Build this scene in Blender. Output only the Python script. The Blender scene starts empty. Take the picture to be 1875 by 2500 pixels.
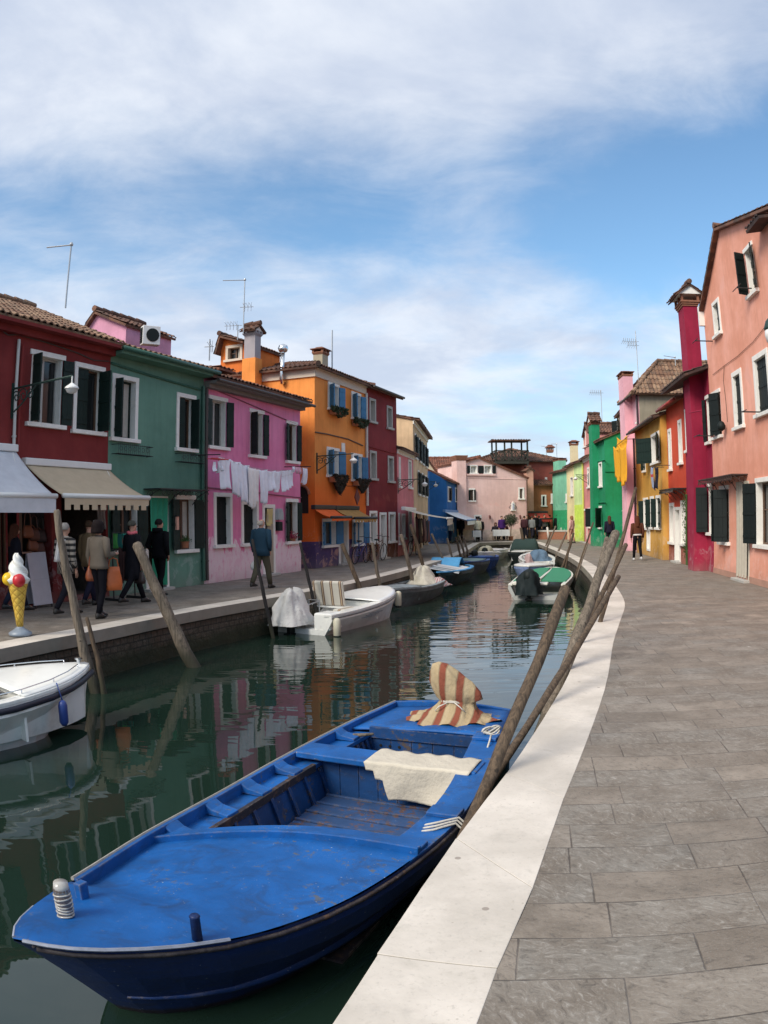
import bpy, bmesh, math, random
from mathutils import Vector, Matrix
from mathutils.geometry import tessellate_polygon
from mathutils import noise as mnoise
sc = bpy.context.scene
COL = sc.collection
R = math.radians
# ------------------------------------------------------------------ camera
F, CAMH, PITCH, ROLL = 1850.0, 1.75, R(0.37), R(0.6)
cd = bpy.data.cameras.new('camera'); cam = bpy.data.objects.new('camera', cd); COL.objects.link(cam); sc.camera = cam
cd.type = 'PANO'; cd.panorama_type = 'FISHEYE_EQUISOLID'          # the phone picture bends like a mild fisheye
cd.sensor_fit = 'VERTICAL'; cd.sensor_height = 36; cd.sensor_width = 27
cd.fisheye_lens = F * 36 / 2500; cd.fisheye_fov = R(180); cd.clip_end = 5000; cd.clip_start = 0.05
cam.matrix_world = Matrix.Translation((0, 0, CAMH)) @ Matrix.Rotation(R(90) + PITCH, 4, 'X') @ Matrix.Rotation(-ROLL, 4, 'Z')
# ------------------------------------------------------------------ light
SUN_EL, SUN_AZ = R(40), R(228)      # compass-like: 180 = behind the camera, more = to its left
sun_dir = Vector((math.sin(SUN_AZ) * math.cos(SUN_EL), math.cos(SUN_AZ) * math.cos(SUN_EL), math.sin(SUN_EL)))
ld = bpy.data.lights.new('sun', 'SUN'); ld.energy = 2.0; ld.angle = R(26); ld.color = (1, .92, .80)
lo = bpy.data.objects.new('sun', ld); COL.objects.link(lo)
lo.rotation_euler = (-sun_dir).to_track_quat('-Z', 'Y').to_euler()
sc.view_settings.view_transform = 'Standard'; sc.view_settings.look = 'None'
sc.view_settings.exposure = 0.93; sc.view_settings.gamma = 1
sc.cycles.use_denoising = True; sc.cycles.max_bounces = 6; sc.cycles.glossy_bounces = 3
sc.cycles.transmission_bounces = 4; sc.cycles.caustics_reflective = False; sc.cycles.caustics_refractive = False
sc.cycles.sample_clamp_indirect = 5

class NT:
    """small wrapper round a node tree"""
    def __init__(s, nt): s.nt = nt; s.n = nt.nodes; s.l = nt.links
    def add(s, typ, **kw):
        nd = s.n.new(typ)
        for k, v in kw.items():
            if k.startswith('i_'):
                key = k[2:]; key = int(key) if key.isdigit() else key.replace('_', ' ')
                s.put(nd.inputs[key], v)
            else: setattr(nd, k, v)
        return nd
    def put(s, sock, v):
        if isinstance(v, bpy.types.NodeSocket): s.l.new(v, sock)
        else:
            if isinstance(v, (tuple, list)) and len(v) == 3 and sock.type == 'RGBA': v = (*v, 1)
            sock.default_value = v
    def math(s, op, a, b=0.0, c=None, clamp=False):
        nd = s.n.new('ShaderNodeMath'); nd.operation = op; nd.use_clamp = clamp
        s.put(nd.inputs[0], a); s.put(nd.inputs[1], b)
        if c is not None: s.put(nd.inputs[2], c)
        return nd.outputs[0]
    def mix(s, fac, a, b, mode='MIX'):
        nd = s.n.new('ShaderNodeMix'); nd.data_type = 'RGBA'; nd.blend_type = mode; nd.clamp_factor = True
        s.put(nd.inputs[0], fac); s.put(nd.inputs[6], a); s.put(nd.inputs[7], b); return nd.outputs[2]
    def ramp(s, fac, stops, interp='LINEAR'):
        nd = s.n.new('ShaderNodeValToRGB'); cr = nd.color_ramp; cr.interpolation = interp
        while len(cr.elements) < len(stops): cr.elements.new(.5)
        for e, (p, c) in zip(cr.elements, stops):
            e.position = p; e.color = (c, c, c, 1) if isinstance(c, (int, float)) else (*c, 1)
        s.put(nd.inputs[0], fac); return nd.outputs[0]
    def smooth(s, v, a, b, lo=0.0, hi=1.0):
        nd = s.n.new('ShaderNodeMapRange'); nd.interpolation_type = 'SMOOTHSTEP'
        for i, x in enumerate((v, a, b, lo, hi)): s.put(nd.inputs[i], x)
        return nd.outputs[0]
    def noise(s, vec, scale, detail=4, rough=.55, dist=0.0, out=0):
        nd = s.n.new('ShaderNodeTexNoise')
        if vec is not None: s.l.new(vec, nd.inputs['Vector'])
        nd.inputs['Scale'].default_value = scale; nd.inputs['Detail'].default_value = detail
        nd.inputs['Roughness'].default_value = rough; nd.inputs['Distortion'].default_value = dist
        return nd.outputs[out]
    def vscale(s, vec, sx, sy, sz, loc=(0, 0, 0), rot=(0, 0, 0)):
        nd = s.n.new('ShaderNodeMapping'); s.l.new(vec, nd.inputs[0])
        nd.inputs['Scale'].default_value = (sx, sy, sz); nd.inputs['Location'].default_value = loc
        nd.inputs['Rotation'].default_value = rot; return nd.outputs[0]

# ------------------------------------------------------------------ sky
world = bpy.data.worlds.new('World'); sc.world = world; world.use_nodes = True
w = NT(world.node_tree); w.n.clear()
sky = w.add('ShaderNodeTexSky', sky_type='NISHITA'); sky.sun_disc = False
sky.sun_elevation = SUN_EL; sky.sun_rotation = SUN_AZ; sky.air_density = 1.0; sky.dust_density = 1.2; sky.ozone_density = 1.5
tc = w.add('ShaderNodeTexCoord'); sep = w.add('ShaderNodeSeparateXYZ', i_0=tc.outputs['Generated'])
sx_, sy_, sz_ = sep.outputs
den = w.math('ADD', w.math('MAXIMUM', sz_, 0.0), 0.14)
px_ = w.math('DIVIDE', sx_, den); py_ = w.math('DIVIDE', sy_, den)
cmb = w.add('ShaderNodeCombineXYZ', i_0=px_, i_1=py_, i_2=0.0).outputs[0]
n1 = w.noise(w.vscale(cmb, .8, .8, 1, (3.1, 1.7, 0)), 1.1, 8, .54, .4)
n2 = w.noise(w.vscale(cmb, 1.0, 1.25, 1, (7.3, 2.2, 0), (0, 0, .35)), 3.0, 10, .62, .5)
nn = w.math('ADD', w.math('MULTIPLY', n1, .72), w.math('MULTIPLY', n2, .28))
bias = w.ramp(sz_, [(0.0, .60), (.08, .52), (.16, .60), (.25, .65), (.34, .48), (.42, .34), (.50, .60), (.62, .84)], 'B_SPLINE')
bias = w.math('ADD', bias, w.math('MULTIPLY', sx_, w.smooth(sz_, .1, .3, -.16, -.24)))
cov = w.smooth(w.math('ADD', nn, w.math('SUBTRACT', bias, .5)), .35, .70)
ccol = w.mix(w.smooth(w.noise(cmb, 1.9, 8, .58, .3), .34, .66), (.33, .37, .45), (.47, .495, .54))
bg1 = w.mix(1.0, sky.outputs[0], (.084, .104, .108), 'MULTIPLY')
haze_ = w.smooth(sz_, -.02, .34, .62, .0)
bg2 = w.mix(haze_, bg1, (.30, .42, .54))
fin = w.mix(w.math('MULTIPLY', cov, .93), bg2, ccol)
bgn = w.add('ShaderNodeBackground', i_0=fin, i_1=1.0)
w.l.new(bgn.outputs[0], w.add('ShaderNodeOutputWorld').inputs[0])

# ------------------------------------------------------------------ pixel <-> place helpers (source pixels, 1875 x 2500)
def ray(px, py):
    u, v = px - 937.5, 1250 - py
    c, s = math.cos(ROLL), math.sin(ROLL); u, v = u * c + v * s, -u * s + v * c
    r = math.hypot(u, v) or 1e-6; a = 2 * math.asin(r / (2 * F))
    x, y, z = math.sin(a) * u / r, math.cos(a), math.sin(a) * v / r
    cp, sp = math.cos(PITCH), math.sin(PITCH)
    return Vector((x, y * cp - z * sp, y * sp + z * cp))
def gp(px, py, z=0.0):
    d = ray(px, py); t = (z - CAMH) / d.z; return Vector((d.x * t, d.y * t, z))
def at(px, py, Y):
    d = ray(px, py); t = Y / d.y; return Vector((d.x * t, Y, CAMH + d.z * t))
def onplane(px, py, A, d):
    r = ray(px, py); t = (d.y * A.x - d.x * A.y) / (d.y * r.x - d.x * r.y)
    return ((r.x * t - A.x) * d.x + (r.y * t - A.y) * d.y, CAMH + r.z * t)

# ------------------------------------------------------------------ objects
def tag(o, label=None, cat=None, group=None, kind=None):
    if label: o['label'] = label
    if cat: o['category'] = cat
    if group: o['group'] = group
    if kind: o['kind'] = kind
    return o
def empty(name, loc=(0, 0, 0), rz=0.0, label=None, cat=None, group=None):
    o = bpy.data.objects.new(name, None); COL.objects.link(o); o.empty_display_size = .2
    o.location = loc; o.rotation_euler = (0, 0, rz); return tag(o, label, cat, group)
class M:
    """collects shapes for ONE mesh object"""
    def __init__(s): s.v = []; s.f = []; s.mi = []; s.cur = 0
    def add(s, vs, fs):
        b = len(s.v); s.v += [tuple(v) for v in vs]; s.f += [tuple(b + i for i in f) for f in fs]; s.mi += [s.cur] * len(fs); return s
    def box(s, x0, x1, y0, y1, z0, z1, mat=None):
        vs = [Vector(p) for p in ((x0, y0, z0), (x1, y0, z0), (x1, y1, z0), (x0, y1, z0), (x0, y0, z1), (x1, y0, z1), (x1, y1, z1), (x0, y1, z1))]
        if mat: vs = [mat @ v for v in vs]
        return s.add(vs, [(3, 2, 1, 0), (4, 5, 6, 7), (0, 1, 5, 4), (1, 2, 6, 5), (2, 3, 7, 6), (3, 0, 4, 7)])
    def bar(s, p, q, w, h=None, up=(0, 0, 1)):
        p, q = Vector(p), Vector(q); h = h or w; d = q - p; L = d.length
        if L < 1e-6: return s
        d /= L; u = Vector(up)
        if abs(d.dot(u)) > .98: u = Vector((1, 0, 0))
        x = d.cross(u).normalized(); z = x.cross(d)
        m = Matrix((x, d, z)).transposed().to_4x4(); m.translation = p
        return s.box(-w / 2, w / 2, 0, L, -h / 2, h / 2, m)
    def tube(s, pts, rad, n=8, cap=True, flat=1.0, squash=None):
        pts = [Vector(p) for p in pts]; k = len(pts)
        if not isinstance(rad, (list, tuple)): rad = [rad] * k
        b = len(s.v); prev = None
        for i, p in enumerate(pts):
            d = (pts[min(i + 1, k - 1)] - pts[max(i - 1, 0)]).normalized()
            if prev is None:
                a = Vector((0, 0, 1)) if abs(d.z) < .9 else Vector((1, 0, 0)); x = d.cross(a).normalized()
            else: x = (prev - d * prev.dot(d)).normalized()
            prev = x; y = d.cross(x)
            for j in range(n):
                t = 2 * math.pi * j / n
                s.v.append(tuple(p + x * math.cos(t) * rad[i] + y * math.sin(t) * rad[i] * flat))
        for i in range(k - 1):
            for j in range(n):
                a, c = b + i * n + j, b + i * n + (j + 1) % n
                s.f.append((a, c, c + n, a + n)); s.mi.append(s.cur)
        if cap:
            s.f.append(tuple(b + j for j in range(n))[::-1]); s.f.append(tuple(b + (k - 1) * n + j for j in range(n))); s.mi += [s.cur] * 2
        return s
    def lathe(s, prof, n=20, c=(0, 0, 0), wob=0.0):
        b = len(s.v); cx, cy, cz = c
        for i, (r, z) in enumerate(prof):
            for j in range(n):
                t = 2 * math.pi * j / n; rr = r * (1 + wob * math.sin(3 * t + i * 1.3))
                s.v.append((cx + rr * math.cos(t), cy + rr * math.sin(t), cz + z))
        for i in range(len(prof) - 1):
            for j in range(n):
                a, c2 = b + i * n + j, b + i * n + (j + 1) % n
                s.f.append((a, c2, c2 + n, a + n)); s.mi.append(s.cur)
        s.f.append(tuple(b + j for j in range(n))[::-1]); s.f.append(tuple(b + (len(prof) - 1) * n + j for j in range(n))); s.mi += [s.cur] * 2
        return s
    def grid(s, fn, nu, nv):
        b = len(s.v)
        for j in range(nv + 1):
            for i in range(nu + 1): s.v.append(tuple(fn(i / nu, j / nv)))
        for j in range(nv):
            for i in range(nu):
                a = b + j * (nu + 1) + i; s.f.append((a, a + 1, a + nu + 2, a + nu + 1)); s.mi.append(s.cur)
        return s
    def prism(s, poly, axis, a, c, mat=None):
        """poly of 2-D points extruded along axis ('x','y','z') from a to c"""
        def P(u, v, t): return {'x': (t, u, v), 'y': (u, t, v), 'z': (u, v, t)}[axis]
        vs = [P(u, v, a) for u, v in poly] + [P(u, v, c) for u, v in poly]; n = len(poly)
        if mat: vs = [mat @ Vector(v) for v in vs]
        return s.add(vs, [tuple(range(n))[::-1], tuple(range(n, 2 * n))] + [(i, (i + 1) % n, (i + 1) % n + n, i + n) for i in range(n)])
    def loft(s, rings, closed=True, caps=True):
        b = len(s.v); n = len(rings[0])
        for r in rings: s.v += [tuple(p) for p in r]
        for i in range(len(rings) - 1):
            for j in range(n if closed else n - 1):
                a, c = b + i * n + j, b + i * n + (j + 1) % n
                s.f.append((a, c, c + n, a + n)); s.mi.append(s.cur)
        if caps and closed:
            s.f.append(tuple(b + j for j in range(n))[::-1]); s.f.append(tuple(b + (len(rings) - 1) * n + j for j in range(n))); s.mi += [s.cur] * 2
        return s
    def build(s, name, mats, parent=None, smooth=False, loc=None, rot=None, bevel=0, fix=True, solid=0, sub=0, label=None):
        me = bpy.data.meshes.new(name); me.from_pydata(s.v, [], s.f)
        if not isinstance(mats, (list, tuple)): mats = [mats]
        for m in mats: me.materials.append(m)
        if len(mats) > 1: me.polygons.foreach_set('material_index', s.mi)
        if fix:
            bm = bmesh.new(); bm.from_mesh(me); bmesh.ops.recalc_face_normals(bm, faces=bm.faces); bm.to_mesh(me); bm.free()
        if smooth: me.polygons.foreach_set('use_smooth', [True] * len(me.polygons))
        me.update(); o = bpy.data.objects.new(name, me); COL.objects.link(o)
        if parent: o.parent = parent
        if loc: o.location = loc
        if rot: o.rotation_euler = rot
        if solid: md = o.modifiers.new('solid', 'SOLIDIFY'); md.thickness = solid; md.offset = 0
        if bevel: md = o.modifiers.new('bevel', 'BEVEL'); md.width = bevel; md.segments = 2; md.limit_method = 'ANGLE'; md.angle_limit = R(50)
        if sub: md = o.modifiers.new('sub', 'SUBSURF'); md.levels = sub; md.render_levels = sub
        if label: o['label'] = label
        return o
def copy_tree(o, parent=None):
    c = o.copy(); COL.objects.link(c)
    if parent: c.parent = parent
    for ch in [x for x in COL.objects if x.parent == o]: copy_tree(ch, c)
    return c

# ------------------------------------------------------------------ materials
MC = {}
def base_mat(name):
    m = bpy.data.materials.new(name); m.use_nodes = True; t = NT(m.node_tree); t.n.clear()
    b = t.add('ShaderNodeBsdfPrincipled'); o = t.add('ShaderNodeOutputMaterial'); t.l.new(b.outputs[0], o.inputs[0]); return m, t, b
def srgb(r, g, b):
    f = lambda c: (c / 255 / 12.92) if c <= 10 else ((c / 255 + .055) / 1.055) ** 2.4
    return (f(r), f(g), f(b))
def dim(c, k): return tuple(min(1, x * k) for x in c)
def simple(name, col, rough=.6, var=.15, scale=6, bump=.0, metal=0.0, bscale=40, world_pos=False, dirt=0.0, spec=.5):
    key = (name,)
    if key in MC: return MC[key]
    m, t, b = base_mat(name)
    tcn = t.add('ShaderNodeTexCoord'); vec = tcn.outputs['Object']
    n = t.noise(vec, scale, 5)
    c = t.mix(n, dim(col, 1 - var), dim(col, 1 + var))
    if dirt: c = t.mix(t.math('MULTIPLY', t.smooth(t.noise(vec, scale * .7, 6, .7), .5, .72), dirt), c, (.08, .065, .05))
    t.put(b.inputs['Base Color'], c); b.inputs['Roughness'].default_value = rough; b.inputs['Metallic'].default_value = metal
    b.inputs['Specular IOR Level'].default_value = spec
    if bump:
        bp = t.add('ShaderNodeBump', i_Strength=bump, i_Distance=.01, i_Height=t.noise(vec, bscale, 4)); t.l.new(bp.outputs[0], b.inputs['Normal'])
    MC[key] = m; return m
def plaster(name, col, lower=None, lower_h=0.0, peel=None, peel_h=0.0, stain=.35, fade=None, patches=None, second=None):
    """painted render: uneven fading, rain streaks, fine grain; optional painted dado or peeling damp zone (object z)"""
    m, t, b = base_mat(name)
    vec = t.add('ShaderNodeTexCoord').outputs['Object']
    sp = t.add('ShaderNodeSeparateXYZ', i_0=vec); z = sp.outputs[2]
    big = t.noise(vec, .55, 5, .6); mid = t.noise(vec, 3.5, 6, .65)
    fd = fade or dim(col, 1.25)
    c = t.mix(t.smooth(big, .35, .7), dim(col, .86), fd)
    c = t.mix(t.math('MULTIPLY', t.smooth(mid, .45, .75), .25), c, dim(fd, 1.15))
    st = t.noise(t.vscale(vec, 5, 5, .35), 1.5, 6, .7)
    c = t.mix(t.math('MULTIPLY', t.smooth(st, .46, .72), stain * 1.25), c, tuple(x * .55 + .01 for x in col))
    if second: c = t.mix(t.smooth(t.math('ADD', z, t.math('MULTIPLY', big, 1.2)), second[1] - .5, second[1] + 1.0, .85, 0), c, second[0])
    if patches: c = t.mix(t.smooth(t.noise(vec, 1.1, 6, .6, .4), .6, .66, 0, .7), c, patches)
    if lower:
        e = t.math('ADD', z, t.math('MULTIPLY', t.math('SUBTRACT', mid, .5), .03))
        c = t.mix(t.math('GREATER_THAN', e, lower_h), t.mix(t.smooth(mid, .4, .7), lower, dim(lower, 1.35)), c)
    if peel:
        e = t.math('ADD', z, t.math('MULTIPLY', t.math('SUBTRACT', t.noise(t.vscale(vec, 2.2, 2.2, .9), 1.6, 7, .65, .3), .5), 2.2))
        c = t.mix(t.smooth(e, peel_h - .04, peel_h + .04), t.mix(t.smooth(t.noise(t.vscale(vec, 3, 3, 1), 3, 6, .7), .52, .72), peel, dim(col, .9)), c)
    c = t.mix(t.math('MULTIPLY', t.smooth(t.noise(vec, 2.7, 8, .72, .6), .52, .60, 0, .45), t.smooth(z, .5, 1.6, 1, 0)), c, tuple(min(.8, x * .6 + .28) for x in col))
    damp = t.smooth(t.math('ADD', z, t.math('MULTIPLY', mid, .5)), .15, .75, .30, 0)
    c = t.mix(damp, c, (.22, .2, .17))
    t.put(b.inputs['Base Color'], c); b.inputs['Roughness'].default_value = .85; b.inputs['Specular IOR Level'].default_value = .25
    hgt = t.math('ADD', t.math('MULTIPLY', t.noise(vec, 60, 3), .5), t.math('MULTIPLY', t.noise(vec, 7, 5), 1.2))
    bp = t.add('ShaderNodeBump', i_Strength=.35, i_Distance=.012, i_Height=hgt); t.l.new(bp.outputs[0], b.inputs['Normal'])
    return m
def mat_tiles(name, c1, c2):
    m, t, b = base_mat(name); vec = t.add('ShaderNodeTexCoord').outputs['Object']
    vo = t.add('ShaderNodeTexVoronoi', i_Scale=3.2); t.l.new(vec, vo.inputs['Vector'])
    r = t.add('ShaderNodeSeparateXYZ', i_0=vo.outputs['Color']).outputs[0]
    c = t.mix(r, c1, c2); c = t.mix(t.smooth(t.noise(vec, 2.3, 6, .7), .45, .7, 0, .75), c, (.06, .05, .04))
    c = t.mix(t.smooth(t.noise(vec, 9, 5, .7), .62, .75, 0, .5), c, (.32, .27, .2))
    t.put(b.inputs['Base Color'], c); b.inputs['Roughness'].default_value = .9
    bp = t.add('ShaderNodeBump', i_Strength=.4, i_Distance=.01, i_Height=t.noise(vec, 45, 4)); t.l.new(bp.outputs[0], b.inputs['Normal'])
    return m
def mat_wood(name, c1, c2, green=0.0):
    m, t, b = base_mat(name); vec = t.add('ShaderNodeTexCoord').outputs['Object']
    g = t.noise(t.vscale(vec, 22, 22, 1.6), 1.6, 7, .65, .6)
    c = t.mix(t.smooth(g, .35, .68), c1, c2); c = t.mix(t.smooth(t.noise(vec, 3.5, 5, .6), .55, .75, 0, .5), c, dim(c2, 1.5))
    c = t.mix(t.smooth(t.noise(vec, 8, 3), .66, .72, 0, .8), c, (.02, .015, .01))
    sp = t.add('ShaderNodeSeparateXYZ', i_0=t.add('ShaderNodeNewGeometry').outputs['Position'])
    c = t.mix(t.smooth(t.math('ADD', sp.outputs[2], t.math('MULTIPLY', g, .25)), -.55, -.2, .85, 0), c, (.028, .03, .016))
    t.put(b.inputs['Base Color'], c); b.inputs['Roughness'].default_value = .85
    bp = t.add('ShaderNodeBump', i_Strength=.9, i_Distance=.012, i_Height=g); t.l.new(bp.outputs[0], b.inputs['Normal'])
    return m
def mat_boat(name, col, wear=None, rough=.42, wear_amt=.5, under=None):
    """old gloss paint on boards: scuffs, chalky fading and worn patches"""
    m, t, b = base_mat(name); vec = t.add('ShaderNodeTexCoord').outputs['Object']
    big = t.noise(vec, 1.6, 6, .62); fine = t.noise(vec, 14, 7, .7)
    c = t.mix(t.smooth(big, .35, .68), dim(col, .78), dim(col, 1.22))
    c = t.mix(t.smooth(fine, .56, .74, 0, .28), c, tuple(x * .8 + .07 for x in col)); b.inputs['Specular IOR Level'].default_value = .3
    if wear: c = t.mix(t.smooth(t.math('ADD', t.math('MULTIPLY', fine, .6), t.math('MULTIPLY', big, .4)), .60 - .12 * wear_amt, .66 - .12 * wear_amt, 0, .9), c, wear)
    if under:
        z = t.add('ShaderNodeSeparateXYZ', i_0=t.add('ShaderNodeNewGeometry').outputs['Position']).outputs[2]
        c = t.mix(t.smooth(t.math('ADD', z, t.math('MULTIPLY', fine, .06)), -.74, -.70, 1, 0), c, under)
    gr = t.noise(t.vscale(vec, 1, 1, 3), 3.1, 8, .72, .8); c = t.mix(t.smooth(gr, .46, .66, 0, .62), c, tuple(x * .35 + .012 for x in col))
    ch = t.noise(vec, 55, 3, .6); c = t.mix(t.math('MULTIPLY', t.smooth(ch, .69, .72), t.smooth(big, .40, .62)), c, (.42, .42, .40))
    bv = t.add('ShaderNodeBevel', samples=4, i_Radius=.022); vd = t.add('ShaderNodeVectorMath', operation='DOT_PRODUCT'); t.l.new(bv.outputs[0], vd.inputs[0]); t.l.new(t.add('ShaderNodeNewGeometry').outputs['Normal'], vd.inputs[1])
    eg = t.smooth(t.math('SUBTRACT', 1.0, vd.outputs['Value']), .02, .16); c = t.mix(t.math('MULTIPLY', t.math('MULTIPLY', eg, t.smooth(t.noise(vec, 11, 6, .75), .46, .58)), .85), c, (.17, .14, .115))
    t.put(b.inputs['Base Color'], c); t.put(b.inputs['Roughness'], t.math('ADD', rough, t.math('MULTIPLY', fine, .25)))
    bp = t.add('ShaderNodeBump', i_Strength=.35, i_Distance=.008, i_Height=t.math('ADD', t.math('MULTIPLY', big, .8), fine)); t.l.new(bp.outputs[0], b.inputs['Normal'])
    return m
def mat_cloth(name, col, stripes=None, axis=0, rough=.9, wr=.4):
    m, t, b = base_mat(name); vec = t.add('ShaderNodeTexCoord').outputs['Object']
    c = t.mix(t.noise(vec, 5, 5), dim(col, .82), dim(col, 1.12))
    if stripes:
        cols, freq = stripes
        q = t.math('FRACT', t.math('MULTIPLY', t.add('ShaderNodeSeparateXYZ', i_0=vec).outputs[axis], freq))
        q = t.math('ADD', q, 0.0)
        nd = t.n.new('ShaderNodeValToRGB'); cr = nd.color_ramp; cr.interpolation = 'CONSTANT'
        while len(cr.elements) < len(cols): cr.elements.new(.5)
        for i, (e, (p, cc)) in enumerate(zip(cr.elements, cols)): e.position = p; e.color = (*cc, 1)
        t.put(nd.inputs[0], q); c = t.mix(t.noise(vec, 6, 5), nd.outputs[0], dim(col, .7), 'MIX') if False else t.mix(.12, nd.outputs[0], c)
    t.put(b.inputs['Base Color'], c); b.inputs['Roughness'].default_value = rough; b.inputs['Specular IOR Level'].default_value = .15
    bp = t.add('ShaderNodeBump', i_Strength=wr, i_Distance=.03, i_Height=t.noise(vec, 9, 5)); t.l.new(bp.outputs[0], b.inputs['Normal'])
    return m
white_paint = simple('white_stone_paint', (.80, .78, .73), .7, .08, 5, .2, dirt=.18)
grey_stone = simple('grey_stone_trim', (.42, .41, .38), .8, .15, 4, .2, dirt=.3)
glass = simple('window_glass', (.018, .02, .02), .08, .3, 1.5)
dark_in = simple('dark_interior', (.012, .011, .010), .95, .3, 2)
shut_green = simple('shutter_green_paint', (.009, .022, .018), .6, .35, 8, .15, spec=.25)
shut_black = simple('shutter_dark_paint', (.008, .013, .013), .6, .3, 8, .15, spec=.25)
shut_blue = simple('shutter_blue_paint', (.035, .17, .33), .5, .25, 9, .15)
wood_brown = simple('brown_wood', (.11, .06, .035), .6, .3, 7)
iron = simple('black_iron', (.02, .021, .022), .5, .2, 9)
green_iron = simple('green_painted_iron', (.012, .04, .032), .5, .2, 9)
zinc = simple('zinc_metal', (.42, .43, .44), .4, .1, 5, metal=.7)
steel = simple('steel_flue', (.7, .72, .74), .25, .1, 5, metal=1.0)
pipe_white = simple('white_pipe', (.55, .55, .52), .5, .1, 5)
pipe_dark = simple('dark_pipe', (.06, .045, .04), .5, .2, 5)
white_plastic = simple('white_plastic', (.72, .72, .7), .4, .05, 5)
brick = simple('chimney_brick', (.28, .12, .07), .9, .35, 9, .5, dirt=.3)
brick_grey = simple('old_wall_brick', (.10, .075, .06), .95, .5, 9, .9, bscale=12)
tiles_dark = mat_tiles('old_roof_tiles', (.075, .035, .025), (.20, .095, .06))
tiles_red = mat_tiles('red_roof_tiles', (.14, .05, .03), (.25, .10, .06))
tiles_pale = mat_tiles('pale_roof_tiles', (.15, .075, .045), (.30, .19, .12))
leaf_dark = simple('dark_foliage', (.035, .05, .022), .8, .6, 14)
leaf_green = simple('green_foliage', (.06, .13, .035), .8, .5, 14)
leaf_brown = simple('winter_foliage', (.045, .035, .025), .9, .5, 14)
terracotta = simple('terracotta', (.36, .14, .07), .8, .15, 9)
curtain_m = simple('net_curtain_cloth', (.45, .43, .38), .9, .2, 9)
# ================================================================== THE SETTING
WL = -0.8      # water level; the quays are z = 0
def cr(pts, n=4):
    """Catmull-Rom through 2-D points"""
    P = [Vector(p) for p in pts]; P = [2 * P[0] - P[1]] + P + [2 * P[-1] - P[-2]]; out = []
    for i in range(1, len(P) - 2):
        for k in range(n):
            t = k / n; a, b, c, d = P[i - 1:i + 3]
            out.append(.5 * ((2 * b) + (c - a) * t + (2 * a - 5 * b + 4 * c - d) * t * t + (3 * b - a - 3 * c + d) * t ** 3))
    return out + [P[-2]]
RW = cr([(-2.4, -6), (-1.1, -1), (-.2, 2.15), (.35, 3.76), (.78, 4.8), (1.1, 5.6), (1.88, 7.64), (2.62, 9.8), (3.34, 11.74), (4.1, 13.95), (4.72, 16.0), (5.69, 20.0), (6.78, 25.3), (7.55, 29.8), (8.12, 34.2), (9.15, 43), (9.74, 48.6)])
RP = cr([(-1.9, -6), (-.62, -1), (.3, 2.13), (.66, 3.12), (1.06, 4.25), (1.42, 5.17), (2.28, 7.43), (3.12, 9.9), (3.9, 12.0), (4.62, 13.95), (5.2, 16.0), (6.15, 20.0), (7.22, 25.2), (8.0, 30.2), (8.6, 34.6), (9.6, 43), (10.2, 48.6)])
LE = cr([(-10.4, -8), (-7.2, 2), (-5.25, 9.18), (-4.67, 10.91), (-3.92, 13.15), (-3.3, 14.7), (-2.2, 17.0), (-.71, 20.4), (1.1, 26.0), (2.6, 31.3), (3.86, 36.5), (5.5, 45.3), (6.2, 49.0)])
def offs(P, d):
    out = []
    for i, p in enumerate(P):
        t = (P[min(i + 1, len(P) - 1)] - P[max(i - 1, 0)]).normalized(); out.append(p + Vector((-t.y, t.x)) * d)
    return out
LI = offs(LE, .44)
END = [Vector((6.2, 49.0)), Vector((7.6, 49.8)), Vector((9.3, 50.1)), Vector((9.74, 50.15))]
ENDI = [Vector((5.85, 49.5)), Vector((7.5, 50.3)), Vector((9.3, 50.6)), Vector((9.9, 50.65))]

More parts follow.
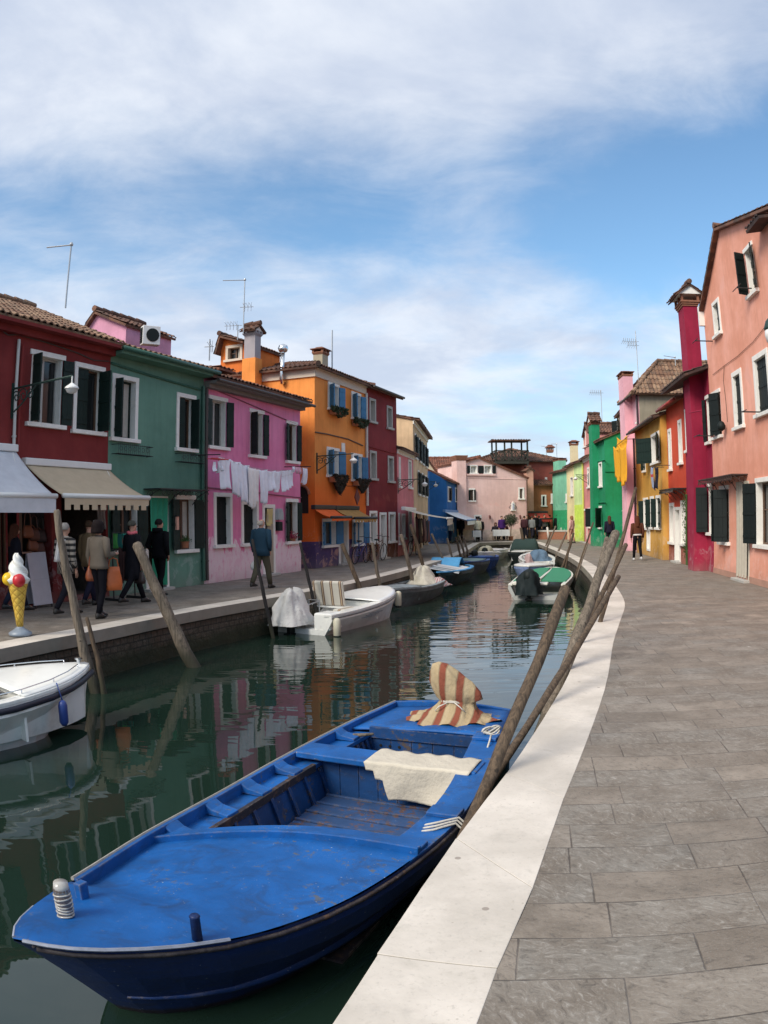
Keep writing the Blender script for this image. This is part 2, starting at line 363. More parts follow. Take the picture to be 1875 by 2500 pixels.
def mat_paving():
    m, t, b = base_mat('trachyte_paving'); g = t.add('ShaderNodeNewGeometry').outputs['Position']
    wob = t.noise(g, .6, 2)
    v = t.vscale(g, 1, 1, 1, (0, 0, 0), (0, 0, R(11))); s = t.add('ShaderNodeSeparateXYZ', i_0=v); x, y = s.outputs[0], s.outputs[1]
    y = t.math('ADD', y, t.math('MULTIPLY', wob, .12)); rh = .315
    yr = t.math('DIVIDE', y, rh); row = t.math('FLOOR', yr); fy = t.math('FRACT', yr)
    wn = t.add('ShaderNodeTexWhiteNoise', noise_dimensions='1D', i_W=row); r1 = t.add('ShaderNodeSeparateXYZ', i_0=wn.outputs['Color'])
    ln = t.math('ADD', t.math('MULTIPLY', r1.outputs[0], .35), .52)
    xr = t.math('ADD', t.math('DIVIDE', x, ln), t.math('MULTIPLY', r1.outputs[1], 9)); ix = t.math('FLOOR', xr); fx = t.math('FRACT', xr)
    idv = t.add('ShaderNodeCombineXYZ', i_0=ix, i_1=row, i_2=0.0).outputs[0]
    w2 = t.add('ShaderNodeTexWhiteNoise', noise_dimensions='2D'); t.l.new(idv, w2.inputs['Vector']); rc = t.add('ShaderNodeSeparateXYZ', i_0=w2.outputs['Color'])
    ex = t.math('MULTIPLY', t.math('MINIMUM', fx, t.math('SUBTRACT', 1, fx)), ln); ey = t.math('MULTIPLY', t.math('MINIMUM', fy, t.math('SUBTRACT', 1, fy)), rh)
    rag = t.math('MULTIPLY', t.math('SUBTRACT', t.noise(g, 22, 4), .5), .012)
    edge = t.math('ADD', t.math('MINIMUM', ex, ey), rag); jn = t.smooth(edge, .0, .007)
    # every slab has its own tint and its own direction of pecked tool marks
    c = t.mix(rc.outputs[0], (.225, .192, .158), (.315, .27, .222)); c = t.mix(t.math('MULTIPLY', t.smooth(rc.outputs[1], .3, .9), .6), c, (.205, .20, .18))
    cl = t.noise(g, 2.2, 6, .65); c = t.mix(t.smooth(cl, .3, .7), (.165, .138, .110), c); 
    rot = t.add('ShaderNodeVectorRotate', rotation_type='Z_AXIS', i_Vector=g, i_Angle=t.math('MULTIPLY', rc.outputs[2], 1.6))
    tool = t.noise(t.vscale(rot.outputs[0], 1, 1.9, 1), 13, 8, .74, 1.3)
    tooled = t.smooth(rc.outputs[1], .2, .75, .18, 1.0)
    c = t.mix(t.math('MULTIPLY', t.math('MULTIPLY', t.smooth(tool, .50, .72), .8), tooled), c, (.37, .345, .31))
    c = t.mix(t.math('MULTIPLY', t.smooth(tool, .5, .3), .7), c, (.08, .07, .06))
    c = t.mix(t.math('MULTIPLY', t.smooth(t.noise(g, 90, 3, .7), .55, .75), .35), c, (.33, .31, .29))
    c = t.mix(t.smooth(t.noise(g, 4.3, 3, .5), .74, .76, 0, .5), c, (.5, .48, .45))
    c = t.mix(t.math('SUBTRACT', 1, jn), c, (.045, .038, .032)) if False else t.mix(jn, t.mix(t.smooth(t.noise(g, 1.7, 4), .4, .62), (.09, .077, .065), dim((.20, .175, .15), 1)), c)
    t.put(b.inputs['Base Color'], c); t.put(b.inputs['Roughness'], t.math('ADD', .62, t.math('MULTIPLY', tool, .25))); b.inputs['Specular IOR Level'].default_value = .35
    st_ = t.noise(t.vscale(g, 1, 1, 1, (31, 5, 0)), .8, 8, .7, .8); c = t.mix(t.smooth(st_, .54, .68, 0, .5), c, (.09, .082, .072)); t.put(b.inputs['Base Color'], c)
    h = t.math('ADD', t.math('MULTIPLY', jn, .9), t.math('ADD', t.math('MULTIPLY', tool, .8), t.math('MULTIPLY', t.noise(g, 70, 4), .5)))
    h = t.math('ADD', h, t.math('MULTIPLY', rc.outputs[2], .35))
    bp = t.add('ShaderNodeBump', i_Strength=.6, i_Distance=.008, i_Height=h); t.l.new(bp.outputs[0], b.inputs['Normal']); return m
def mat_curb():
    m, t, b = base_mat('white_quay_stone'); g = t.add('ShaderNodeNewGeometry').outputs['Position']
    c = t.mix(t.smooth(t.noise(g, 1.3, 6, .6), .3, .7), (.49, .445, .385), (.69, .63, .555))
    c = t.mix(t.smooth(t.noise(g, 7, 7, .72), .52, .76, 0, .5), c, (.40, .37, .33))
    c = t.mix(t.smooth(t.noise(g, 38, 4, .7), .56, .70, 0, .5), c, (.40, .37, .32)); c = t.mix(t.smooth(t.noise(t.vscale(g, 1, 1, 1, (3, 3, 0)), 16, 7, .75), .56, .66, 0, .4), c, (.45, .41, .35)); v2 = t.add('ShaderNodeTexVoronoi', i_Scale=9.0); t.l.new(g, v2.inputs['Vector']); c = t.mix(t.smooth(v2.outputs['Distance'], .03, .07, .6, 0), c, (.30, .26, .21))
    vo = t.add('ShaderNodeTexVoronoi', i_Scale=3.1); t.l.new(g, vo.inputs['Vector'])
    c = t.mix(t.smooth(vo.outputs['Distance'], .045, .06, .7, 0), c, (.22, .18, .15))
    c = t.mix(t.smooth(t.noise(g, 2.4, 9, .75, 1.2), .56, .72, 0, .55), c, (.36, .33, .27)); c = t.mix(t.smooth(t.noise(t.vscale(g, 1, 1, 1, (9, 4, 0)), 5.5, 4, .6), .70, .73, 0, .5), c, (.28, .25, .21))
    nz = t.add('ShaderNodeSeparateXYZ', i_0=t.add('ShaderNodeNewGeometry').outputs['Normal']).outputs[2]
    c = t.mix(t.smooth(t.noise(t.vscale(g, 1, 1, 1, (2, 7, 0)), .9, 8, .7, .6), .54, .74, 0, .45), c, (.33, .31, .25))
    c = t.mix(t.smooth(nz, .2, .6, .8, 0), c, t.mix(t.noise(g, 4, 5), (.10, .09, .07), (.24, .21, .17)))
    t.put(b.inputs['Base Color'], c); b.inputs['Roughness'].default_value = .6; b.inputs['Specular IOR Level'].default_value = .3
    bp = t.add('ShaderNodeBump', i_Strength=.3, i_Distance=.006, i_Height=t.math('ADD', t.noise(g, 30, 6), t.noise(g, 5, 4))); t.l.new(bp.outputs[0], b.inputs['Normal']); return m
def mat_canalwall():
    m, t, b = base_mat('mossy_canal_wall'); g = t.add('ShaderNodeNewGeometry').outputs['Position']
    z = t.add('ShaderNodeSeparateXYZ', i_0=g).outputs[2]
    n = t.noise(g, 3.5, 7, .7); c = t.mix(n, (.025, .02, .015), (.12, .095, .07))
    c = t.mix(t.smooth(t.noise(g, 12, 6, .7), .55, .7, 0, .6), c, (.22, .19, .15)); s_ = t.add('ShaderNodeSeparateXYZ', i_0=g); bt = t.add('ShaderNodeTexBrick', i_Scale=2.2); t.l.new(t.add('ShaderNodeCombineXYZ', i_0=t.math('ADD', s_.outputs[1], s_.outputs[0]), i_1=s_.outputs[2], i_2=0.0).outputs[0], bt.inputs['Vector']); bt.inputs['Mortar Size'].default_value = .03; c = t.mix(t.math('MULTIPLY', bt.outputs['Fac'], .8), c, (.012, .012, .008))
    c = t.mix(t.smooth(t.math('ADD', z, t.math('MULTIPLY', n, .4)), -.45, -.15, 1, 0), c, t.mix(n, (.008, .011, .004), (.03, .036, .012)))
    t.put(b.inputs['Base Color'], c); b.inputs['Roughness'].default_value = .7
    bp = t.add('ShaderNodeBump', i_Strength=1, i_Distance=.05, i_Height=t.noise(g, 7, 6, .7)); t.l.new(bp.outputs[0], b.inputs['Normal']); return m
def mat_water():
    m, t, b = base_mat('canal_water'); g = t.add('ShaderNodeNewGeometry').outputs['Position']
    c = t.mix(t.noise(g, .35, 3), (.008, .020, .014), (.014, .030, .021))
    t.put(b.inputs['Base Color'], c); b.inputs['Roughness'].default_value = .015; b.inputs['IOR'].default_value = 1.55
    b.inputs['Specular IOR Level'].default_value = .78
    gust = t.smooth(t.noise(g, .16, 3, .5), .34, .62, .35, 1.25)
    far = t.smooth(t.add('ShaderNodeSeparateXYZ', i_0=g).outputs[1], 7.0, 15.0, .35, 1.0)
    a1 = t.noise(t.vscale(g, .55, 1.9, 1, (0, 0, 0), (0, 0, R(-10))), 1.25, 1.5, .45, .5)
    a2 = t.noise(t.vscale(g, .7, 2.6, 1, (5, 2, 0), (0, 0, R(8))), 2.3, 1, .5, .4)
    h = t.math('ADD', t.math('MULTIPLY', a1, 1.0), t.math('MULTIPLY', a2, .30)); h = t.math('MULTIPLY', h, t.math('MULTIPLY', gust, far))
    bp = t.add('ShaderNodeBump', i_Strength=1.0, i_Distance=.0125, i_Height=h); t.l.new(bp.outputs[0], b.inputs['Normal']); return m
m_pav, m_curb, m_wallc, m_water = mat_paving(), mat_curb(), mat_canalwall(), mat_water()

def strip(P, Q, z):
    mm = M(); n = len(P); mm.add([(*p, z) for p in P] + [(*q, z) for q in Q], [(i, i + 1, n + i + 1, n + i) for i in range(n - 1)]); return mm
def curb(P, Q, name):
    """blocks of white stone laid end to end between the edge P (canal side) and Q"""
    mm = M(); L = [0]
    for i in range(1, len(P)): L.append(L[-1] + (P[i] - P[i - 1]).length)
    def ev(A, s):
        for i in range(1, len(L)):
            if s <= L[i] or i == len(L) - 1:
                t = (s - L[i - 1]) / max(1e-6, L[i] - L[i - 1]); return A[i - 1].lerp(A[i], t)
    rnd = random.Random(5); s = 0
    while s < L[-1] - .3:
        e = min(L[-1], s + rnd.uniform(1.0, 1.9)); k = max(1, int((e - s) / .5)); dz = rnd.uniform(-.001, .001); dj = rnd.uniform(-.004, .004)
        rings = []
        for i in range(k + 1):
            q = s + .001 + (e - s - .002) * i / k; p, w_ = ev(P, q), ev(Q, q); o = (p - w_).normalized() * dj
            p = p + o
            rings.append([(*p, dz), (*w_, dz), (*w_, -.2), (*p, -.2)])
        mm.loft(rings); s = e
    o = mm.build(name, m_curb, bevel=.004); return tag(o, kind='structure')
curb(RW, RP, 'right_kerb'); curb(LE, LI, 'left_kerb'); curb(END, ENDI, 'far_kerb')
def wallm(P, sgn, name):
    Q = offs(P, sgn * .07); mm = M()
    def f(u, v):
        x = u * (len(Q) - 1); i = min(int(x), len(Q) - 2); p = Q[i].lerp(Q[i + 1], x - i); z = -.2 - 2.0 * v
        n = mnoise.noise(Vector((p.x * 2.2, p.y * 2.2, z * 4))) * .035; return (p.x + n, p.y + n * .3, z)
    mm.grid(f, (len(Q) - 1) * 6, 14); o = mm.build(name, m_wallc, smooth=True); return tag(o, kind='structure')
wallm(RW, -1, 'right_canal_wall'); wallm(LE, 1, 'left_canal_wall'); wallm(END, 1, 'far_canal_wall')
pv = M()
n = len(RP); pv.add([(*p, -.004) for p in RP] + [(300, p.y, -.004) for p in RP], [(i, n + i, n + i + 1, i + 1) for i in range(n - 1)])
tag(pv.build('right_pavement', m_pav, fix=False), kind='structure')
pv = M(); n = len(LI); pv.add([(*p, -.004) for p in LI] + [(-300, p.y, -.004) for p in LI], [(i, i + 1, n + i + 1, n + i) for i in range(n - 1)])
tag(pv.build('left_pavement', m_pav, fix=False), kind='structure')
pv = M(); fe = [Vector((-300, LI[-1].y))] + [LI[-1]] + ENDI + [Vector((10.2, 48.6)), Vector((300, 48.6))]
pv.add([(*p, -.004) for p in fe] + [(p.x * 1.0, 900, -.004) for p in fe], [(i, i + 1, len(fe) + i + 1, len(fe) + i) for i in range(len(fe) - 1)])
tag(pv.build('far_pavement', m_pav, fix=False), kind='structure')
wt = M(); wt.add([(-60, -80, WL), (60, -80, WL), (60, 70, WL), (-60, 70, WL)], [(0, 1, 2, 3)])
tag(wt.build('water', m_water, fix=False), kind='structure')

# ================================================================== HOUSE KIT
def tiles(parent, O, U, V, wd, ln, mat, in0=0.0, in1=0.0, name='roof', seed=1, pitch=.19, row=.34, amp=.034, slab=.07):
    """a slope of barrel tiles; returns the roof mesh"""
    O, U, V = Vector(O), Vector(U).normalized(), Vector(V).normalized(); N = U.cross(V).normalized()
    if N.z < 0: N = -N
    rnd = random.Random(seed); mm = M(); nw = max(2, int(wd / pitch)); nr = max(1, int(ln / row)); p = wd / nw; rr = ln / nr; S = 6
    for r_ in range(nr):
        v0, v1 = r_ * rr - (.03 if r_ else .0), (r_ + 1) * rr
        for k in range(nw):
            um = (k + .5) * p; vm = (r_ + .5) * rr
            if um < in0 * vm / ln or um > wd - in1 * vm / ln: continue
            j = rnd.uniform(-.012, .012); dz = rnd.uniform(0, .012); b = len(mm.v)
            for (v, lift) in ((v0 + j, .028 + dz), (v1 + j, .0 + dz)):
                for q in range(S + 1):
                    x = q / S; hgt = amp * (1 if x < .62 else -.35) * math.sin(math.pi * (x / .62 if x < .62 else (x - .62) / .38))
                    mm.v.append(tuple(O + U * ((k + x) * p) + V * v + N * (hgt + lift)))
            for q in range(S): mm.f.append((b + q, b + q + 1, b + S + 2 + q, b + S + 1 + q)); mm.mi.append(0)
            # lip under the front of each tile
            for q in range(S + 1): mm.v.append(tuple(Vector(mm.v[b + q]) - N * .03))
            for q in range(S): mm.f.append((b + 2 * (S + 1) + q, b + 2 * (S + 1) + q + 1, b + q + 1, b + q)); mm.mi.append(0)
    c = [O, O + U * wd, O + U * (wd - in1) + V * ln, O + U * in0 + V * ln]
    top = [q - N * .012 for q in c]; bot = [q - N * (.012 + slab) for q in c]
    mm.add(top + bot, [(0, 1, 2, 3), (7, 6, 5, 4), (0, 4, 5, 1), (1, 5, 6, 2), (2, 6, 7, 3), (3, 7, 4, 0)])
    return mm.build(name, mat, parent, fix=False)
def ridge(parent, p, q, mat, name='ridge'):
    p, q = Vector(p), Vector(q); n = max(2, int((q - p).length / .35)); mm = M()
    for i in range(n):
        a, b = p.lerp(q, i / n), p.lerp(q, (i + 1.08) / n); mm.tube([a + Vector((0, 0, .02)), b], [.10, .085], 8)
    return mm.build(name, mat, parent)
def poly_holes(outer, holes):
    loops = [[Vector((x, z, 0)) for x, z in outer]] + [[Vector((x, z, 0)) for x, z in h] for h in holes]
    tr = tessellate_polygon(loops); flat = [p for l in loops for p in l]; return [(p.x, p.y) for p in flat], tr

class Fac:
    """a facade: from A (left as you face it) to B; +y of its frame runs into the house"""
    def __init__(s, A, B):
        s.A, s.B = Vector(A), Vector(B); d = s.B - s.A; s.L = d.length; s.d = d / s.L; s.rz = math.atan2(s.d.y, s.d.x)
    def sz(s, px, py): return onplane(px, py, s.A, s.d)
    def rect(s, r):
        """(x0,y0,x1,y1) source pixels: upper left and lower right corner -> s0,z0,s1,z1"""
        a, b = s.sz(r[0], r[1]), s.sz(r[2], r[3]); return a[0], b[1], b[0], a[1]
    def world(s, x, y, z):
        n = Vector((-s.d.y, s.d.x)); p = s.A + s.d * x + n * y; return Vector((p.x, p.y, z))
    def proud(s, px, py, out):
        """point hit by the pixel ray on the plane standing `out` metres in front of the facade, in facade coordinates"""
        n = Vector((s.d.y, -s.d.x)); A2 = s.A + n * out; q = onplane(px, py, A2, s.d); return Vector((q[0], -out, q[1]))

def leaf_mesh(w_, h, t=.035, louvre=False):
    mm = M(); nb = max(2, int(w_ / .13)); bw = w_ / nb
    for i in range(nb): mm.box(i * bw + .002, (i + 1) * bw - .002, -t / 2, t / 2, 0, h)
    for z in (.12 * h, .5 * h, .86 * h): mm.box(.01, w_ - .01, -t / 2 - .014, t / 2 + .014, z - .035, z + .035)
    return mm
def shutter(parent, hx, y, z0, h, w_, ang, side, mat):
    """side 'l': hinged at its left edge; ang 0 closed, 90 square to the wall, 180 flat on the wall"""
    a = R(ang); mm = leaf_mesh(w_, h)
    o = mm.build('shutter', mat, parent, loc=(hx, y, z0), rot=(0, 0, -a if side == 'l' else math.pi + a)); return o
def window(root, r, kind='open', shut=(165, 165), fw=.11, smat=None, fmat=None, lw=.5, deep=.2, mull=True, sill=True, pane=None, leafin=None, label=None, bifold=False, cmat=None, lintel_only=False, nl=None):
    s0, z0, s1, z1 = r; smat = smat or shut_green; fmat = fmat or white_paint; mm = M()
    a, b, c, d = s0 + fw, s1 - fw, z0 + .09, z1 - fw
    if lintel_only: a, b = s0 + .095, s1 - .095
    mm.box(s0, s1, -.035, deep + .01, d, z1); yq = .003 if lintel_only else -.033; mm.box(s0, a, yq, deep + .01, c, d); mm.box(b, s1, yq, deep + .01, c, d)
    wo = mm.build('window', fmat, root, bevel=.006, label=label)
    mm = M(); mm.box(s0 - .05, s1 + .05, -.1, deep + .01, z0, c) if sill else mm.box(s0, s1, -.03, deep + .01, z0, c); mm.build('sill', fmat, wo, bevel=.006)
    if kind == 'blind': M().box(a, b, deep - .03, deep, c, d).build('blind', pane or white_plastic, wo); return wo
    M().box(a, b, deep - .02, deep - .012, c, d).build('pane', pane or glass, wo)
    if mull:
        mm = M(); y0, y1 = deep - .06, deep - .021; q = .045
        mm.box(a, a + q, y0, y1, c, d); mm.box(b - q, b, y0, y1, c, d); mm.box(a + q, b - q, y0, y1, c, c + q); mm.box(a + q, b - q, y0, y1, d - q, d); mid = (a + b) / 2
        mm.box(mid - .03, mid + .03, y0, y1, c + q, d - q); mm.box(a + q, mid - .03, y0 + .01, y1 - .01, c + (d - c) * .55, c + (d - c) * .55 + .03)
        mm.build('casement', cmat or wood_brown, wo)
        rq = random.Random(int(s0 * 97 + z0 * 31))
        if rq.random() < .6:
            cw = (b - a) * rq.uniform(.22, .42); x0c = a + .04 if rq.random() < .35 else b - .04 - cw
            M().grid(lambda u, v: (x0c + cw * u, deep - .026 + .006 * math.sin(u * 18), d - .05 - (d - c - .1) * v), 12, 2).build('curtain', curtain_m, wo)
    h = d - c - .02
    if kind == 'open':
        w_ = (b - a) * lw
        if shut[0] is not None: shutter(wo, a - .01, -.055, c + .01, h, w_, shut[0], 'l', smat)
        if shut[1] is not None: shutter(wo, b + .01, -.055, c + .01, h, w_, shut[1], 'r', smat)
    elif kind == 'closed':
        w_ = (b - a) / 2 - .004; shutter(wo, a + .002, deep - .06, c + .01, h, w_, 0, 'l', smat); shutter(wo, b - .002, deep - .06, c + .01, h, w_, 0, 'r', smat)
    elif kind == 'inner':      # leaves folded inside the reveal
        w_ = (b - a) * lw
        if shut[0] is not None: shutter(wo, a + .002, .05, c + .01, h, w_, shut[0], 'l', smat)
        if shut[1] is not None: shutter(wo, b - .002, .05, c + .01, h, w_, shut[1], 'r', smat)
    return wo
def door(root, r, mat=None, fmat=None, fw=.11, deep=.2, step=True, panel=True, label=None):
    s0, z0, s1, z1 = r; fmat = fmat or white_paint; z0 = 0.0; mm = M(); d = z1 - fw
    mm.box(s0, s1, -.035, deep, d, z1); mm.box(s0, s0 + fw, -.033, deep, z0 - .02, d); mm.box(s1 - fw, s1, -.033, deep, z0 - .02, d)
    do = mm.build('door', fmat, root, bevel=.006, label=label)
    lf = M(); lf.box(s0 + fw, s1 - fw, deep - .05, deep - .005, .05, d)
    if panel:
        for (u0, u1) in ((.12, .47), (.53, .88)):
            W = s1 - s0 - 2 * fw
            lf.box(s0 + fw + W * u0, s0 + fw + W * u1, deep - .065, deep - .05, .25, .95); lf.box(s0 + fw + W * u0, s0 + fw + W * u1, deep - .065, deep - .05, 1.1, d - .15)
    lo_ = lf.build('door_leaf', mat or wood_brown, do)
    if step: M().box(s0 - .05, s1 + .05, -.18, deep, -.02, .06).build('doorstep', grey_stone, do, bevel=.01)
    M().tube([(s1 - fw - .09, deep - .05, 1.02), (s1 - fw - .09, deep - .1, 1.02), (s1 - fw - .17, deep - .1, 1.02)], .012, 6).build('handle', iron, do)
    return do

def house(name, label, fac, H, depth, wall, roof='eave', rise=1.1, ov=.35, ovs=.08, rmat=None, wins=(), apex=None, HR=None, cat='house', group=None, extra_holes=(), seed=1, gutter=None, fascia=None, fascia_h=.22, roofd=None):
    """wins: list of (pixel rect, kind, kwargs). Builds walls with real openings, windows with reveals, roof of tiles."""
    rmat = rmat or tiles_dark; L = fac.L
    root = empty(name, (fac.A.x, fac.A.y, 0), fac.rz, label, cat, group)
    holes = []; specs = []
    for wspec in wins:
        px, kind = wspec[0], wspec[1]; kw = dict(wspec[2]) if len(wspec) > 2 else {}
        r = px[1:] if px[0] == 'm' else fac.rect(px); specs.append((r, kind, kw))
        s0, z0, s1, z1 = r; fw = kw.get('fw', .11) * .6
        if kind in ('door', 'void'): z0 = -.0 if kind == 'door' else z0
        s0 = max(s0, .02); s1 = min(s1, L - .02)
        lo = z0 + .04 if kind not in ('door',) else 0.0
        if kind == 'void': fw = 0; lo = max(z0, 0.0)
        holes.append([(s0 + fw, lo), (s1 - fw, lo), (s1 - fw, z1 - fw), (s0 + fw, z1 - fw)])
    HR = H if HR is None else HR
    if roof == 'gable': ap = apex if apex else (L / 2, H + rise); outer = [(0, 0), (L, 0), (L, HR), ap, (0, H)]
    else: outer = [(0, 0), (L, 0), (L, H), (0, H)]
    # doors reach the ground: cut them out of the outline instead of leaving a hole on its edge
    ground = sorted([h for h in holes if h[0][1] <= 0.0], key=lambda h: h[0][0]); hs = [h for h in holes if h[0][1] > 0]
    o2 = [(0, 0)]
    for h in ground: o2 += [(h[0][0], 0), (h[0][0], h[2][1]), (h[1][0], h[2][1]), (h[1][0], 0)]
    outer = o2 + outer[1:]
    mm = M(); pts, tr = poly_holes(outer, hs); mm.add([(x, 0, z) for x, z in pts], tr)
    for h in holes:
        for i in range(4):
            if h[0][1] <= 0 and i == 0: continue
            a, b = h[i], h[(i + 1) % 4]; mm.add([(a[0], 0, a[1]), (b[0], 0, b[1]), (b[0], .24, b[1]), (a[0], .24, a[1])], [(0, 1, 2, 3)])
    D = depth
    if roof == 'eave':
        for x in (0, L): mm.add([(x, 0, 0), (x, D, 0), (x, D, H), (x, D / 2, H + rise), (x, 0, H)], [(0, 1, 2, 3, 4)])
    else:
        for x, hh in ((0, H), (L, HR)): mm.add([(x, 0, 0), (x, D, 0), (x, D, hh), (x, 0, hh)], [(0, 1, 2, 3)])
    if roof == 'gable': mm.add([(0, D, 0), (L, D, 0), (L, D, HR), (ap[0], D, ap[1]), (0, D, H)], [(0, 1, 2, 3, 4)])
    else: mm.add([(0, D, 0), (L, D, 0), (L, D, H), (0, D, H)], [(0, 1, 2, 3)])
    mm.build('wall', wall, root, fix=False)
    k = rise / (D / 2)
    if roof == 'eave':
        sl = math.hypot(D / 2 + ov, k * (D / 2 + ov)); z0 = H - k * ov + .09
        ro = tiles(root, (-ovs, -ov, z0), (1, 0, 0), (0, 1, k), L + 2 * ovs, sl, rmat, seed=seed)
        tiles(root, (L + ovs, D + ov, z0), (-1, 0, 0), (0, -1, k), L + 2 * ovs, sl, rmat, seed=seed + 7, name='roof')
        ridge(ro, (-ovs, D / 2, H + rise + .15), (L + ovs, D / 2, H + rise + .15), rmat)
    elif roof == 'hip':
        hd = min(L, D) / 2; k = rise / hd; z0 = H - k * ov + .09; W, DD = L + 2 * ov, D + 2 * ov; run = hd + ov; sl = math.hypot(run, k * run)
        ro = tiles(root, (-ov, -ov, z0), (1, 0, 0), (0, 1, k), W, sl, rmat, run, run, seed=seed)
        tiles(root, (-ov, D + ov, z0), (0, -1, 0), (1, 0, k), DD, sl, rmat, run, run, seed=seed + 1)
        tiles(root, (L + ov, -ov, z0), (0, 1, 0), (-1, 0, k), DD, sl, rmat, run, run, seed=seed + 2)
        tiles(root, (L + ov, D + ov, z0), (-1, 0, 0), (0, -1, k), W, sl, rmat, run, run, seed=seed + 3)
        zt = z0 + k * run + .03
        for cx, cy, tx, ty in ((-ov, -ov, 1, 1), (-ov, D + ov, 1, -1), (L + ov, -ov, -1, 1), (L + ov, D + ov, -1, -1)):
            ridge(ro, (cx, cy, z0 + .03), (cx + tx * run, cy + ty * run, zt), rmat)
        if L > D: ridge(ro, (-ov + run, D / 2, zt), (L + ov - run, D / 2, zt), rmat)
        else: ridge(ro, (L / 2, -ov + run, zt), (L / 2, D + ov - run, zt), rmat)
    elif roof == 'gable':
        ax, az = ap
        kl = (az - H) / ax; zl = H - kl * .12 + .07; wl_ = ax + .12
        tiles(root, (-.12, D + ov, zl), (0, -1, 0), (1, 0, kl), D + ov + ovs, math.hypot(wl_, kl * wl_), rmat, seed=seed)
        kr = (az - HR) / (L - ax); zr = HR - kr * .12 + .07; wr = L - ax + .12
        ro = tiles(root, (L + .12, -ovs, zr), (0, 1, 0), (-1, 0, kr), D + ov + ovs, math.hypot(wr, kr * wr), rmat, seed=seed + 2)
        ridge(ro, (ax, -ovs, az + .13), (ax, D + ov, az + .13), rmat)
    elif roof == 'shed':
        kk = rise / D; z0 = H - kk * ov + .09; ln = math.hypot(D + ov, kk * (D + ov)); ro = tiles(root, (-ovs, -ov, z0), (1, 0, 0), (0, 1, kk), L + 2 * ovs, ln, rmat, seed=seed)
    if fascia: M().box(-.02, L + .02, -.06, -.002, H - fascia_h, H + .03).box(-.02, L + .02, -.12, -.002, H - .06, H + .028).build('cornice', fascia, root, bevel=.01)
    if gutter:
        k2 = k if roof in ('eave', 'hip') else 0
        zz = H - k2 * ov + .03; mm = M(); mm.tube([(-ovs, -ov - .06, zz), (L + ovs, -ov - .06, zz)], .055, 10); mm.build('gutter', gutter, root, smooth=True)
    for r, kind, kw in specs:
        if kind == 'door': door(root, r, **kw)
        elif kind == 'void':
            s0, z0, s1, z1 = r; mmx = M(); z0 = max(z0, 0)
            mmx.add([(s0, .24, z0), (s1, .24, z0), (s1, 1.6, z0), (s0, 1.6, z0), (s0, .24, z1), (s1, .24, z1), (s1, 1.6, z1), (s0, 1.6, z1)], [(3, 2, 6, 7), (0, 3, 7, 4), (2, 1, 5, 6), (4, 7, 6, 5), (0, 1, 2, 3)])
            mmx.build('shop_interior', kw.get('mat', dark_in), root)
        else: window(root, r, kind, **kw)
    return root
def chimney(root, x, y, z0, z1, w_, d, mat, cap='gable', capmat=None, flare=.08, cs=1.0, rx=False):
    ch = M().box(x - w_ / 2, x + w_ / 2, y - d / 2, y + d / 2, z0, z1).build('chimney', mat, root); mm = M(); cm = capmat or brick
    for i in range(3): f = flare * (i + 1) / 3; mm.box(x - w_ / 2 - f, x + w_ / 2 + f, y - d / 2 - f, y + d / 2 + f, z1 + i * .06 * cs, z1 + i * .06 * cs + .055 * cs)
    t = z1 + .17 * cs; f = flare
    for sx in (-1, 0, 1):
        for sy in (-1, 1): mm.box(x + sx * (w_ / 2 + f - .05) - .04, x + sx * (w_ / 2 + f - .05) + .04, y + sy * (d / 2 + f - .05) - .04, y + sy * (d / 2 + f - .05) + .04, t, t + .2 * cs)
    mm.box(x - w_ / 2, x + w_ / 2, y - d / 2 + .05, y + d / 2 - .05, t, t + .03)
    mm.build('chimney_crown', cm, ch)
    hw, hd = w_ / 2 + f + .12 * cs, d / 2 + f + .1 * cs; tt = t + .2 * cs
    if cap == 'gable' and rx:
        M().prism([(y - hd, tt), (y + hd, tt), (y, tt + hd * .72)], 'x', x - hw + .06, x + hw - .06).build('cap_gable', white_paint, ch)
        for sgn in (-1, 1): tiles(ch, (x - sgn * hw, y + sgn * -(hd + .1), tt - .05) if sgn > 0 else (x + hw, y + hd + .1, tt - .05), (sgn, 0, 0), (0, sgn, .72), 2 * hw, math.hypot(hd + .1, .72 * (hd + .1)), tiles_dark, name='cap_tiles', row=.25, slab=.03)
        ridge(ch, (x - hw, y, tt + hd * .72 + .09), (x + hw, y, tt + hd * .72 + .09), tiles_dark, 'cap_ridge')
    elif cap == 'gable':
        rr = M(); rr.prism([(-hw, tt), (hw, tt), (0, tt + hw * .62)], 'y', y - hd + .08, y + hd - .08, Matrix.Translation((x, 0, 0))); rr.build('cap_gable', white_paint, ch)
        for sgn in (-1, 1):
            tiles(ch, (x + sgn * (hw + .08), y - sgn * hd, tt - .03), (0, sgn, 0), (-sgn, 0, .62), 2 * hd, math.hypot(hw + .08, .62 * (hw + .08)), tiles_dark, name='cap_tiles', row=.25, slab=.03)
        ridge(ch, (x, y - hd, tt + hw * .62 + .08), (x, y + hd, tt + hw * .62 + .08), tiles_dark, 'cap_ridge')
    else:
        qr = lambda a, b, z: [(x - a, y - b, z), (x + a, y - b, z), (x + a, y + b, z), (x - a, y + b, z)]; M().loft([qr(hw * .92, hd * .92, tt), qr(hw, hd, tt + .02), qr(hw, hd, tt + .05), qr(hw * .5, hd * .5, tt + .2 * cs), qr(hw * .45, hd * .45, tt + .26 * cs)]).build('cap_tiles', tiles_red, ch)
    return ch
def loc_(fac, v):
    q = Vector((v[0], v[1])) - fac.A; n = Vector((-fac.d.y, fac.d.x)); return Vector((q.dot(fac.d), q.dot(n)))
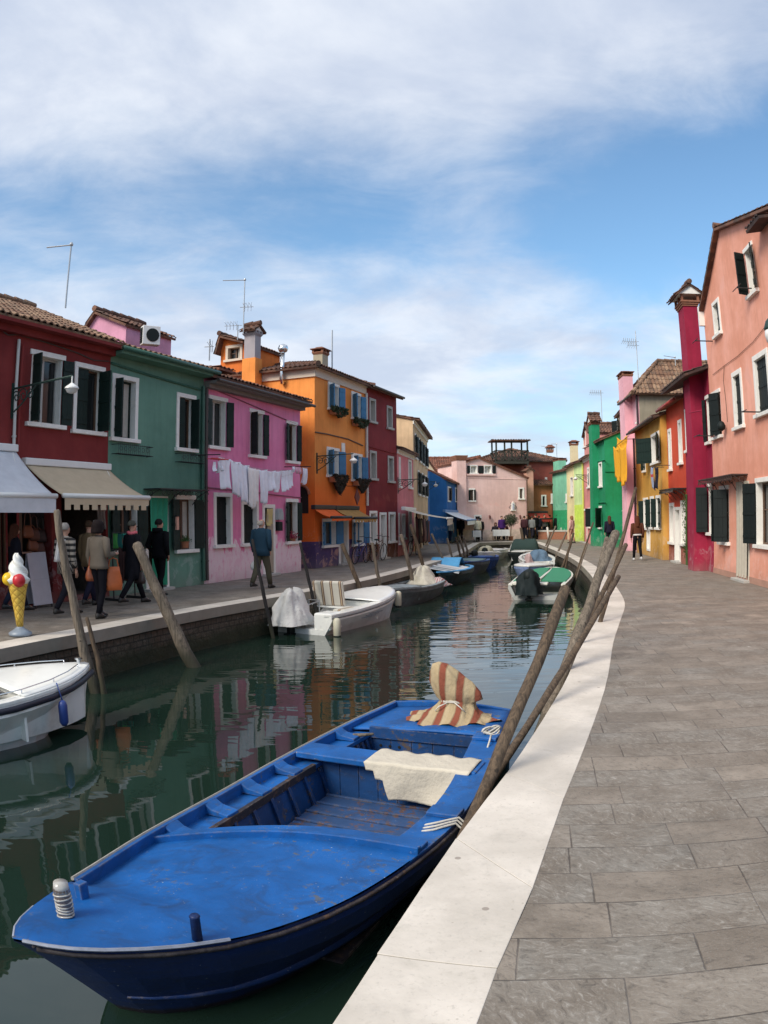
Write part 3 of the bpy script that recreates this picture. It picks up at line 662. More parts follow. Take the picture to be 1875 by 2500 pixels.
# ================================================================== LEFT ROW
U1 = Vector((.385, .923)).normalized(); P1 = Vector((-4.83, 19.78))
C_RED = (.20, .026, .026); C_GREEN = (.115, .245, .185); C_PINK = (.80, .225, .42); C_ORANGE = (.82, .275, .06)
C_DKRED = (.20, .026, .03); C_BLUE = (.022, .13, .38)
def pg(name, label, cat, root, px, mat, z0=None): pass
fr = Fac(P1 - U1 * 13.0, P1 - U1 * 3.74)
m_red = plaster('brick_red_plaster', C_RED, fade=(.235, .038, .035), stain=.3)
hr = house('red_house', 'dark red two storey house with two shop awnings, nearest house on the left quay', fr, 5.85, 6.2, m_red, rise=1.35, ov=.42, rmat=tiles_pale, seed=3,
    wins=[((74, 851, 152, 1050), 'open', dict(shut=(95, 172), cmat=grey_stone, lw=.33, lintel_only=True)), ((182, 882, 251, 1066), 'inner', dict(shut=(0, 85), lw=.5)),
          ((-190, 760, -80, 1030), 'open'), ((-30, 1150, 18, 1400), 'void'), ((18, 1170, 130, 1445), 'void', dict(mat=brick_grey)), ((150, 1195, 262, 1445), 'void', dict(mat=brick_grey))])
def pxbox(fac, px, y0, y1, clampz=None):
    s0, z0, s1, z1 = fac.rect(px); return s0, s1, y0, y1, z0, z1
def cable(root, fac, pts, out=.02, r=.014, mat=None, name='cable'):
    q = [fac.proud(x, y, out) for x, y in pts]; M().tube(q, r, 6).build(name, mat or pipe_dark, root)
def drain(root, x, z1, z0=.05, mat=None, r=.045, y=-.07, name='drainpipe', bracket=True):
    mm = M(); mm.tube([(x, y, z1), (x, y, z0)], r, 10)
    for k in range(int((z1 - z0) / 1.6)): mm.lathe([(r + .012, 0), (r + .012, .04)], 10, (x, y, z0 + .5 + k * 1.6)).box(x - .015, x + .015, y, .0, z0 + .5 + k * 1.6, z0 + .53 + k * 1.6)
    mm.build(name, mat or pipe_dark, root, smooth=False)
s_, z_ = fr.sz(37, 900); drain(hr, s_, 5.4, 2.9, pipe_white, .035); drain(hr, s_ + .12, 5.3, .1, m_red, .03)
cable(hr, fr, [(-10, 795), (20, 818), (45, 817), (120, 838), (190, 862), (230, 880), (266, 882)])
M().box(0, fr.L, -.40, -.002, 5.64, 5.72).box(0, fr.L, -.16, -.003, 5.5, 5.64).build('cornice', m_red, hr)

def awning(root, fac, top, front, out, mat, bar, valance=.3, scallop=None, name='awning', ov=0.0, arms=True):
    """top: two px points on the wall; front: two px points on the plane `out` metres proud of it"""
    a, b = fac.proud(*top[0], 0), fac.proud(*top[1], 0); c, d = fac.proud(*front[0], out), fac.proud(*front[1], out)
    zt = (a.z + b.z) / 2; zf = (c.z + d.z) / 2; x0, x1 = a.x, b.x
    x0, x1 = (a.x + c.x) / 2, (b.x + d.x) / 2
    mm = M()
    def f(u, v): return (x0 + (x1 - x0) * u, -.1 - (out - .1) * v, zt + (zf - zt) * v - .05 * math.sin(math.pi * v) + .012 * math.sin(u * 24) * math.sin(math.pi * v))
    mm.grid(f, 26, 8); aw = mm.build(name, mat, root, smooth=True, solid=.008)
    M().box(x0 - .04, x1 + .04, -.17, -.002, zt - .02, zt + .13).build('cassette', bar, aw, bevel=.02)
    M().tube([(x0 - .03, -out - .02, zf), (x1 + .03, -out - .02, zf)], .05, 10).build('front_bar', bar, aw, smooth=True)
    if arms:
        for x in (x0 + .1, x1 - .1): M().tube([(x, -.15, zt - .05), (x + (.35 if x < (x0 + x1) / 2 else -.35), -out * .55, (zt + zf) / 2 - .1), (x, -out, zf - .02)], .02, 6).build('arm', bar, aw)
    vm = M(); n = scallop or 1
    if scallop:
        w_ = (x1 - x0) / n
        for i in range(n):
            a0 = x0 + i * w_; vm.box(a0, a0 + w_, -out - .035, -out - .03, zf - valance * .62, zf - .03); vm.box(a0, a0 + w_ * .64, -out - .035, -out - .03, zf - valance, zf - valance * .62)
    else: vm.box(x0, x1, -out - .035, -out - .03, zf - valance, zf - .03)
    vm.build('valance', mat, aw); return aw
m_aw_white = mat_cloth('white_awning_fabric', (.62, .63, .66), wr=.2); m_aw_beige = mat_cloth('beige_awning_fabric', (.56, .45, .31), wr=.2)
awning(hr, fr, ((-120, 1070), (30, 1121)), ((-80, 1205), (133, 1212)), 1.35, m_aw_white, white_plastic, .31)
awning(hr, fr, ((50, 1128), (262, 1152)), ((160, 1208), (356, 1217)), 1.3, m_aw_beige, white_plastic, .27, 10)
# brown timber uprights of the shop fronts
mm = M()
for px in (0, 16, 52): s = fr.sz(px, 1300)[0]; mm.box(s - .04, s + .04, .02, .1, 0, 2.9)
mm.build('shop_frame', wood_brown, hr)

fg = Fac(P1 - U1 * 3.74, P1)
m_green = plaster('sea_green_plaster', C_GREEN, fade=(.145, .29, .22), stain=.25)
hg = house('green_house', 'sea green two storey house beside the dark red shop, with empty wire flower racks', fg, 5.75, 6.0, m_green, rise=.95, ov=.42, rmat=tiles_pale, gutter=simple('green_gutter', (.03, .10, .07), .5), seed=5,
    wins=[((274, 910, 334, 1083), 'inner', dict(shut=(85, None), lw=.4, cmat=shut_green)), ((431, 957, 476, 1106), 'inner', dict(shut=(5, 88), lw=.45)),
          ((352, 1210, 412, 1440), 'door'), ((427, 1208, 478, 1348), 'open', dict(shut=(168, 172), lw=.55)), ((280, 1222, 340, 1350), 'open', dict(shut=(170, 170), lw=.5))])
cable(hg, fg, [(272, 886), (330, 905), (400, 926), (489, 951)], .03, .03, simple('green_conduit', (.03, .11, .075), .6))
drain(hg, fg.L - .1, 5.3, .1, simple('green_gutter', (.03, .10, .07), .5), .05)
M().box(.0, fg.L, -.40, -.002, 5.54, 5.62).build('soffit', m_green, hg)
s0, z0, s1, z1 = fg.rect((362, 1215, 408, 1425)); cm = M()
cm.grid(lambda u, v: (s0 + (s1 - s0) * u * (1 - .06 * v), -.06 - .05 * math.sin(u * 21 + v * 2) * (.4 + .6 * v), z1 - (z1 - .12) * v), 40, 10)
cm.build('door_curtain', mat_cloth('green_curtain_fabric', (.045, .30, .18)), hg, smooth=True, label='green fabric curtain hanging over the door')
def scroll_canopy(root, fac, p0, p1, out, drop, mat, name='canopy', sheet=True):
    a, b = fac.proud(*p0, 0), fac.proud(*p1, 0); z = (a.z + b.z) / 2; x0, x1 = a.x, b.x; mm = M()
    mm.box(x0, x1, -out, -.003, z, z + .03)
    for x in [x0 + .02] + [x0 + (x1 - x0) * (i + 1) / max(1, round((x1 - x0) / .9)) - .02 for i in range(max(1, round((x1 - x0) / .9)))]:
        mm.tube([(x, -.01, z - drop), (x, -out * .35, z - drop * .4), (x, -out + .03, z)], .012, 5)
        mm.tube([(x, -out * .4 + .10 * math.cos(t * .5) * (1 - t / 18), z - drop * .3 + .10 * math.sin(t * .5) * (1 - t / 18)) for t in range(16)], .009, 5)
    n = int((x1 - x0) / .2)
    for i in range(n):
        cx = x0 + (i + .5) * (x1 - x0) / n; mm.tube([(cx + .08 * math.cos(t * .55) * (1 - t / 17), -out, z - .09 + .08 * math.sin(t * .55) * (1 - t / 17)) for t in range(14)], .009, 5)
    return mm.build(name, mat, root)
scroll_canopy(hg, fg, (350, 1192), (470, 1204), .55, .35, iron)

fp = Fac(P1, P1 + U1 * 5.42)
m_pink = plaster('bright_pink_plaster', C_PINK, fade=(.84, .29, .48), stain=.3, peel=(.80, .62, .66), peel_h=1.0)
hp = house('pink_house', 'bright pink two storey house with peeling base behind the washing line', fp, 5.62, 6.0, m_pink, rise=.85, ov=.42, ovs=.12, seed=9,
    wins=[((509, 963, 554, 1101), 'open', dict(shut=(172, 160), lw=.32, cmat=grey_stone, lintel_only=True)), ((608, 996, 644, 1121), 'open', dict(shut=(100, 168), lw=.34, lintel_only=True)), ((698, 1025, 726, 1134), 'open', dict(shut=(165, 165), lw=.34, lintel_only=True)),
          ((521, 1202, 567, 1336), 'closed', dict(smat=shut_black)), ((588, 1222, 631, 1332), 'closed', dict(smat=shut_black)), ((640, 1231, 672, 1399), 'door', dict(mat=simple('cream_door', (.52, .45, .36), .7))),
          ((697, 1217, 728, 1327), 'open', dict(shut=(168, 165), lw=.34))])
M().box(0, fp.L, -.42, -.002, 5.38, 5.46).box(0, fp.L, -.2, -.003, 5.28, 5.38).build('soffit', simple('grey_soffit', (.2, .18, .17), .8), hp)
M().tube([(-.02, -.5, 5.45), (fp.L + .1, -.5, 5.42)], .05, 8).build('gutter', pipe_dark, hp)
cable(hp, fp, [(510, 945), (560, 966), (640, 1000), (738, 1042)], .02, .018, simple('pink_conduit', (.28, .08, .14), .6)); cable(hp, fp, [(508, 1190), (600, 1200), (735, 1215)], .02, .018, simple('pink_conduit', (.28, .08, .14), .6))
drain(hp, .06, 5.3, .1, pipe_dark, .045)
s0, z0, s1, z1 = fp.rect((651, 1240, 668, 1396)); cm = M(); cm.grid(lambda u, v: (s0 + (s1 - s0) * u, -.02 - .02 * math.sin(u * 19), z1 - (z1 - .1) * v), 16, 6)
cm.build('door_curtain', mat_cloth('beige_curtain_fabric', (.42, .35, .27)), hp, smooth=True)
# low far roofs and small red terracotta roof hatch on the pink house
tiles(hp, (2.0, .9, 6.3), (1, 0, 0), (0, 1, .1), .9, .8, tiles_red, name='roof_hatch')

# attic room in pink, behind the green house
def block(name, label, px_l, px_c, px_r, y_c, Yc, wall, roof='gable', apex_px=None, n_=0, **k):
    """box whose near corner is seen at px_c; end wall faces the camera, long wall follows the quay"""
    C = at(px_c, y_c, Yc); c2 = Vector((C.x, C.y)); e = Vector((U1.y, -U1.x))
    def solve(px, dr):
        r = ray(px, y_c); return (r.x * c2.y - r.y * c2.x) / (dr.x * r.y - dr.y * r.x)
    w_ = solve(px_l, -e); d_ = solve(px_r, U1); fa = Fac(c2 - e * w_, c2)
    ap = (fa.L * .3, C.z + .3) if apex_px is None else (fa.sz(*apex_px)[0], fa.sz(*apex_px)[1])
    return fa, house(name, label, fa, C.z - .05, max(1.0, d_), wall, roof, apex=ap, HR=C.z - .08, **k)
fa, ha = block('attic_room', 'pale pink attic room rising behind the red and green roofs', 207, 309, 420, 788, 20.5, plaster('pale_pink_plaster', (.62, .30, .42), stain=.2), apex_px=(237, 766), ov=.1, ovs=.15, seed=21, cat='attic')
fa, ha = block('orange_attic', 'small bright orange attic house with a window, behind the grey chimney', 540, 598, 684, 834, 27.0, plaster('deep_orange_plaster', (.66, .17, .035), stain=.2), apex_px=(545, 826), ov=.1, ovs=.3, seed=22, cat='attic', wins=[((552, 845, 592, 880), 'glass', dict(fmat=simple('cream_cornice', (.62, .52, .42), .8, .1)))])

# orange corner house
U2 = Vector((.3758, .9267)); P2 = Vector((-2.77, 24.94))
fo = Fac(P2 + U2 * 1.08, P2 + U2 * 5.48)
m_or = plaster('orange_plaster', C_ORANGE, lower=(.075, .05, .13), lower_h=.92, stain=.3, fade=(.86, .32, .08), second=((.74, .14, .02), 3.3))
blue_w = dict(smat=shut_blue, lw=.42, cmat=shut_blue)
ho = house('orange_house', 'orange three storey corner house with blue shutters and purple base', fo, 7.0, 5.6, m_or, 'hip', rise=.6, ov=.3, seed=11, fascia=simple('cream_cornice', (.62, .52, .42), .8, .1), fascia_h=.34,
    wins=[((800, 930, 828, 1008), 'open', dict(shut=(125, 160), **blue_w)), ((857, 954, 881, 1030), 'open', dict(shut=(125, 160), **blue_w)),
          ((797, 1090, 828, 1168), 'open', dict(shut=(125, 160), **blue_w)), ((857, 1105, 884, 1178), 'open', dict(shut=(125, 160), **blue_w)),
          ((786, 1266, 821, 1335), 'open', dict(shut=(160, 150), smat=shut_blue, cmat=shut_blue, lw=.35)), ((826, 1262, 851, 1379), 'door', dict(mat=grey_stone)), ((859, 1268, 888, 1332), 'open', dict(shut=(150, 160), smat=shut_blue, cmat=shut_blue, lw=.35))])
M().box(-.06, -.002, -.05, 5.6, 6.66, 7.03).build('side_cornice', simple('cream_cornice', (.62, .52, .42), .8, .1), ho)
s, z = fo.sz(837, 1096); M().box(s - .14, s + .14, -.03, -.002, z - .22, z + .22).build('wall_plaque', white_paint, ho)
drain(ho, fo.L - .02, 6.7, 2.2, pipe_white, .055); cable(ho, fo, [(770, 1055), (800, 1060), (850, 1072), (886, 1088)], .02, .025, wood_brown)
# brick niche in the side wall (side frame: x=0 plane)
mm = M(); mm.tube([(-.02, 1.0, 2.55 + .0)] + [(-.02, .55 + .33 * math.cos(t), 2.55 + .33 * math.sin(t)) for t in [math.pi * k / 10 for k in range(11)]], .05, 6); mm.build('niche_arch', brick, ho)
M().prism([(.26 + .29 - .29 * math.cos(math.pi * k / 10), 2.55 + .29 * math.sin(math.pi * k / 10)) for k in range(11)] + [(.84, 1.9), (.26, 1.9)], 'x', -.012, -.002).build('niche', dark_in, ho)
m_aw_or = mat_cloth('orange_awning_fabric', (.78, .15, .04), wr=.2); m_aw_st = mat_cloth('olive_striped_awning_fabric', (.42, .25, .09), wr=.2)
awning(ho, fo, ((782, 1240), (822, 1245)), ((786, 1264), (843, 1262)), .75, m_aw_or, iron, .12, arms=False)
awning(ho, fo, ((826, 1240), (884, 1247)), ((852, 1264), (902, 1265)), .85, m_aw_st, iron, .16, 8, arms=False)
# grey chimney on the side, steel flue, second chimney
A_ = Vector((fo.A.x, fo.A.y, 0)); inv = Matrix.Rotation(-fo.rz, 4, 'Z') @ Matrix.Translation(-A_)
def loc(fac, v):
    q = Vector((v[0], v[1])) - fac.A; n = Vector((-fac.d.y, fac.d.x)); return Vector((q.dot(fac.d), q.dot(n), v[2]))
def side_pt(fac, px, py, off=0.0):
    """pixel ray meets the side wall plane x = off of the facade frame"""
    n = Vector((-fac.d.y, fac.d.x)); A2 = fac.A + fac.d * off; q = onplane(px, py, A2, n); return Vector((off, q[0], q[1]))
a = side_pt(fo, 600, 870, -.35); b = side_pt(fo, 630, 870, -.35); ct = side_pt(fo, 610, 822, -.35)
M().box(-.56, -.1, (a.y + b.y) / 2 - .28, (a.y + b.y) / 2 + .28, 4.5, ct.z - .85).build('chimney_base', m_or, ho)
chimney(ho, -.32, (a.y + b.y) / 2, 4.5, ct.z, .40, .46, simple('grey_render', (.34, .31, .33), .9, .15, 3, .2), flare=.06, cs=.5, capmat=simple('grey_render', (.34, .31, .33), .9, .15, 3, .2))
p = side_pt(fo, 690, 935, -.1); q = side_pt(fo, 691, 862, -.2)
mm = M(); mm.tube([(0, p.y, p.z), (-.14, p.y, p.z), (-.2, p.y, p.z + .12), (-.2, q.y, q.z)], .07, 12); mm.build('flue', steel, ho, smooth=True)
mm = M(); mm.lathe([(.05, 0), (.15, .06), (.19, .17), (.15, .28), (.04, .33)], 14, (-.2, q.y, q.z)); mm.build('flue_cowl', steel, ho, smooth=True)
s = fo.sz(832, 900)[0]; c2 = chimney(ho, s + .9, 1.3, 6.9, at(830, 870, 29.5).z, .5, .4, simple('beige_chimney', (.38, .33, .24), .9, .2, 4, .2), 'flat', flare=.05, cs=.5)

# dark red three storey house
fd = Fac(P2 + U2 * 5.48, P2 + U2 * 8.95)
m_dr = plaster('maroon_red_plaster', C_DKRED, lower=(.12, .045, .025), lower_h=.85, stain=.25, patches=(.24, .05, .045))
nf = dict(fmat=grey_stone, cmat=grey_stone, fw=.1)
hd_ = house('maroon_house', 'narrow dark red three storey house next to the orange corner house', fd, 7.0, 5.6, m_dr, rise=1.0, ov=.32, seed=13,
    wins=[((901, 970, 917, 1036), 'glass', nf), ((943.5, 989, 957.5, 1051), 'glass', nf), ((902, 1099, 919, 1174), 'glass', nf), ((946, 1112, 961, 1180), 'glass', nf),
          ((901.5, 1247, 920.5, 1328), 'glass', dict(cmat=grey_stone)), ((926, 1251, 943.5, 1359), 'door', dict(mat=simple('pale_door', (.42, .42, .40), .6))), ((948, 1250, 965, 1325), 'glass', dict(cmat=grey_stone))])
M().tube([(0, -.38, 6.98), (fd.L, -.38, 6.98)], .05, 8).build('gutter', pipe_dark, hd_)
cable(hd_, fd, [(893, 1088), (930, 1098), (968, 1108)], .02, .02, m_dr)

# narrow rose house, then cream ones
PN = Vector((1.47, 37.3)); fn = Fac(fd.B, PN)
hn = house('rose_house', 'low rose pink house between the dark red house and the cream house', fn, 4.75, 4.5, plaster('rose_plaster', (.60, .20, .22), stain=.25), rise=.6, ov=.3, seed=15, fascia=white_paint,
    wins=[((973, 1115, 977.5, 1192), 'glass'), ((996, 1121, 1004.5, 1195), 'glass'), ((980, 1254, 989, 1317), 'blind'), ((972.5, 1252, 976.5, 1330), 'blind'), ((997, 1240, 1005, 1352), 'door', dict(mat=simple('plum_door', (.06, .015, .02), .6)))])
PT = Vector((2.72, 46.7)); ft = Fac(PN, PT)
m_cream = plaster('cream_tan_plaster', (.62, .44, .27), stain=.3)
ht = house('cream_house', 'cream three storey house with dark open shutters over a shop with clothes on display', ft, 6.55, 5.0, m_cream, rise=.5, ov=.35, seed=17, fascia=white_paint,
    wins=[(('m', s_q, z_q, s_q + 1.0, z_q + 1.35), 'open', dict(smat=shut_black, shut=(170, 172), lw=.5)) for s_q, z_q in ((.9, 4.65), (3.3, 4.65), (5.2, 4.65), (7.6, 4.65), (2.4, 2.85), (4.9, 2.85), (7.3, 2.85))] + [
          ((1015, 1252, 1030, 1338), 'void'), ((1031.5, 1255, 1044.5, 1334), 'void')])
awning(ht, ft, ((1019, 1244), (1043, 1252)), ((1061, 1266), (1077, 1268)), 1.9, mat_cloth('cream_awning_fabric', (.62, .57, .47), wr=.1), white_plastic, .3, arms=False)
# taller cream block behind the rose house
k0, k1 = at(966, 1045, 39.0), at(984, 1045, 39.2)
fk = Fac((k0.x - 2.2, k0.y - .2), (k1.x, k1.y)); hk = house('cream_block', 'cream upper block with a brown panel rising behind the rose house roof', fk, at(984, 1040, 39.2).z, 3.4, plaster('pale_cream_plaster', (.66, .55, .36), stain=.2), 'hip', rise=.5, ov=.25, seed=18)
M().box(fk.L + .002, fk.L + .05, .15, 2.6, 5.2, at(984, 1040, 39.2).z - .75).box(fk.L + .002, fk.L + .12, .05, .15, 4.6, at(984, 1040, 39.2).z - .1).build('brown_panel', simple('brown_panel', (.26, .11, .05), .8), hk)
# blue house
fb = Fac((2.92, 48.4), (4.03, 48.55)); m_blue = plaster('cobalt_blue_plaster', C_BLUE, fade=(.03, .16, .44), stain=.15)
hb = empty('blue_house', (fb.A.x, fb.A.y, 0), fb.rz, 'cobalt blue house jutting onto the left quay with its blank end wall facing the canal', 'house')
zA, zB = at(1047, 1150, 48.4).z, at(1091, 1172, 48.5).z; foot = [loc_(fb, v) for v in ((2.92, 48.4), (4.03, 48.55), (5.27, 54.1), (2.4, 54.8))]; mm = M()
tops = [zA, zB, zB, zA + .4]; mm.add([(v.x, v.y, 0) for v in foot] + [(v.x, v.y, z) for v, z in zip(foot, tops)], [(0, 1, 5, 4), (1, 2, 6, 5), (2, 3, 7, 6), (3, 0, 4, 7), (4, 5, 6, 7)]); mm.build('wall', m_blue, hb)
ev = (foot[2] - foot[1]); inn = (foot[0] - foot[1]); kb = (zA - zB) / inn.length; en = ev.normalized(); up_ = Vector((-en.y, en.x)); tiles(hb, (foot[1].x - en.x * .1 - up_.x * .25, foot[1].y - en.y * .1 - up_.y * .25, zB - kb * .25 + .08), (en.x, en.y, 0), (up_.x, up_.y, kb), ev.length + .2, 1.75, tiles_red, seed=19)
fb2 = Fac((4.035, 48.55), (5.25, 54.1))
for r in ((1092.5, 1187, 1099.5, 1226), (1110.5, 1190, 1117, 1227)):
    s0, z0, s1, z1 = fb2.rect(r); o = empty('tmp'); bpy.data.objects.remove(o)
    wroot = M().box(s0, s1, -.05, .02, z0, z1).build('window', white_paint, hb, loc=loc(fb, (*fb2.A, 0)), rot=(0, 0, fb2.rz - fb.rz))
    M().box(s0 + .1, s1 - .1, -.06, -.045, z0 + .1, z1 - .1).build('pane', glass, wroot)
    M().box(s1 - .45, s1 + .0, -.13, -.09, z0 + .08, z1 - .08).build('shutter', shut_black, wroot)
sh = empty('stall_awning', (fb2.A.x, fb2.A.y, 0), fb2.rz, 'white awning with blue edge over the stall by the blue house', 'awning')
awning(sh, fb2, ((1093, 1249), (1117, 1251)), ((1130, 1270), (1170, 1269)), 1.5, mat_cloth('pale_awning_fabric', (.74, .76, .80), wr=.1), simple('blue_edge', (.12, .25, .5), .6), .3, name='awning_canopy')
# reddish long roof behind the blue house
r0, r1 = at(1000, 1166, 60), at(1120, 1166, 60); fR = Fac((r0.x, 60), (r1.x, 60))
house('long_house', 'long low house with a rusty red tiled roof behind the blue house', fR, r0.z - .1, 6, plaster('rust_plaster', (.3, .12, .08)), rise=1.75, ov=.3, rmat=tiles_red, seed=23)
r0, r1 = at(1052, 1140, 51.5), at(1063, 1142, 51.7); fR = Fac((r0.x - .6, 51.5), (r1.x, 51.7))
house('cream_dormer', 'small cream gabled dormer just above the blue house', fR, at(1063, 1147, 51.7).z, 2.0, plaster('dormer_cream', (.7, .6, .42)), 'gable', apex=((r1.x - r0.x + .6) * .4, at(1055, 1122, 51.5).z), HR=at(1063, 1147, 51.7).z - .1, rmat=tiles_red, seed=24, cat='attic')

# ================================================================== FAR END
fc = Fac((5.86, 53.6), (10.55, 54.9)); C_ROSE = (.80, .53, .48)
m_rose = plaster('salmon_rose_plaster', C_ROSE, lower=(.62, .50, .42), lower_h=.75, fade=(.84, .59, .54), stain=.2, patches=(.74, .45, .40))
zL = at(1138, 1128, 53.6).z
hc = house('rose_gable_house', 'wide pale pink gabled house facing down the canal at its end', fc, zL, 6.0, m_rose, 'gable', apex=(fc.sz(1170, 1119)[0], fc.sz(1170, 1119)[1]), HR=fc.sz(1290, 1168)[1], ovs=.12, seed=27, rmat=tiles_red,
    wins=[((1147, 1135, 1166, 1158), 'glass', dict(pane=simple('net_curtain', (.42, .43, .40), .8), cmat=white_paint, fw=.08)), ((1181, 1135, 1201, 1158), 'glass', dict(pane=simple('net_curtain', (.42, .43, .40), .8), cmat=white_paint, fw=.08)),
          ((1144, 1192, 1160, 1225), 'open', dict(smat=shut_black, shut=(170, 170), lw=.5)), ((1265, 1190, 1280, 1220), 'glass', dict()), ((1157, 1257, 1176, 1320), 'door', dict(mat=dark_in, panel=False))])
for r in ((1140, 1137, 1147, 1156), (1167, 1137, 1180, 1156), (1202, 1137, 1210, 1156)):
    s0, z0, s1, z1 = fc.rect(r); M().box(max(s0, .02), s1, -.06, -.02, z0, z1).build('shutter', shut_black, hc)
s0, z0, s1, z1 = fc.rect((1137, 1158, 1209, 1161)); M().box(.02, s1, -.12, -.002, z1 - .08, z1 + .02).build('string_course', m_rose, hc)
cable(hc, fc, [(1138, 1167), (1290, 1171)], .01, .02, m_rose); drain(hc, fc.L - .06, fc.sz(1290, 1168)[1] - .1, .05, wood_brown, .05)
# chimney breast at its left
fq = Fac((5.18, 53.3), (5.85, 53.45)); zz = at(1126, 1124, 53.4).z
q_ = M().box(0, fq.L, 0, 1.2, 0, zz).build('chimney_breast', m_rose, hc, loc=loc(fc, (5.18, 53.3, 0)), rot=(0, 0, fq.rz - fc.rz)); mm = M()
for i in range(4): mm.box(-.03 - .03 * i, fq.L + .03 + .03 * i, -.03 - .03 * i, 1.2, zz + .001 + i * .09, zz + .085 + i * .09)
mm.build('chimney_crown', brick, q_)
# wall shrine
s0, z0, s1, z1 = fc.rect((1243, 1223, 1260, 1247)); cx = (s0 + s1) / 2
sr = empty('wall_shrine', fc.world(cx, -.01, z0), fc.rz, 'small wall shrine with a white figure and iron scrolls on the pink gable house', 'shrine'); mm = M()
mm.box(-.2, .2, -.16, 0, 0, .06).prism([(-.14, .06), (.14, .06), (.14, .5), (0, .68), (-.14, .5)], 'y', -.1, -.0); mm.build('niche', white_paint, sr)
M().lathe([(.07, .08), (.06, .3), (.035, .42), (.05, .46), (.03, .54)], 8, (0, -.13, 0)).build('figure', simple('blue_grey_figure', (.3, .33, .4), .6), sr)
mm = M()
for sx in (-1, 1): mm.tube([(sx * (.2 + .1 * math.sin(t * .5)), -.03, .15 + t * .035) for t in range(14)], .015, 5)
mm.build('scroll', iron, sr)

# house behind with roof terrace (altana)
fh = Fac((9.2, 57.3), (16.6, 57.6)); h0 = at(1330, 1126, 57.5)
hh = house('brick_red_house', 'brick red three storey house with the wooden roof terrace behind the pink gable house', Fac((7.2, 58.5), (14.2, 58.8)), at(1320, 1126, 58.7).z, 7.0, plaster('rust_red_plaster', (.34, .09, .065), patches=(.42, .16, .10)), 'hip', rise=1.15, ov=.3, seed=31,
    wins=[((1304, 1240, 1312, 1262), 'closed', dict(smat=shut_black)), ((1330, 1165, 1336, 1178), 'glass')])
ff = Fac((7.2, 58.5), (14.2, 58.8)); cc = at(1343, 1105, 60); l_ = loc(ff, cc); chimney(hh, l_.x, l_.y, 7, cc.z, .42, .5, simple('terracotta_chimney', (.36, .13, .08), .8, .2, 4), 'flat', flare=.03)
# brown-orange front row
f2 = Fac((10.9, 57.0), (12.95, 57.2)); 
house('tawny_house', 'low tawny orange house under the brick red one, over the red restaurant awning', f2, at(1330, 1183, 57.1).z, 1.4, plaster('tawny_plaster', (.36, .13, .06), patches=(.45, .2, .09)), 'shed', rise=.35, ov=.35, seed=33,
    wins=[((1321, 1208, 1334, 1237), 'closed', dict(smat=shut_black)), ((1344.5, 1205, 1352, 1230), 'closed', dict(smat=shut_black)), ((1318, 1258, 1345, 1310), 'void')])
f3 = Fac((10.75, 56.2), (11.3, 56.3)); ag = house('tawny_stack', 'tall pale orange chimney stack in front of the tawny house', f3, at(1312, 1150, 56.2).z, .6, plaster('peach_plaster', (.6, .33, .24)), 'gable', rise=.2, ovs=.1, seed=34, cat='chimney')
# terrace
al = empty('roof_terrace', (0, 0, 0), 0, 'dark wooden roof terrace with crossed railings and a tiled canopy', 'terrace')
a0, a1 = at(1208, 1131, 57), at(1289, 1131, 57); zt = at(1250, 1072, 57).z; zf = a0.z + .12; zr = at(1250, 1100, 57).z; dw = simple('dark_weathered_wood', (.03, .03, .022), .85, .3, 9, .3)
M().box(a0.x, a1.x, 56.6, 59.2, zf - .18, zf).build('floor', dw, al)
for px in (1211.5, 1232, 1249, 1287.5):
    x = at(px, 1100, 56.7).x; M().box(x - .06, x + .06, 56.62, 56.74, zf - (3.0 if px > 1280 else .1), zt - .1).build('post', dw, al)
for x in (a0.x + .1, a1.x - .1): M().box(x - .06, x + .06, 59.0, 59.12, zf, zt + .2).build('post', dw, al)
mm = M(); mm.box(a0.x, a1.x, 56.62, 56.7, zr - .08, zr).box(a0.x, a1.x, 56.62, 56.7, zf + .05, zf + .13); nb = 5
for i in range(nb):
    x0 = a0.x + (a1.x - a0.x) * i / nb; x1 = a0.x + (a1.x - a0.x) * (i + 1) / nb; mm.bar((x0, 56.66, zf + .1), (x1, 56.66, zr - .05), .06); mm.bar((x0, 56.68, zr - .05), (x1, 56.68, zf + .1), .06); mm.box(x0 - .03, x0 + .03, 56.63, 56.7, zf, zr)
for x in (a0.x, a1.x): mm.box(x - .04, x + .04, 56.7, 59.2, zr - .08, zr); mm.bar((x, 56.7, zf + .1), (x, 59.1, zr - .1), .06); mm.bar((x, 56.7, zr - .1), (x, 59.1, zf + .1), .06)
mm.build('railing', dw, al)
tiles(al, (a0.x - .25, 56.4, zt - .12), (1, 0, 0), (0, 1, .03), a1.x - a0.x + .4, 2.6, tiles_dark, name='canopy', slab=.04)

# low brick parapet and restaurant awning
b0, b1 = gp(1314, 1317), gp(1389, 1317)
w_ = empty('brick_parapet', (b0.x, b0.y, 0), math.atan2(b1.y - b0.y, b1.x - b0.x), 'low reddish brick parapet with a pale stone top near the far corner', 'wall'); LL = (b1 - b0).length
M().box(0, LL, 0, .3, 0, .55).build('wall', brick, w_); M().box(-.04, LL + .04, -.04, .34, .55, .66).build('coping', grey_stone, w_, bevel=.01)
fz = Fac((10.6, 56.1), (13.0, 56.4)); rs = empty('restaurant_awning', (fz.A.x, fz.A.y, 0), fz.rz, 'dull red restaurant awning shading the crowd at the far corner', 'awning')
awning(rs, fz, ((1293, 1248), (1342, 1256)), ((1293, 1265), (1340, 1268)), 1.1, mat_cloth('dull_red_fabric', (.32, .05, .035), wr=.2), iron, .25, 9, name='awning_canopy')
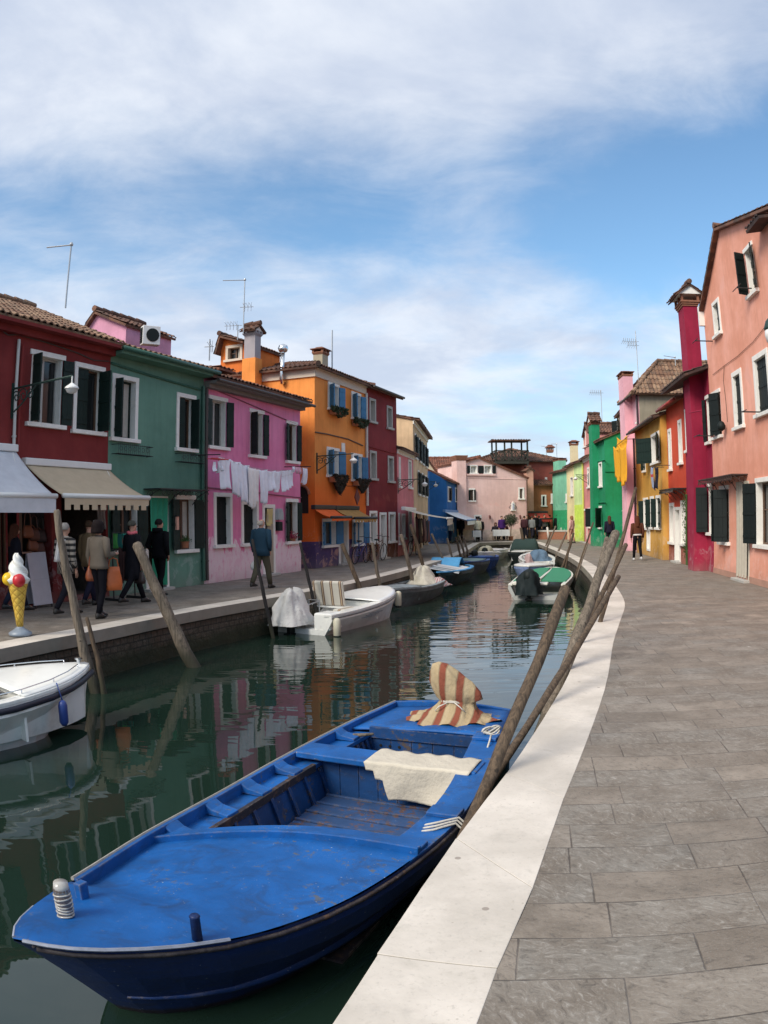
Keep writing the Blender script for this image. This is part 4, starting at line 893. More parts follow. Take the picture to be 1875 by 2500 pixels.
# ================================================================== RIGHT ROW (A = far end, B = near end)
def R1(s, out=0.0): return Vector((8.85, 15.7)) + Vector((.1647, .9863)) * s + Vector((-.9863, .1647)) * out
fs = Fac(R1(4.97), R1(-7.5))
m_salmon = plaster('salmon_plaster', (.80, .345, .235), fade=(.86, .43, .33), stain=.22, patches=(.76, .39, .31))
ga = dict(smat=shut_black)
hs_ = house('salmon_house', 'tall salmon gabled house with dark shutters, nearest house on the right quay', fs, 7.75, 6.5, m_salmon, 'gable', apex=(2.68, 9.45), HR=6.9, ov=.2, ovs=.16, seed=41,
    wins=[((1815, 612, 1853, 712), 'open', dict(shut=(70, 160), lw=.5, lintel_only=True, **ga)), ((1739, 742, 1764, 815), 'inner', dict(shut=(None, 5), lw=.5, **ga)),
          ((1737, 960, 1765, 1068), 'open', dict(shut=(15, 30), lw=.5, lintel_only=True, **ga)), ((1787, 912, 1819, 1044), 'closed', dict(fw=.13, deep=.13, **ga)), ((1838, 872, 1886, 1008), 'closed', dict(fw=.13, deep=.13, **ga)),
          ((1757, 1187, 1782, 1332), 'open', dict(shut=(50, 60), lw=.5, lintel_only=True, **ga)), ((1799, 1178, 1830, 1425), 'door', dict(mat=simple('grey_beige_door', (.34, .31, .26), .8), fmat=simple('beige_jamb', (.52, .47, .39), .8), fw=.07, panel=False)),
          ((1845, 1168, 1905, 1345), 'open', dict(shut=(160, 160), lw=.34, **ga))])
s0, z0, s1, z1 = fs.rect((1801, 1190, 1828, 1420)); cm = M(); cm.grid(lambda u, v: (s0 + (s1 - s0) * u, -.03 - .03 * math.sin(u * 26 + v), 2.55 - 2.45 * v), 36, 6)
cm.build('door_curtain', mat_cloth('grey_linen_curtain', (.46, .42, .35)), hs_, smooth=True)
scroll_canopy(hs_, fs, (1738, 1172), (1826, 1162), .45, .42, simple('rusty_iron', (.06, .035, .03), .8), 'canopy')
cable(hs_, fs, [(1740, 915), (1768, 893), (1800, 870), (1838, 835), (1866, 800)], .02, .007, wood_brown); cable(hs_, fs, [(1768, 893), (1766, 930), (1772, 980), (1776, 1030)], .02, .007, wood_brown)
for (px, py, q) in ((1720, 833, .55), (1838, 1006, .5), (1700, 1072, .5), (1815, 704, .4)):
    s, z = fs.sz(px + 20, py); mm = M(); s = max(s, .1); mm.tube([(s, 0, z), (s, -q, z)], .018, 6); mm.tube([(s - .35, -q, z), (s + .35, -q, z)], .012, 6); mm.build('drying_rail', iron, hs_)
s, z = fs.sz(1774, 1040); M().lathe([(.03, 0), (.11, .05), (.13, .14), (.08, .24), (.02, .28)], 12, (s, -.16, z - .14)).build('vent_cowl', shut_black, hs_, smooth=True)
M().box(-.02, .10, -.17, -.002, 7.35, 7.95).build('white_eave_end', white_paint, hs_)
tiles(hs_, (6.02, -.40, 8.16), (1, 0, 0), (0, 1, .2), 1.0, .5, mat_tiles('sooty_tiles', (.03, .02, .02), (.09, .05, .04)), name='eave_roof')
M().box(-.0, fs.L, -.02, -.002, .0, .16).build('plinth', simple('damp_plinth', (.42, .24, .18), .9, .3, 3), hs_)

fm = Fac(R1(8.5), R1(4.97)); m_mag = plaster('magenta_plaster', (.30, .013, .048), fade=(.36, .025, .065), stain=.3, patches=(.38, .07, .10))
hm = house('magenta_house', 'deep magenta house with a very tall chimney stack on its front', fm, 6.05, 5.5, m_mag, rise=.9, ov=.8, seed=43, rmat=mat_tiles('blackened_tiles', (.03, .02, .02), (.10, .05, .04)),
    wins=[((1672, 1000, 1684, 1104), 'closed', dict(fmat=white_paint, **ga)), ((1722, 968, 1737, 1084), 'open', dict(shut=(150, None), lintel_only=True, **ga)), ((1728, 1180, 1742, 1308), 'open', dict(shut=(120, None), lw=.9, lintel_only=True, **ga))])
a = fm.proud(1684, 1000, .5); b_ = a.x + .72; zt = fm.proud(1695, 742, .5).z
st = chimney(hm, 2.36, -.2, 0, 8.2, .80, .46, m_mag, 'gable', flare=.09, rx=True); 
cable(hm, fm, [(1683, 1008), (1712, 1002)], .54, .02, m_mag)
mm = M(); rnd = random.Random(3)
s0, z0, s1, z1 = fm.rect((1674, 1200, 1682, 1362))
for i in range(420):
    x, z = rnd.uniform(s0, s1), rnd.uniform(.2, z1); y = -.03 - rnd.random() * .10; q = rnd.uniform(.02, .05); a_ = rnd.uniform(0, 6.3)
    mm.add([(x, y, z), (x + q * math.cos(a_), y - .02, z + q * math.sin(a_)), (x + q * .6, y - .03, z + q * 1.3)], [(0, 1, 2)])
for k in range(3): mm.tube([(s0 + .08 + k * .1, -.02, 0), (s0 + .12 + k * .07, -.04, 1.2), (s0 + .1 + k * .1, -.03, z1 - .1)], .012, 5)
vn = mm.build('climbing_vine', leaf_green, None, fix=False, loc=fm.world(0, 0, 0), rot=(0, 0, fm.rz)); tag(vn, 'thin green climbing plant up the edge of the magenta house', 'plant')

fe_ = Fac(R1(11.5), R1(8.5)); m_ver = plaster('vermilion_plaster', (.62, .075, .035), fade=(.66, .10, .05), stain=.2, lower=(.30, .10, .07), lower_h=.85)
wr = dict(pane=simple('white_blind', (.66, .62, .58), .8), fw=.12, deep=.28)
he = house('vermilion_house', 'bright red two storey house with deep white window reveals, left of the magenta one', fe_, 5.7, 5.4, m_ver, rise=.8, ov=.3, seed=45, gutter=simple('red_gutter', (.35, .04, .03), .5), rmat=tiles_red,
    wins=[((1631, 1049, 1642, 1150), 'blind', wr), ((1655.5, 1027, 1668, 1134), 'blind', wr), ((1635, 1228, 1647, 1330), 'blind', wr), ((1648, 1238, 1662, 1378), 'door', dict(mat=simple('white_door', (.6, .57, .53), .6), deep=.28)), ((1662.5, 1222, 1675, 1334), 'blind', wr)])
scroll_canopy(he, fe_, (1640, 1199), (1676, 1192), .5, .35, iron)

fy = Fac(R1(17.5, .25), R1(11.5, .25)); m_och = plaster('ochre_plaster', (.58, .30, .055), fade=(.64, .36, .09), stain=.3)
hy = house('ochre_house', 'ochre yellow two storey house with dark green shutters on the right quay', fy, 5.45, 5.4, m_och, rise=.8, ov=.3, seed=47, gutter=pipe_dark,
    wins=[((1570, 1084, 1577, 1153), 'open', dict(shut=(150, 165))), ((1590, 1062, 1612, 1130), 'open', dict(shut=(140, 165), lw=.55)), ((1571, 1216, 1583, 1294), 'open', dict(shut=(165, 165))), ((1588, 1212, 1597, 1293), 'open', dict(shut=(150, 165))), ((1602, 1210, 1614, 1294), 'open', dict(shut=(160, 165))), ((1580, 1290, 1588, 1346), 'blind', dict(pane=simple('white_door', (.6, .57, .53), .6), sill=False))])
drain(hy, .05, 5.2, .1, simple('plum_pipe', (.05, .02, .03), .5), .05)

ft_ = Fac((12.1, 35.9), (11.78, 33.1)); m_tp = plaster('candy_pink_plaster', (.82, .43, .50), fade=(.86, .50, .56), stain=.15)
htp = house('candy_pink_house', 'tall pale pink house with an olive grey end wall and pink chimney', ft_, 7.55, 7.5, m_tp, 'hip', rise=1.5, ov=.35, seed=49, rmat=tiles_pale, gutter=pipe_dark,
    wins=[((1553, 974, 1557, 1035), 'blind', dict(fw=.05)), ((1560, 1110, 1565, 1160), 'blind', dict(fw=.05))])
M().box(ft_.L + .002, ft_.L + .03, .02, 7.5, 0, 7.5).build('end_wall', plaster('olive_render', (.30, .26, .19), fade=(.36, .32, .24), stain=.5), htp)
drain(htp, ft_.L - .06, 7.4, .1, simple('plum_pipe', (.05, .02, .03), .5), .05)
a = ft_.proud(1530, 950, .28); zt = ft_.proud(1540, 905, .28).z; chimney(htp, .75, -.14, 0, zt, 1.15, .5, m_tp, 'flat', flare=.04, cs=.5)

fyl = Fac((12.6, 38.5), (12.12, 36.0)); hyl = house('yellow_house', 'bright yellow house between the green and the candy pink houses', fyl, 6.9, 5.0, plaster('lemon_plaster', (.78, .50, .07), stain=.15), rise=.7, ov=.35, seed=51, fascia=white_paint,
    wins=[((1507, 1022, 1514, 1066), 'open', dict(shut=(140, 165), **ga)), ((1519, 1014, 1528, 1062), 'closed', ga), ((1508, 1247, 1528, 1335), 'closed', dict(fw=.04, **ga))])
M().tube([(.3, .2, 6.9), (.26, .2, 8.6)], .07, 10).lathe([(.10, 0), (.10, .08), (.16, .1), (.16, .14)], 10, (.26, .2, 8.6)).build('flue', steel, hyl, smooth=True)

fgr = Fac((12.12, 43.0), (11.7, 38.7)); m_gr = plaster('emerald_plaster', (.012, .24, .10), fade=(.02, .29, .14), stain=.25)
hgr = house('emerald_house', 'emerald green house with a stepped front and capped chimney on the right quay', fgr, 5.75, 5.0, m_gr, rise=1.0, ov=.25, seed=53,
    wins=[((1444, 1137, 1447.5, 1195), 'glass', dict(fw=.06)), ((1462, 1130, 1471, 1190), 'glass', dict(fw=.09)), ((1454, 1236, 1470, 1292), 'open', dict(lintel_only=True, shut=(150, 150), **ga))])
a = fgr.proud(1448, 1100, .3).x; b_ = fgr.proud(1460, 1100, .3).x; chimney(hgr, 1.95, -.10, 0, 6.75, 1.0, .46, m_gr, 'gable', flare=.06, cs=.55)
cable(hgr, fgr, [(1446, 1130), (1478, 1122)], .04, .03, m_gr); cable(hgr, fgr, [(1446, 1228), (1478, 1226)], .04, .03, m_gr)
mm = M().box(fgr.L + .002, fgr.L + .06, 0, 1.2, 4.0, 4.06).build('side_cable', m_gr, hgr)

fat = Fac((12.9, 47.2), (12.62, 44.8)); house('pink_attic_block', 'pink attic block with a white front rising behind the emerald house', fat, 6.75, 5.0, plaster('dusty_pink_plaster', (.62, .27, .24), stain=.2), 'gable', apex=(fat.L / 2, 7.35), HR=6.75, ovs=.15, seed=55, cat='attic',
    wins=[((1424, 1056, 1431, 1092), 'closed', dict(smat=wood_brown))])
fp2 = Fac((12.58, 46.3), (12.15, 43.05)); hp2 = house('coral_house', 'small coral pink house with a teal door curtain beside the emerald house', fp2, 5.2, 4.5, plaster('coral_plaster', (.66, .26, .24), stain=.2), rise=.7, ov=.3, seed=57, fascia=white_paint,
    wins=[((1416.5, 1148, 1421.5, 1196), 'blind'), ((1434, 1142, 1440, 1192), 'blind'), ((1421, 1243, 1434, 1318), 'door', dict(mat=simple('teal_curtain', (.02, .12, .13), .7), panel=False)), ((1435.5, 1240, 1441, 1290), 'glass')])
fl = Fac((12.7, 49.3), (12.6, 46.32)); hl = house('lime_house', 'narrow pale lime green house with a bright lime stripe', fl, 5.15, 4.5, plaster('lime_plaster', (.55, .70, .32), lower=(.50, .66, .10), lower_h=2.4, stain=.15), rise=.7, ov=.3, seed=59)
drain(hl, fl.L - .06, 5.0, .1, simple('lime_pipe', (.55, .62, .12), .6), .06)
fcy = Fac((13.0, 52.6), (12.68, 49.35)); hcy = house('butter_house', 'butter yellow house with a tall cream chimney near the canal bend', fcy, 5.1, 4.5, plaster('butter_plaster', (.76, .66, .36), lower=(.70, .52, .32), lower_h=1.4, stain=.15), rise=.7, ov=.3, seed=61,
    wins=[((1393, 1166, 1400, 1212), 'closed', dict(smat=wood_brown, fw=.04))])
chimney(hcy, fcy.L * .45, .35, 4.5, fcy.sz(1397, 1083)[1], .62, .5, simple('cream_chimney', (.70, .60, .38), .9, .15, 3), 'flat', flare=.05, cs=.6)
ftl = Fac((12.95, 57.0), (13.15, 53.0)); htl = house('seafoam_house', 'pale seafoam green house, darker towards its base, at the canal bend', ftl, 4.95, 4.5, plaster('seafoam_plaster', (.20, .50, .34), lower=(.03, .30, .13), lower_h=2.1, stain=.35, patches=(.12, .38, .26)), rise=.7, ov=.25, seed=63,
    wins=[((1381.5, 1205, 1384.5, 1228), 'closed', ga)])
chimney(htl, .35, .5, 4.5, ftl.sz(1358, 1124)[1], 1.5, .6, plaster('seafoam_stack', (.22, .55, .38)), 'flat', flare=.03, cs=.4)

# ================================================================== AERIALS AND SMALL ROOF THINGS
def aerial(label, foot, H, arm=None, yagi=None, r=.02, dish=None):
    """foot: point on the roof; arm: (dx,dz) of a bare boom; yagi: list of (z, direction, length, n)"""
    o = empty('aerial', foot, 0, label, 'aerial'); M().tube([(0, 0, 0), (0, 0, H)], r, 6).build('mast', zinc, o)
    if arm: M().tube([(0, 0, H), (arm[0], 0, H + arm[1])], r * .8, 6).lathe([(.04, 0), (.05, .03), (.03, .08)], 8, (0, 0, H - .02)).build('boom', zinc, o)
    for (z, d, ln, n) in (yagi or []):
        mm = M(); mm.tube([(-.15 * d, 0, z), (ln * d, 0, z)], .012, 5)
        for i in range(n): x = ln * d * (i + .3) / n; mm.tube([(x - .05, -.22, z + .1), (x, 0, z), (x - .05, .22, z - .1)], .007, 4); mm.tube([(x, -.05, z - .18), (x, .02, z + .18)], .007, 4)
        mm.build('antenna_head', zinc, o)
    return o
def aer_px(label, px, y_top, y_foot, Y, **k):
    a, b = at(px, y_foot, Y), at(px, y_top, Y); return aerial(label, a, b.z - a.z, **k)
d_ = lambda n, Y: n / F * Y
aer_px('tall bare aerial with one long sideways boom on the dark red house roof', 160, 600, 752, 15.5, arm=(-.66, .02))
aer_px('short stub aerial at the joint of the green and pink roofs', 511, 828, 880, 20.5, yagi=[(.4, 1, .12, 2)])
aer_px('aerial with a long boom standing behind the grey chimney', 594, 684, 815, 26, arm=(-.82, .03), yagi=[(1.0, 1, .35, 3)])
aer_px('small fishbone aerial left of the grey chimney', 580, 793, 830, 26.5, yagi=[(.55, -1, .5, 4)])
aer_px('plain metal rod on the roof ridge of the orange house', 811, 806, 905, 29.5, r=.03)
aer_px('tall aerial with a double fishbone head by the candy pink chimney', 1560, 808, 950, 35, yagi=[(2.4, -1, .75, 7), (2.2, -1, .5, 4)])
aer_px('aerial with a bare boom above the tiled hip roof on the right', 1650, 873, 905, 34, arm=(-.6, .06))
aer_px('aerial with a fishbone head behind the emerald chimney', 1470, 952, 1030, 42, yagi=[(1.7, -1, .7, 6)])
aer_px('thin T shaped aerial left of the butter yellow chimney', 1360, 1084, 1130, 60, arm=(-.45, 0))
aer_px('tiny aerial beside the terracotta chimney pot', 1334, 1090, 1118, 60, arm=(-.4, .02))
# air conditioner
q = at(366, 843, 20.6); ac = empty('air_conditioner', (q.x, q.y, q.z), R(35), 'white air conditioning box on the roof of the green house', 'air conditioner')
M().box(-.27, .27, -.13, .13, 0, .56).build('casing', white_plastic, ac, bevel=.015); mm = M()
for i in range(9): mm.box(-.295, -.272, -.1, .1, .05 + i * .052, .08 + i * .052)
mm.build('side_grille', shut_black, ac); mm = M(); mm.lathe([(.19, 0), (.2, .015), (.18, .02)], 20); 
g = mm.build('fan_grille', shut_black, ac, loc=(.03, -.132, .28), rot=(R(90), 0, 0))

# bare tree behind the pink gable
def branchy(mm, p, d, ln, r, dep, rnd):
    q = p + d * ln; mid = (p + q) / 2 + Vector((rnd.uniform(-1, 1), rnd.uniform(-1, 1), rnd.uniform(-1, 1))) * ln * .07; mm.tube([p, mid, q], [r, r * .85, r * .65], 5 if r > .02 else 3, cap=False)
    if dep == 0: return
    for i in range(3 if dep > 1 else 4):
        a = Vector((rnd.uniform(-1, 1), rnd.uniform(-1, 1), rnd.uniform(-.15, .9))).normalized(); branchy(mm, q if i else mid, (d * .9 + a * .75).normalized(), ln * rnd.uniform(.6, .8), r * .62, dep - 1, rnd)
tb = at(1147, 1125, 66); rnd = random.Random(8); tr_ = empty('bare_tree', (tb.x, 66, 0), 0, 'bare winter tree whose twigs show above the roofs at the canal end', 'tree')
M().tube([(0, 0, 0), (.1, 0, 2), (0, .1, 3.9)], [.2, .16, .12], 8).build('trunk', mat_wood('bark', (.09, .075, .06), (.16, .14, .12)), tr_)
mm = M()
for i in range(5): a = i * 1.26; branchy(mm, Vector((0, .1, 3.6)), Vector((math.cos(a) * .55, math.sin(a) * .4, 1)).normalized(), 1.25, .05, 4, rnd)
mm.build('crown', simple('twig_bark', (.13, .12, .12), .9), tr_, fix=False)
# potted olive tree
ot = gp(1247, 1320); to = empty('potted_tree', (ot.x, 52.6, 0), 0, 'round topped small tree in a pot before the pink gabled house', 'tree'); ox = at(1247, 1316, 52.6).x; to.location.x = ox
M().lathe([(.14, 0), (.19, .28), (.21, .29), (.2, .25)], 14).build('pot', terracotta, to); M().tube([(0, 0, .3), (.03, 0, 1.0), (-.02, 0, 1.4)], [.035, .03, .025], 6).build('trunk', wood_brown, to)
mm = M(); rnd = random.Random(4)
for i in range(2600):
    v = Vector((rnd.gauss(0, 1), rnd.gauss(0, 1), rnd.gauss(0, 1))).normalized(); r = .56 * rnd.random() ** .4 * (1 + .3 * mnoise.noise(v * 2.3)); c = Vector((0, 0, 1.42)) + Vector((v.x * r, v.y * r, v.z * r * .85)); q = rnd.uniform(.02, .05)
    a = Vector((rnd.uniform(-1, 1), rnd.uniform(-1, 1), rnd.uniform(-1, 1))).normalized() * q; b = a.cross(v).normalized() * q * .6; mm.add([c - a, c + b, c + a, c - b], [(0, 1, 2, 3)])
mm.build('crown', leaf_dark, to, fix=False)
# ================================================================== MOORING POLES
pole_wood = mat_wood('weathered_pole_wood', (.075, .06, .045), (.20, .16, .12)); pole_wood2 = mat_wood('brown_pole_wood', (.045, .031, .02), (.13, .088, .055)); pole_black = mat_wood('tarred_pole_wood', (.008, .008, .009), (.02, .018, .018))
def edge_x(P, y):
    for i in range(1, len(P)):
        if P[i].y >= y: a, b = P[i - 1], P[i]; return a.x + (b.x - a.x) * (y - a.y) / (b.y - a.y)
    return P[-1].x
PG = 'mooring poles along the canal'
def pole(base, top, r0, r1, mat, label, seed=0, bend=.02, rope=False, cut=True):
    base, top = Vector(base), Vector(top); d = (top - base); L = d.length; dn = d / L
    o_ = base; rnd = random.Random(seed); pts = []; rad = []; N = 9; sx, sy = rnd.uniform(-1, 1) * bend * L, rnd.uniform(-1, 1) * bend * L; low = (base.z + 1.9) / max(.2, dn.z)
    for i in range(N + 1):
        t = i / N; q = base + d * t + Vector((sx, sy, 0)) * math.sin(math.pi * t) + Vector((rnd.uniform(-1, 1), rnd.uniform(-1, 1), 0)) * r0 * .16; pts.append(q); rad.append((r0 + (r1 - r0) * t) * rnd.uniform(.93, 1.07))
    pts[0] = base; pts[-1] = top
    pts = [base - dn * 1.0] + pts; rad = [rad[0]] + rad
    if cut: pts.append(top + dn * r1 * .5); rad.append(r1 * .62)
    loc0 = Vector((base.x, base.y, WL)); pts = [p - loc0 for p in pts]
    mm = M(); mm.tube(pts, rad, 12); o = mm.build('mooring_pole', mat, None, smooth=True, loc=loc0); tag(o, label, 'mooring pole', PG)
    if rope:
        q = base.lerp(top, .45) - loc0; rm = M()
        for k in range(3): rm.tube([q + Vector((math.cos(a) * r0 * 1.1, math.sin(a) * r0 * 1.1, k * .03 + a * .003)) for a in [j * .5 for j in range(14)]], .012, 5)
        rm.build('rope', simple('old_rope', (.42, .38, .30), .9), o)
    return o
def pole_px(label, T, B, rt, rb, mat, side, dist=.4, dy=0.0, seed=0, **k):
    """T, B: top and lower visible pixel; the line is followed down until it stands `dist` metres off the quay"""
    P = LE if side == 'l' else RW; best = None
    for i in range(10, 600):
        t = i / 100; p = (T[0] + (B[0] - T[0]) * t, T[1] + (B[1] - T[1]) * t); g = gp(p[0], p[1], WL) if p[1] > 1300 else None
        if g is None or g.y < 1: continue
        e = (g.x - edge_x(P, g.y)) * (1 if side == 'l' else -1) - dist
        if best is None or abs(e) < best[0]: best = (abs(e), g)
        if t >= .9 and e >= 0: best = (0, g); break
    g = best[1]; top = at(T[0], T[1], g.y + dy); return pole(g, top, rb, rt, mat, label, seed, **k)
pole_px('tall grey mooring pole leaning left in front of the ice cream cone, tip pale', (139, 1249), (214, 1600), .055, .085, pole_wood, 'l', .6, 0, 1)
pole_px('short dark stub of a mooring pole beside the tall one by the white bow', (212, 1509), (246, 1660), .03, .045, pole_wood2, 'l', .75, 0, 2)
pole_px('thick grey mooring pole leaning left across the woman in the dark coat', (334, 1330), (464, 1608), .085, .115, pole_wood, 'l', .75, 0, 3, bend=.01)
pole_px('thin black mooring pole in front of the man in the blue jacket', (616, 1318), (651, 1482), .032, .045, pole_black, 'l', .35, 0, 4, bend=0)
pole_px('thin black mooring pole at the corner of the pink and orange houses', (733, 1326), (757, 1428), .032, .045, pole_black, 'l', .3, 0, 5, bend=0)
for i, (T, B, lab) in enumerate([((836, 1329), (868, 1416), 'pale forked mooring pole behind the striped seat cushion'), ((909, 1326), (928, 1420), 'mooring pole behind the white motorboat bow, in front of the bicycles'),
        ((979, 1306), (1002, 1405), 'stout mooring pole left of the white tarpaulin'), ((1003, 1282), (1030, 1381), 'tall mooring pole just behind the white tarpaulin'), ((1054, 1304), (1082, 1370), 'mooring pole before the blue end wall, yellow brown at its foot'),
        ((1092, 1315), (1104, 1360), 'thin mooring pole at the right corner of the blue wall'), ((1113, 1312), (1123, 1355), 'first of the close set poles past the light blue boat'), ((1121, 1309), (1132, 1349), 'second of the close set poles past the light blue boat'),
        ((1131, 1308), (1142, 1345), 'third of the close set poles past the light blue boat'), ((1140, 1306), (1149, 1340), 'last of the close set poles past the light blue boat'), ((1164, 1266), (1181, 1339), 'tall thin pole right of the white and blue stall awning'), ((1189, 1275), (1198, 1336), 'slim reddish pole in front of the pink gabled house')]):
    Y = 18 + i * 3; k = .055 if i in (0, 2, 3) else .045
    pole_px(lab, T, B, k, k * 1.25, pole_wood if i % 3 else pole_wood2, 'l', .3, 0, 20 + i)
# fork of the pale pole
# right side, big ones by the blue boat
def pole2(T, B, YT, YB, rt, rb, mat, label, seed, **k):
    """pole through the points seen at T (top) and B, carried on down below the water"""
    a, b = at(T[0], T[1], YT), at(B[0], B[1], YB); d = b - a; base = a + d * ((a.z + 1.0) / -d.z); return pole(base, a, rb, rt, mat, label, seed, **k)
pole2((1380, 1437), (1150, 2020), 5.5, 4.65,   .040, .050, pole_wood2, 'thick dark brown mooring pole leaning over the blue boat at the near kerb', 31, bend=.006)
pole2((1503, 1302), (1368, 1671), 9.2, 8.2, .060, .074, pole_wood, 'long pale mooring pole beside the white kerb, the thickest on the right', 32, bend=.012)
pole2((1528, 1330), (1462, 1465), 10.6, 10.2, .036, .042, pole_wood2, 'split dark pole leaning beside the long pale one', 33, bend=.02)
pole2((1510, 1408), (1262, 1812), 8.4, 6.2, .030, .042, pole_wood2, 'slanting brown pole with a cut end following the edge of the white kerb', 34, bend=.015)
pole2((1552, 1192), (1492, 1425), 12.4, 12.0, .03, .045, pole_wood2, 'thin reddish pole reaching highest above the long pale pole', 35, bend=.01)
pole2((1482, 1314), (1468, 1372), 12.4, 12.2, .04, .04, pole_wood, 'short thin stick just left of the long pale pole', 36, bend=.01)
for i, (T, B, lab, r) in enumerate([((1448, 1276), (1392, 1442), 'thin dark pole beside the green decked boat', .035), ((1435, 1326), (1408, 1411), 'thin pole right of the green decked boat, shorter of two', .03), ((1400, 1302), (1371, 1386), 'mooring pole between kerb and white speedboat', .055),
        ((1383, 1300), (1354, 1366), 'pale mooring pole at the bow of the white speedboat', .05), ((1392, 1322), (1378, 1390), 'thin pole against the canal wall by the white speedboat', .035), ((1357, 1285), (1332, 1351), 'leaning pole beyond the white speedboat', .05), ((1345, 1300), (1325, 1347), 'short dark pole behind the tarpaulin covered boat', .04)]):
    pole_px(lab, T, B, r * .9, r * 1.2, pole_wood if i % 2 else pole_wood2, 'r', .3, 0, 50 + i)
for i, (T, B, lab) in enumerate([((1336, 1287), (1340, 1316), 'white topped post left in front of the brick parapet'), ((1371, 1288), (1373, 1314), 'white topped post right in front of the brick parapet'), ((1271, 1288), (1281, 1335), 'dark leaning pole at the end of the canal')]):
    a = gp(B[0], B[1] + 1, 0); b = at(T[0], T[1], a.y); a.z = -.05
    loc0 = a.copy(); mm = M(); mm.tube([(0, 0, 0), (b - a) * .5, b - a], [.09, .085, .07], 10); o = mm.build('post', simple('pale_post', (.55, .52, .48), .8) if i < 2 else pole_wood2, None, smooth=True, loc=loc0); tag(o, lab, 'post')

# ================================================================== THE BLUE BOAT
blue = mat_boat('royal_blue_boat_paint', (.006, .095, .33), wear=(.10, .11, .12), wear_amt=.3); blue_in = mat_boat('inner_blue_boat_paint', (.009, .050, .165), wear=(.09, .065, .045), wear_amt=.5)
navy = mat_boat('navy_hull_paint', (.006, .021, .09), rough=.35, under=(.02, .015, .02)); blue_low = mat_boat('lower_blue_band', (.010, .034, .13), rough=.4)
floor_m = mat_boat('worn_floor_boards', (.03, .075, .19), wear=(.12, .065, .045), wear_amt=.8, rough=.6); dark_edge = mat_boat('dark_rub_rail', (.03, .025, .03), wear=(.10, .06, .04), wear_amt=.6)
def itp(tab, t):
    P = tab
    if t <= P[0][0]: return P[0][1]
    for i in range(1, len(P)):
        if t <= P[i][0]:
            x0, y0 = P[i - 1]; x1, y1 = P[i]; u = (t - x0) / (x1 - x0)
            m0 = (y1 - (P[i - 2][1] if i > 1 else y0)) / (x1 - (P[i - 2][0] if i > 1 else x0)) if i > 1 else (y1 - y0) / (x1 - x0)
            m1 = ((P[i + 1][1] if i + 1 < len(P) else y1) - y0) / ((P[i + 1][0] if i + 1 < len(P) else x1) - x0); h = x1 - x0
            return (2 * u ** 3 - 3 * u * u + 1) * y0 + (u ** 3 - 2 * u * u + u) * h * m0 + (-2 * u ** 3 + 3 * u * u) * y1 + (u ** 3 - u * u) * h * m1
    return P[-1][1]
TL = [(0, 0), (.12, .12), (.35, .25), (.85, .43), (1.83, .65), (3.47, .79), (5.0, .77), (6.06, .67)]; TR = [(0, 0), (.12, .20), (.34, .40), (.71, .64), (1.06, .79), (1.57, .93), (2.35, 1.03), (3.0, 1.06), (3.6, 1.02), (4.6, .87), (6.06, .67)]
TZ = [(0, -.08), (.85, -.21), (1.8, -.29), (3.0, -.345), (6.06, -.35)]
Lx = lambda t: -itp(TL, t); Rx = lambda t: itp(TR, t); Zr = lambda t: itp(TZ, t); TT = 6.06
bb = empty('blue_boat', (-1.63, 2.57, 0), -math.atan2(.389, .921), 'big worn royal blue wooden rowing boat moored at the near kerb, foredeck towards the camera', 'boat')
ts = [0, .04, .12, .25, .45, .7, 1.0] + [1.3 + .3 * i for i in range(16)] + [TT]
mm = M(); fr_ = [0, .12, .3, .5, .52, .75, 1.0]
def hp_(t, side, f):
    x = (Rx(t) if side > 0 else Lx(t)); z = Zr(t) + (-.98 - Zr(t)) * f; y = t + .70 * f ** .9 * math.exp(-t * 1.05) * (1 if t < 5 else 1) - (.10 * f if t > 5.9 else 0)
    return (x * (1 + .05 * math.sin(math.pi * min(1, f * 2)) - .40 * f ** 1.5) + .0, y, z)
for side in (-1, 1): mm.loft([[hp_(t, side, f) for f in fr_] for t in ts], closed=False, caps=False)
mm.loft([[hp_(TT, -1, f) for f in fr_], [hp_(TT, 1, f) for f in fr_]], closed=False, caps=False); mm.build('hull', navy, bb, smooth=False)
mm = M()
for side in (-1, 1): mm.tube([Vector(hp_(t, side, .56)) * 1.0 + Vector((side * .006, 0, 0)) for t in ts if .1 < t < 6.0], [.004 + .018 * min(1, i / 7) for i in range(len([t for t in ts if .1 < t < 6.0]))], 6, flat=1.8)
mm.build('lower_band', blue_low, bb, smooth=True)
mm = M()
for side in (-1, 1): mm.tube([Vector(hp_(t, side, .03)) + Vector((side * .006, 0, -.008)) for t in ts[1:]], .014, 6)
mm.build('rub_rail', dark_edge, bb, smooth=True)
mm = M(); mm.tube([(Rx(t) * .99 + .004, t + .005, Zr(t) + .008) for t in [.02, .08, .15, .25, .4, .55, .75]], .011, 5); mm.tube([(Lx(t), t, Zr(t) + .006) for t in [.02, .1, .2, .35]], .008, 5); mm.build('bow_trim', simple('worn_white_edge', (.24, .26, .32), .6, .5, 20), bb)
def ea(u): return 1.72 + .56 * u + .13 * math.sin(math.pi * u)
BUL = .085
def dz(t): return min(1, max(0, (t - .75) / .15))
mm = M(); NV = 26
def fd_(u, v):
    e = ea(u); t = e * v ** 1.3; l, r = Lx(t) + .0, Rx(t) - .004; x = l + (r - l) * u
    return (x, t, Zr(t) + .012 - BUL * dz(t) * (1 - u) ** 1.2 + .055 * math.sin(math.pi * u) * min(1, t))
mm.grid(fd_, 22, NV); mm.build('foredeck', blue, bb, smooth=True)
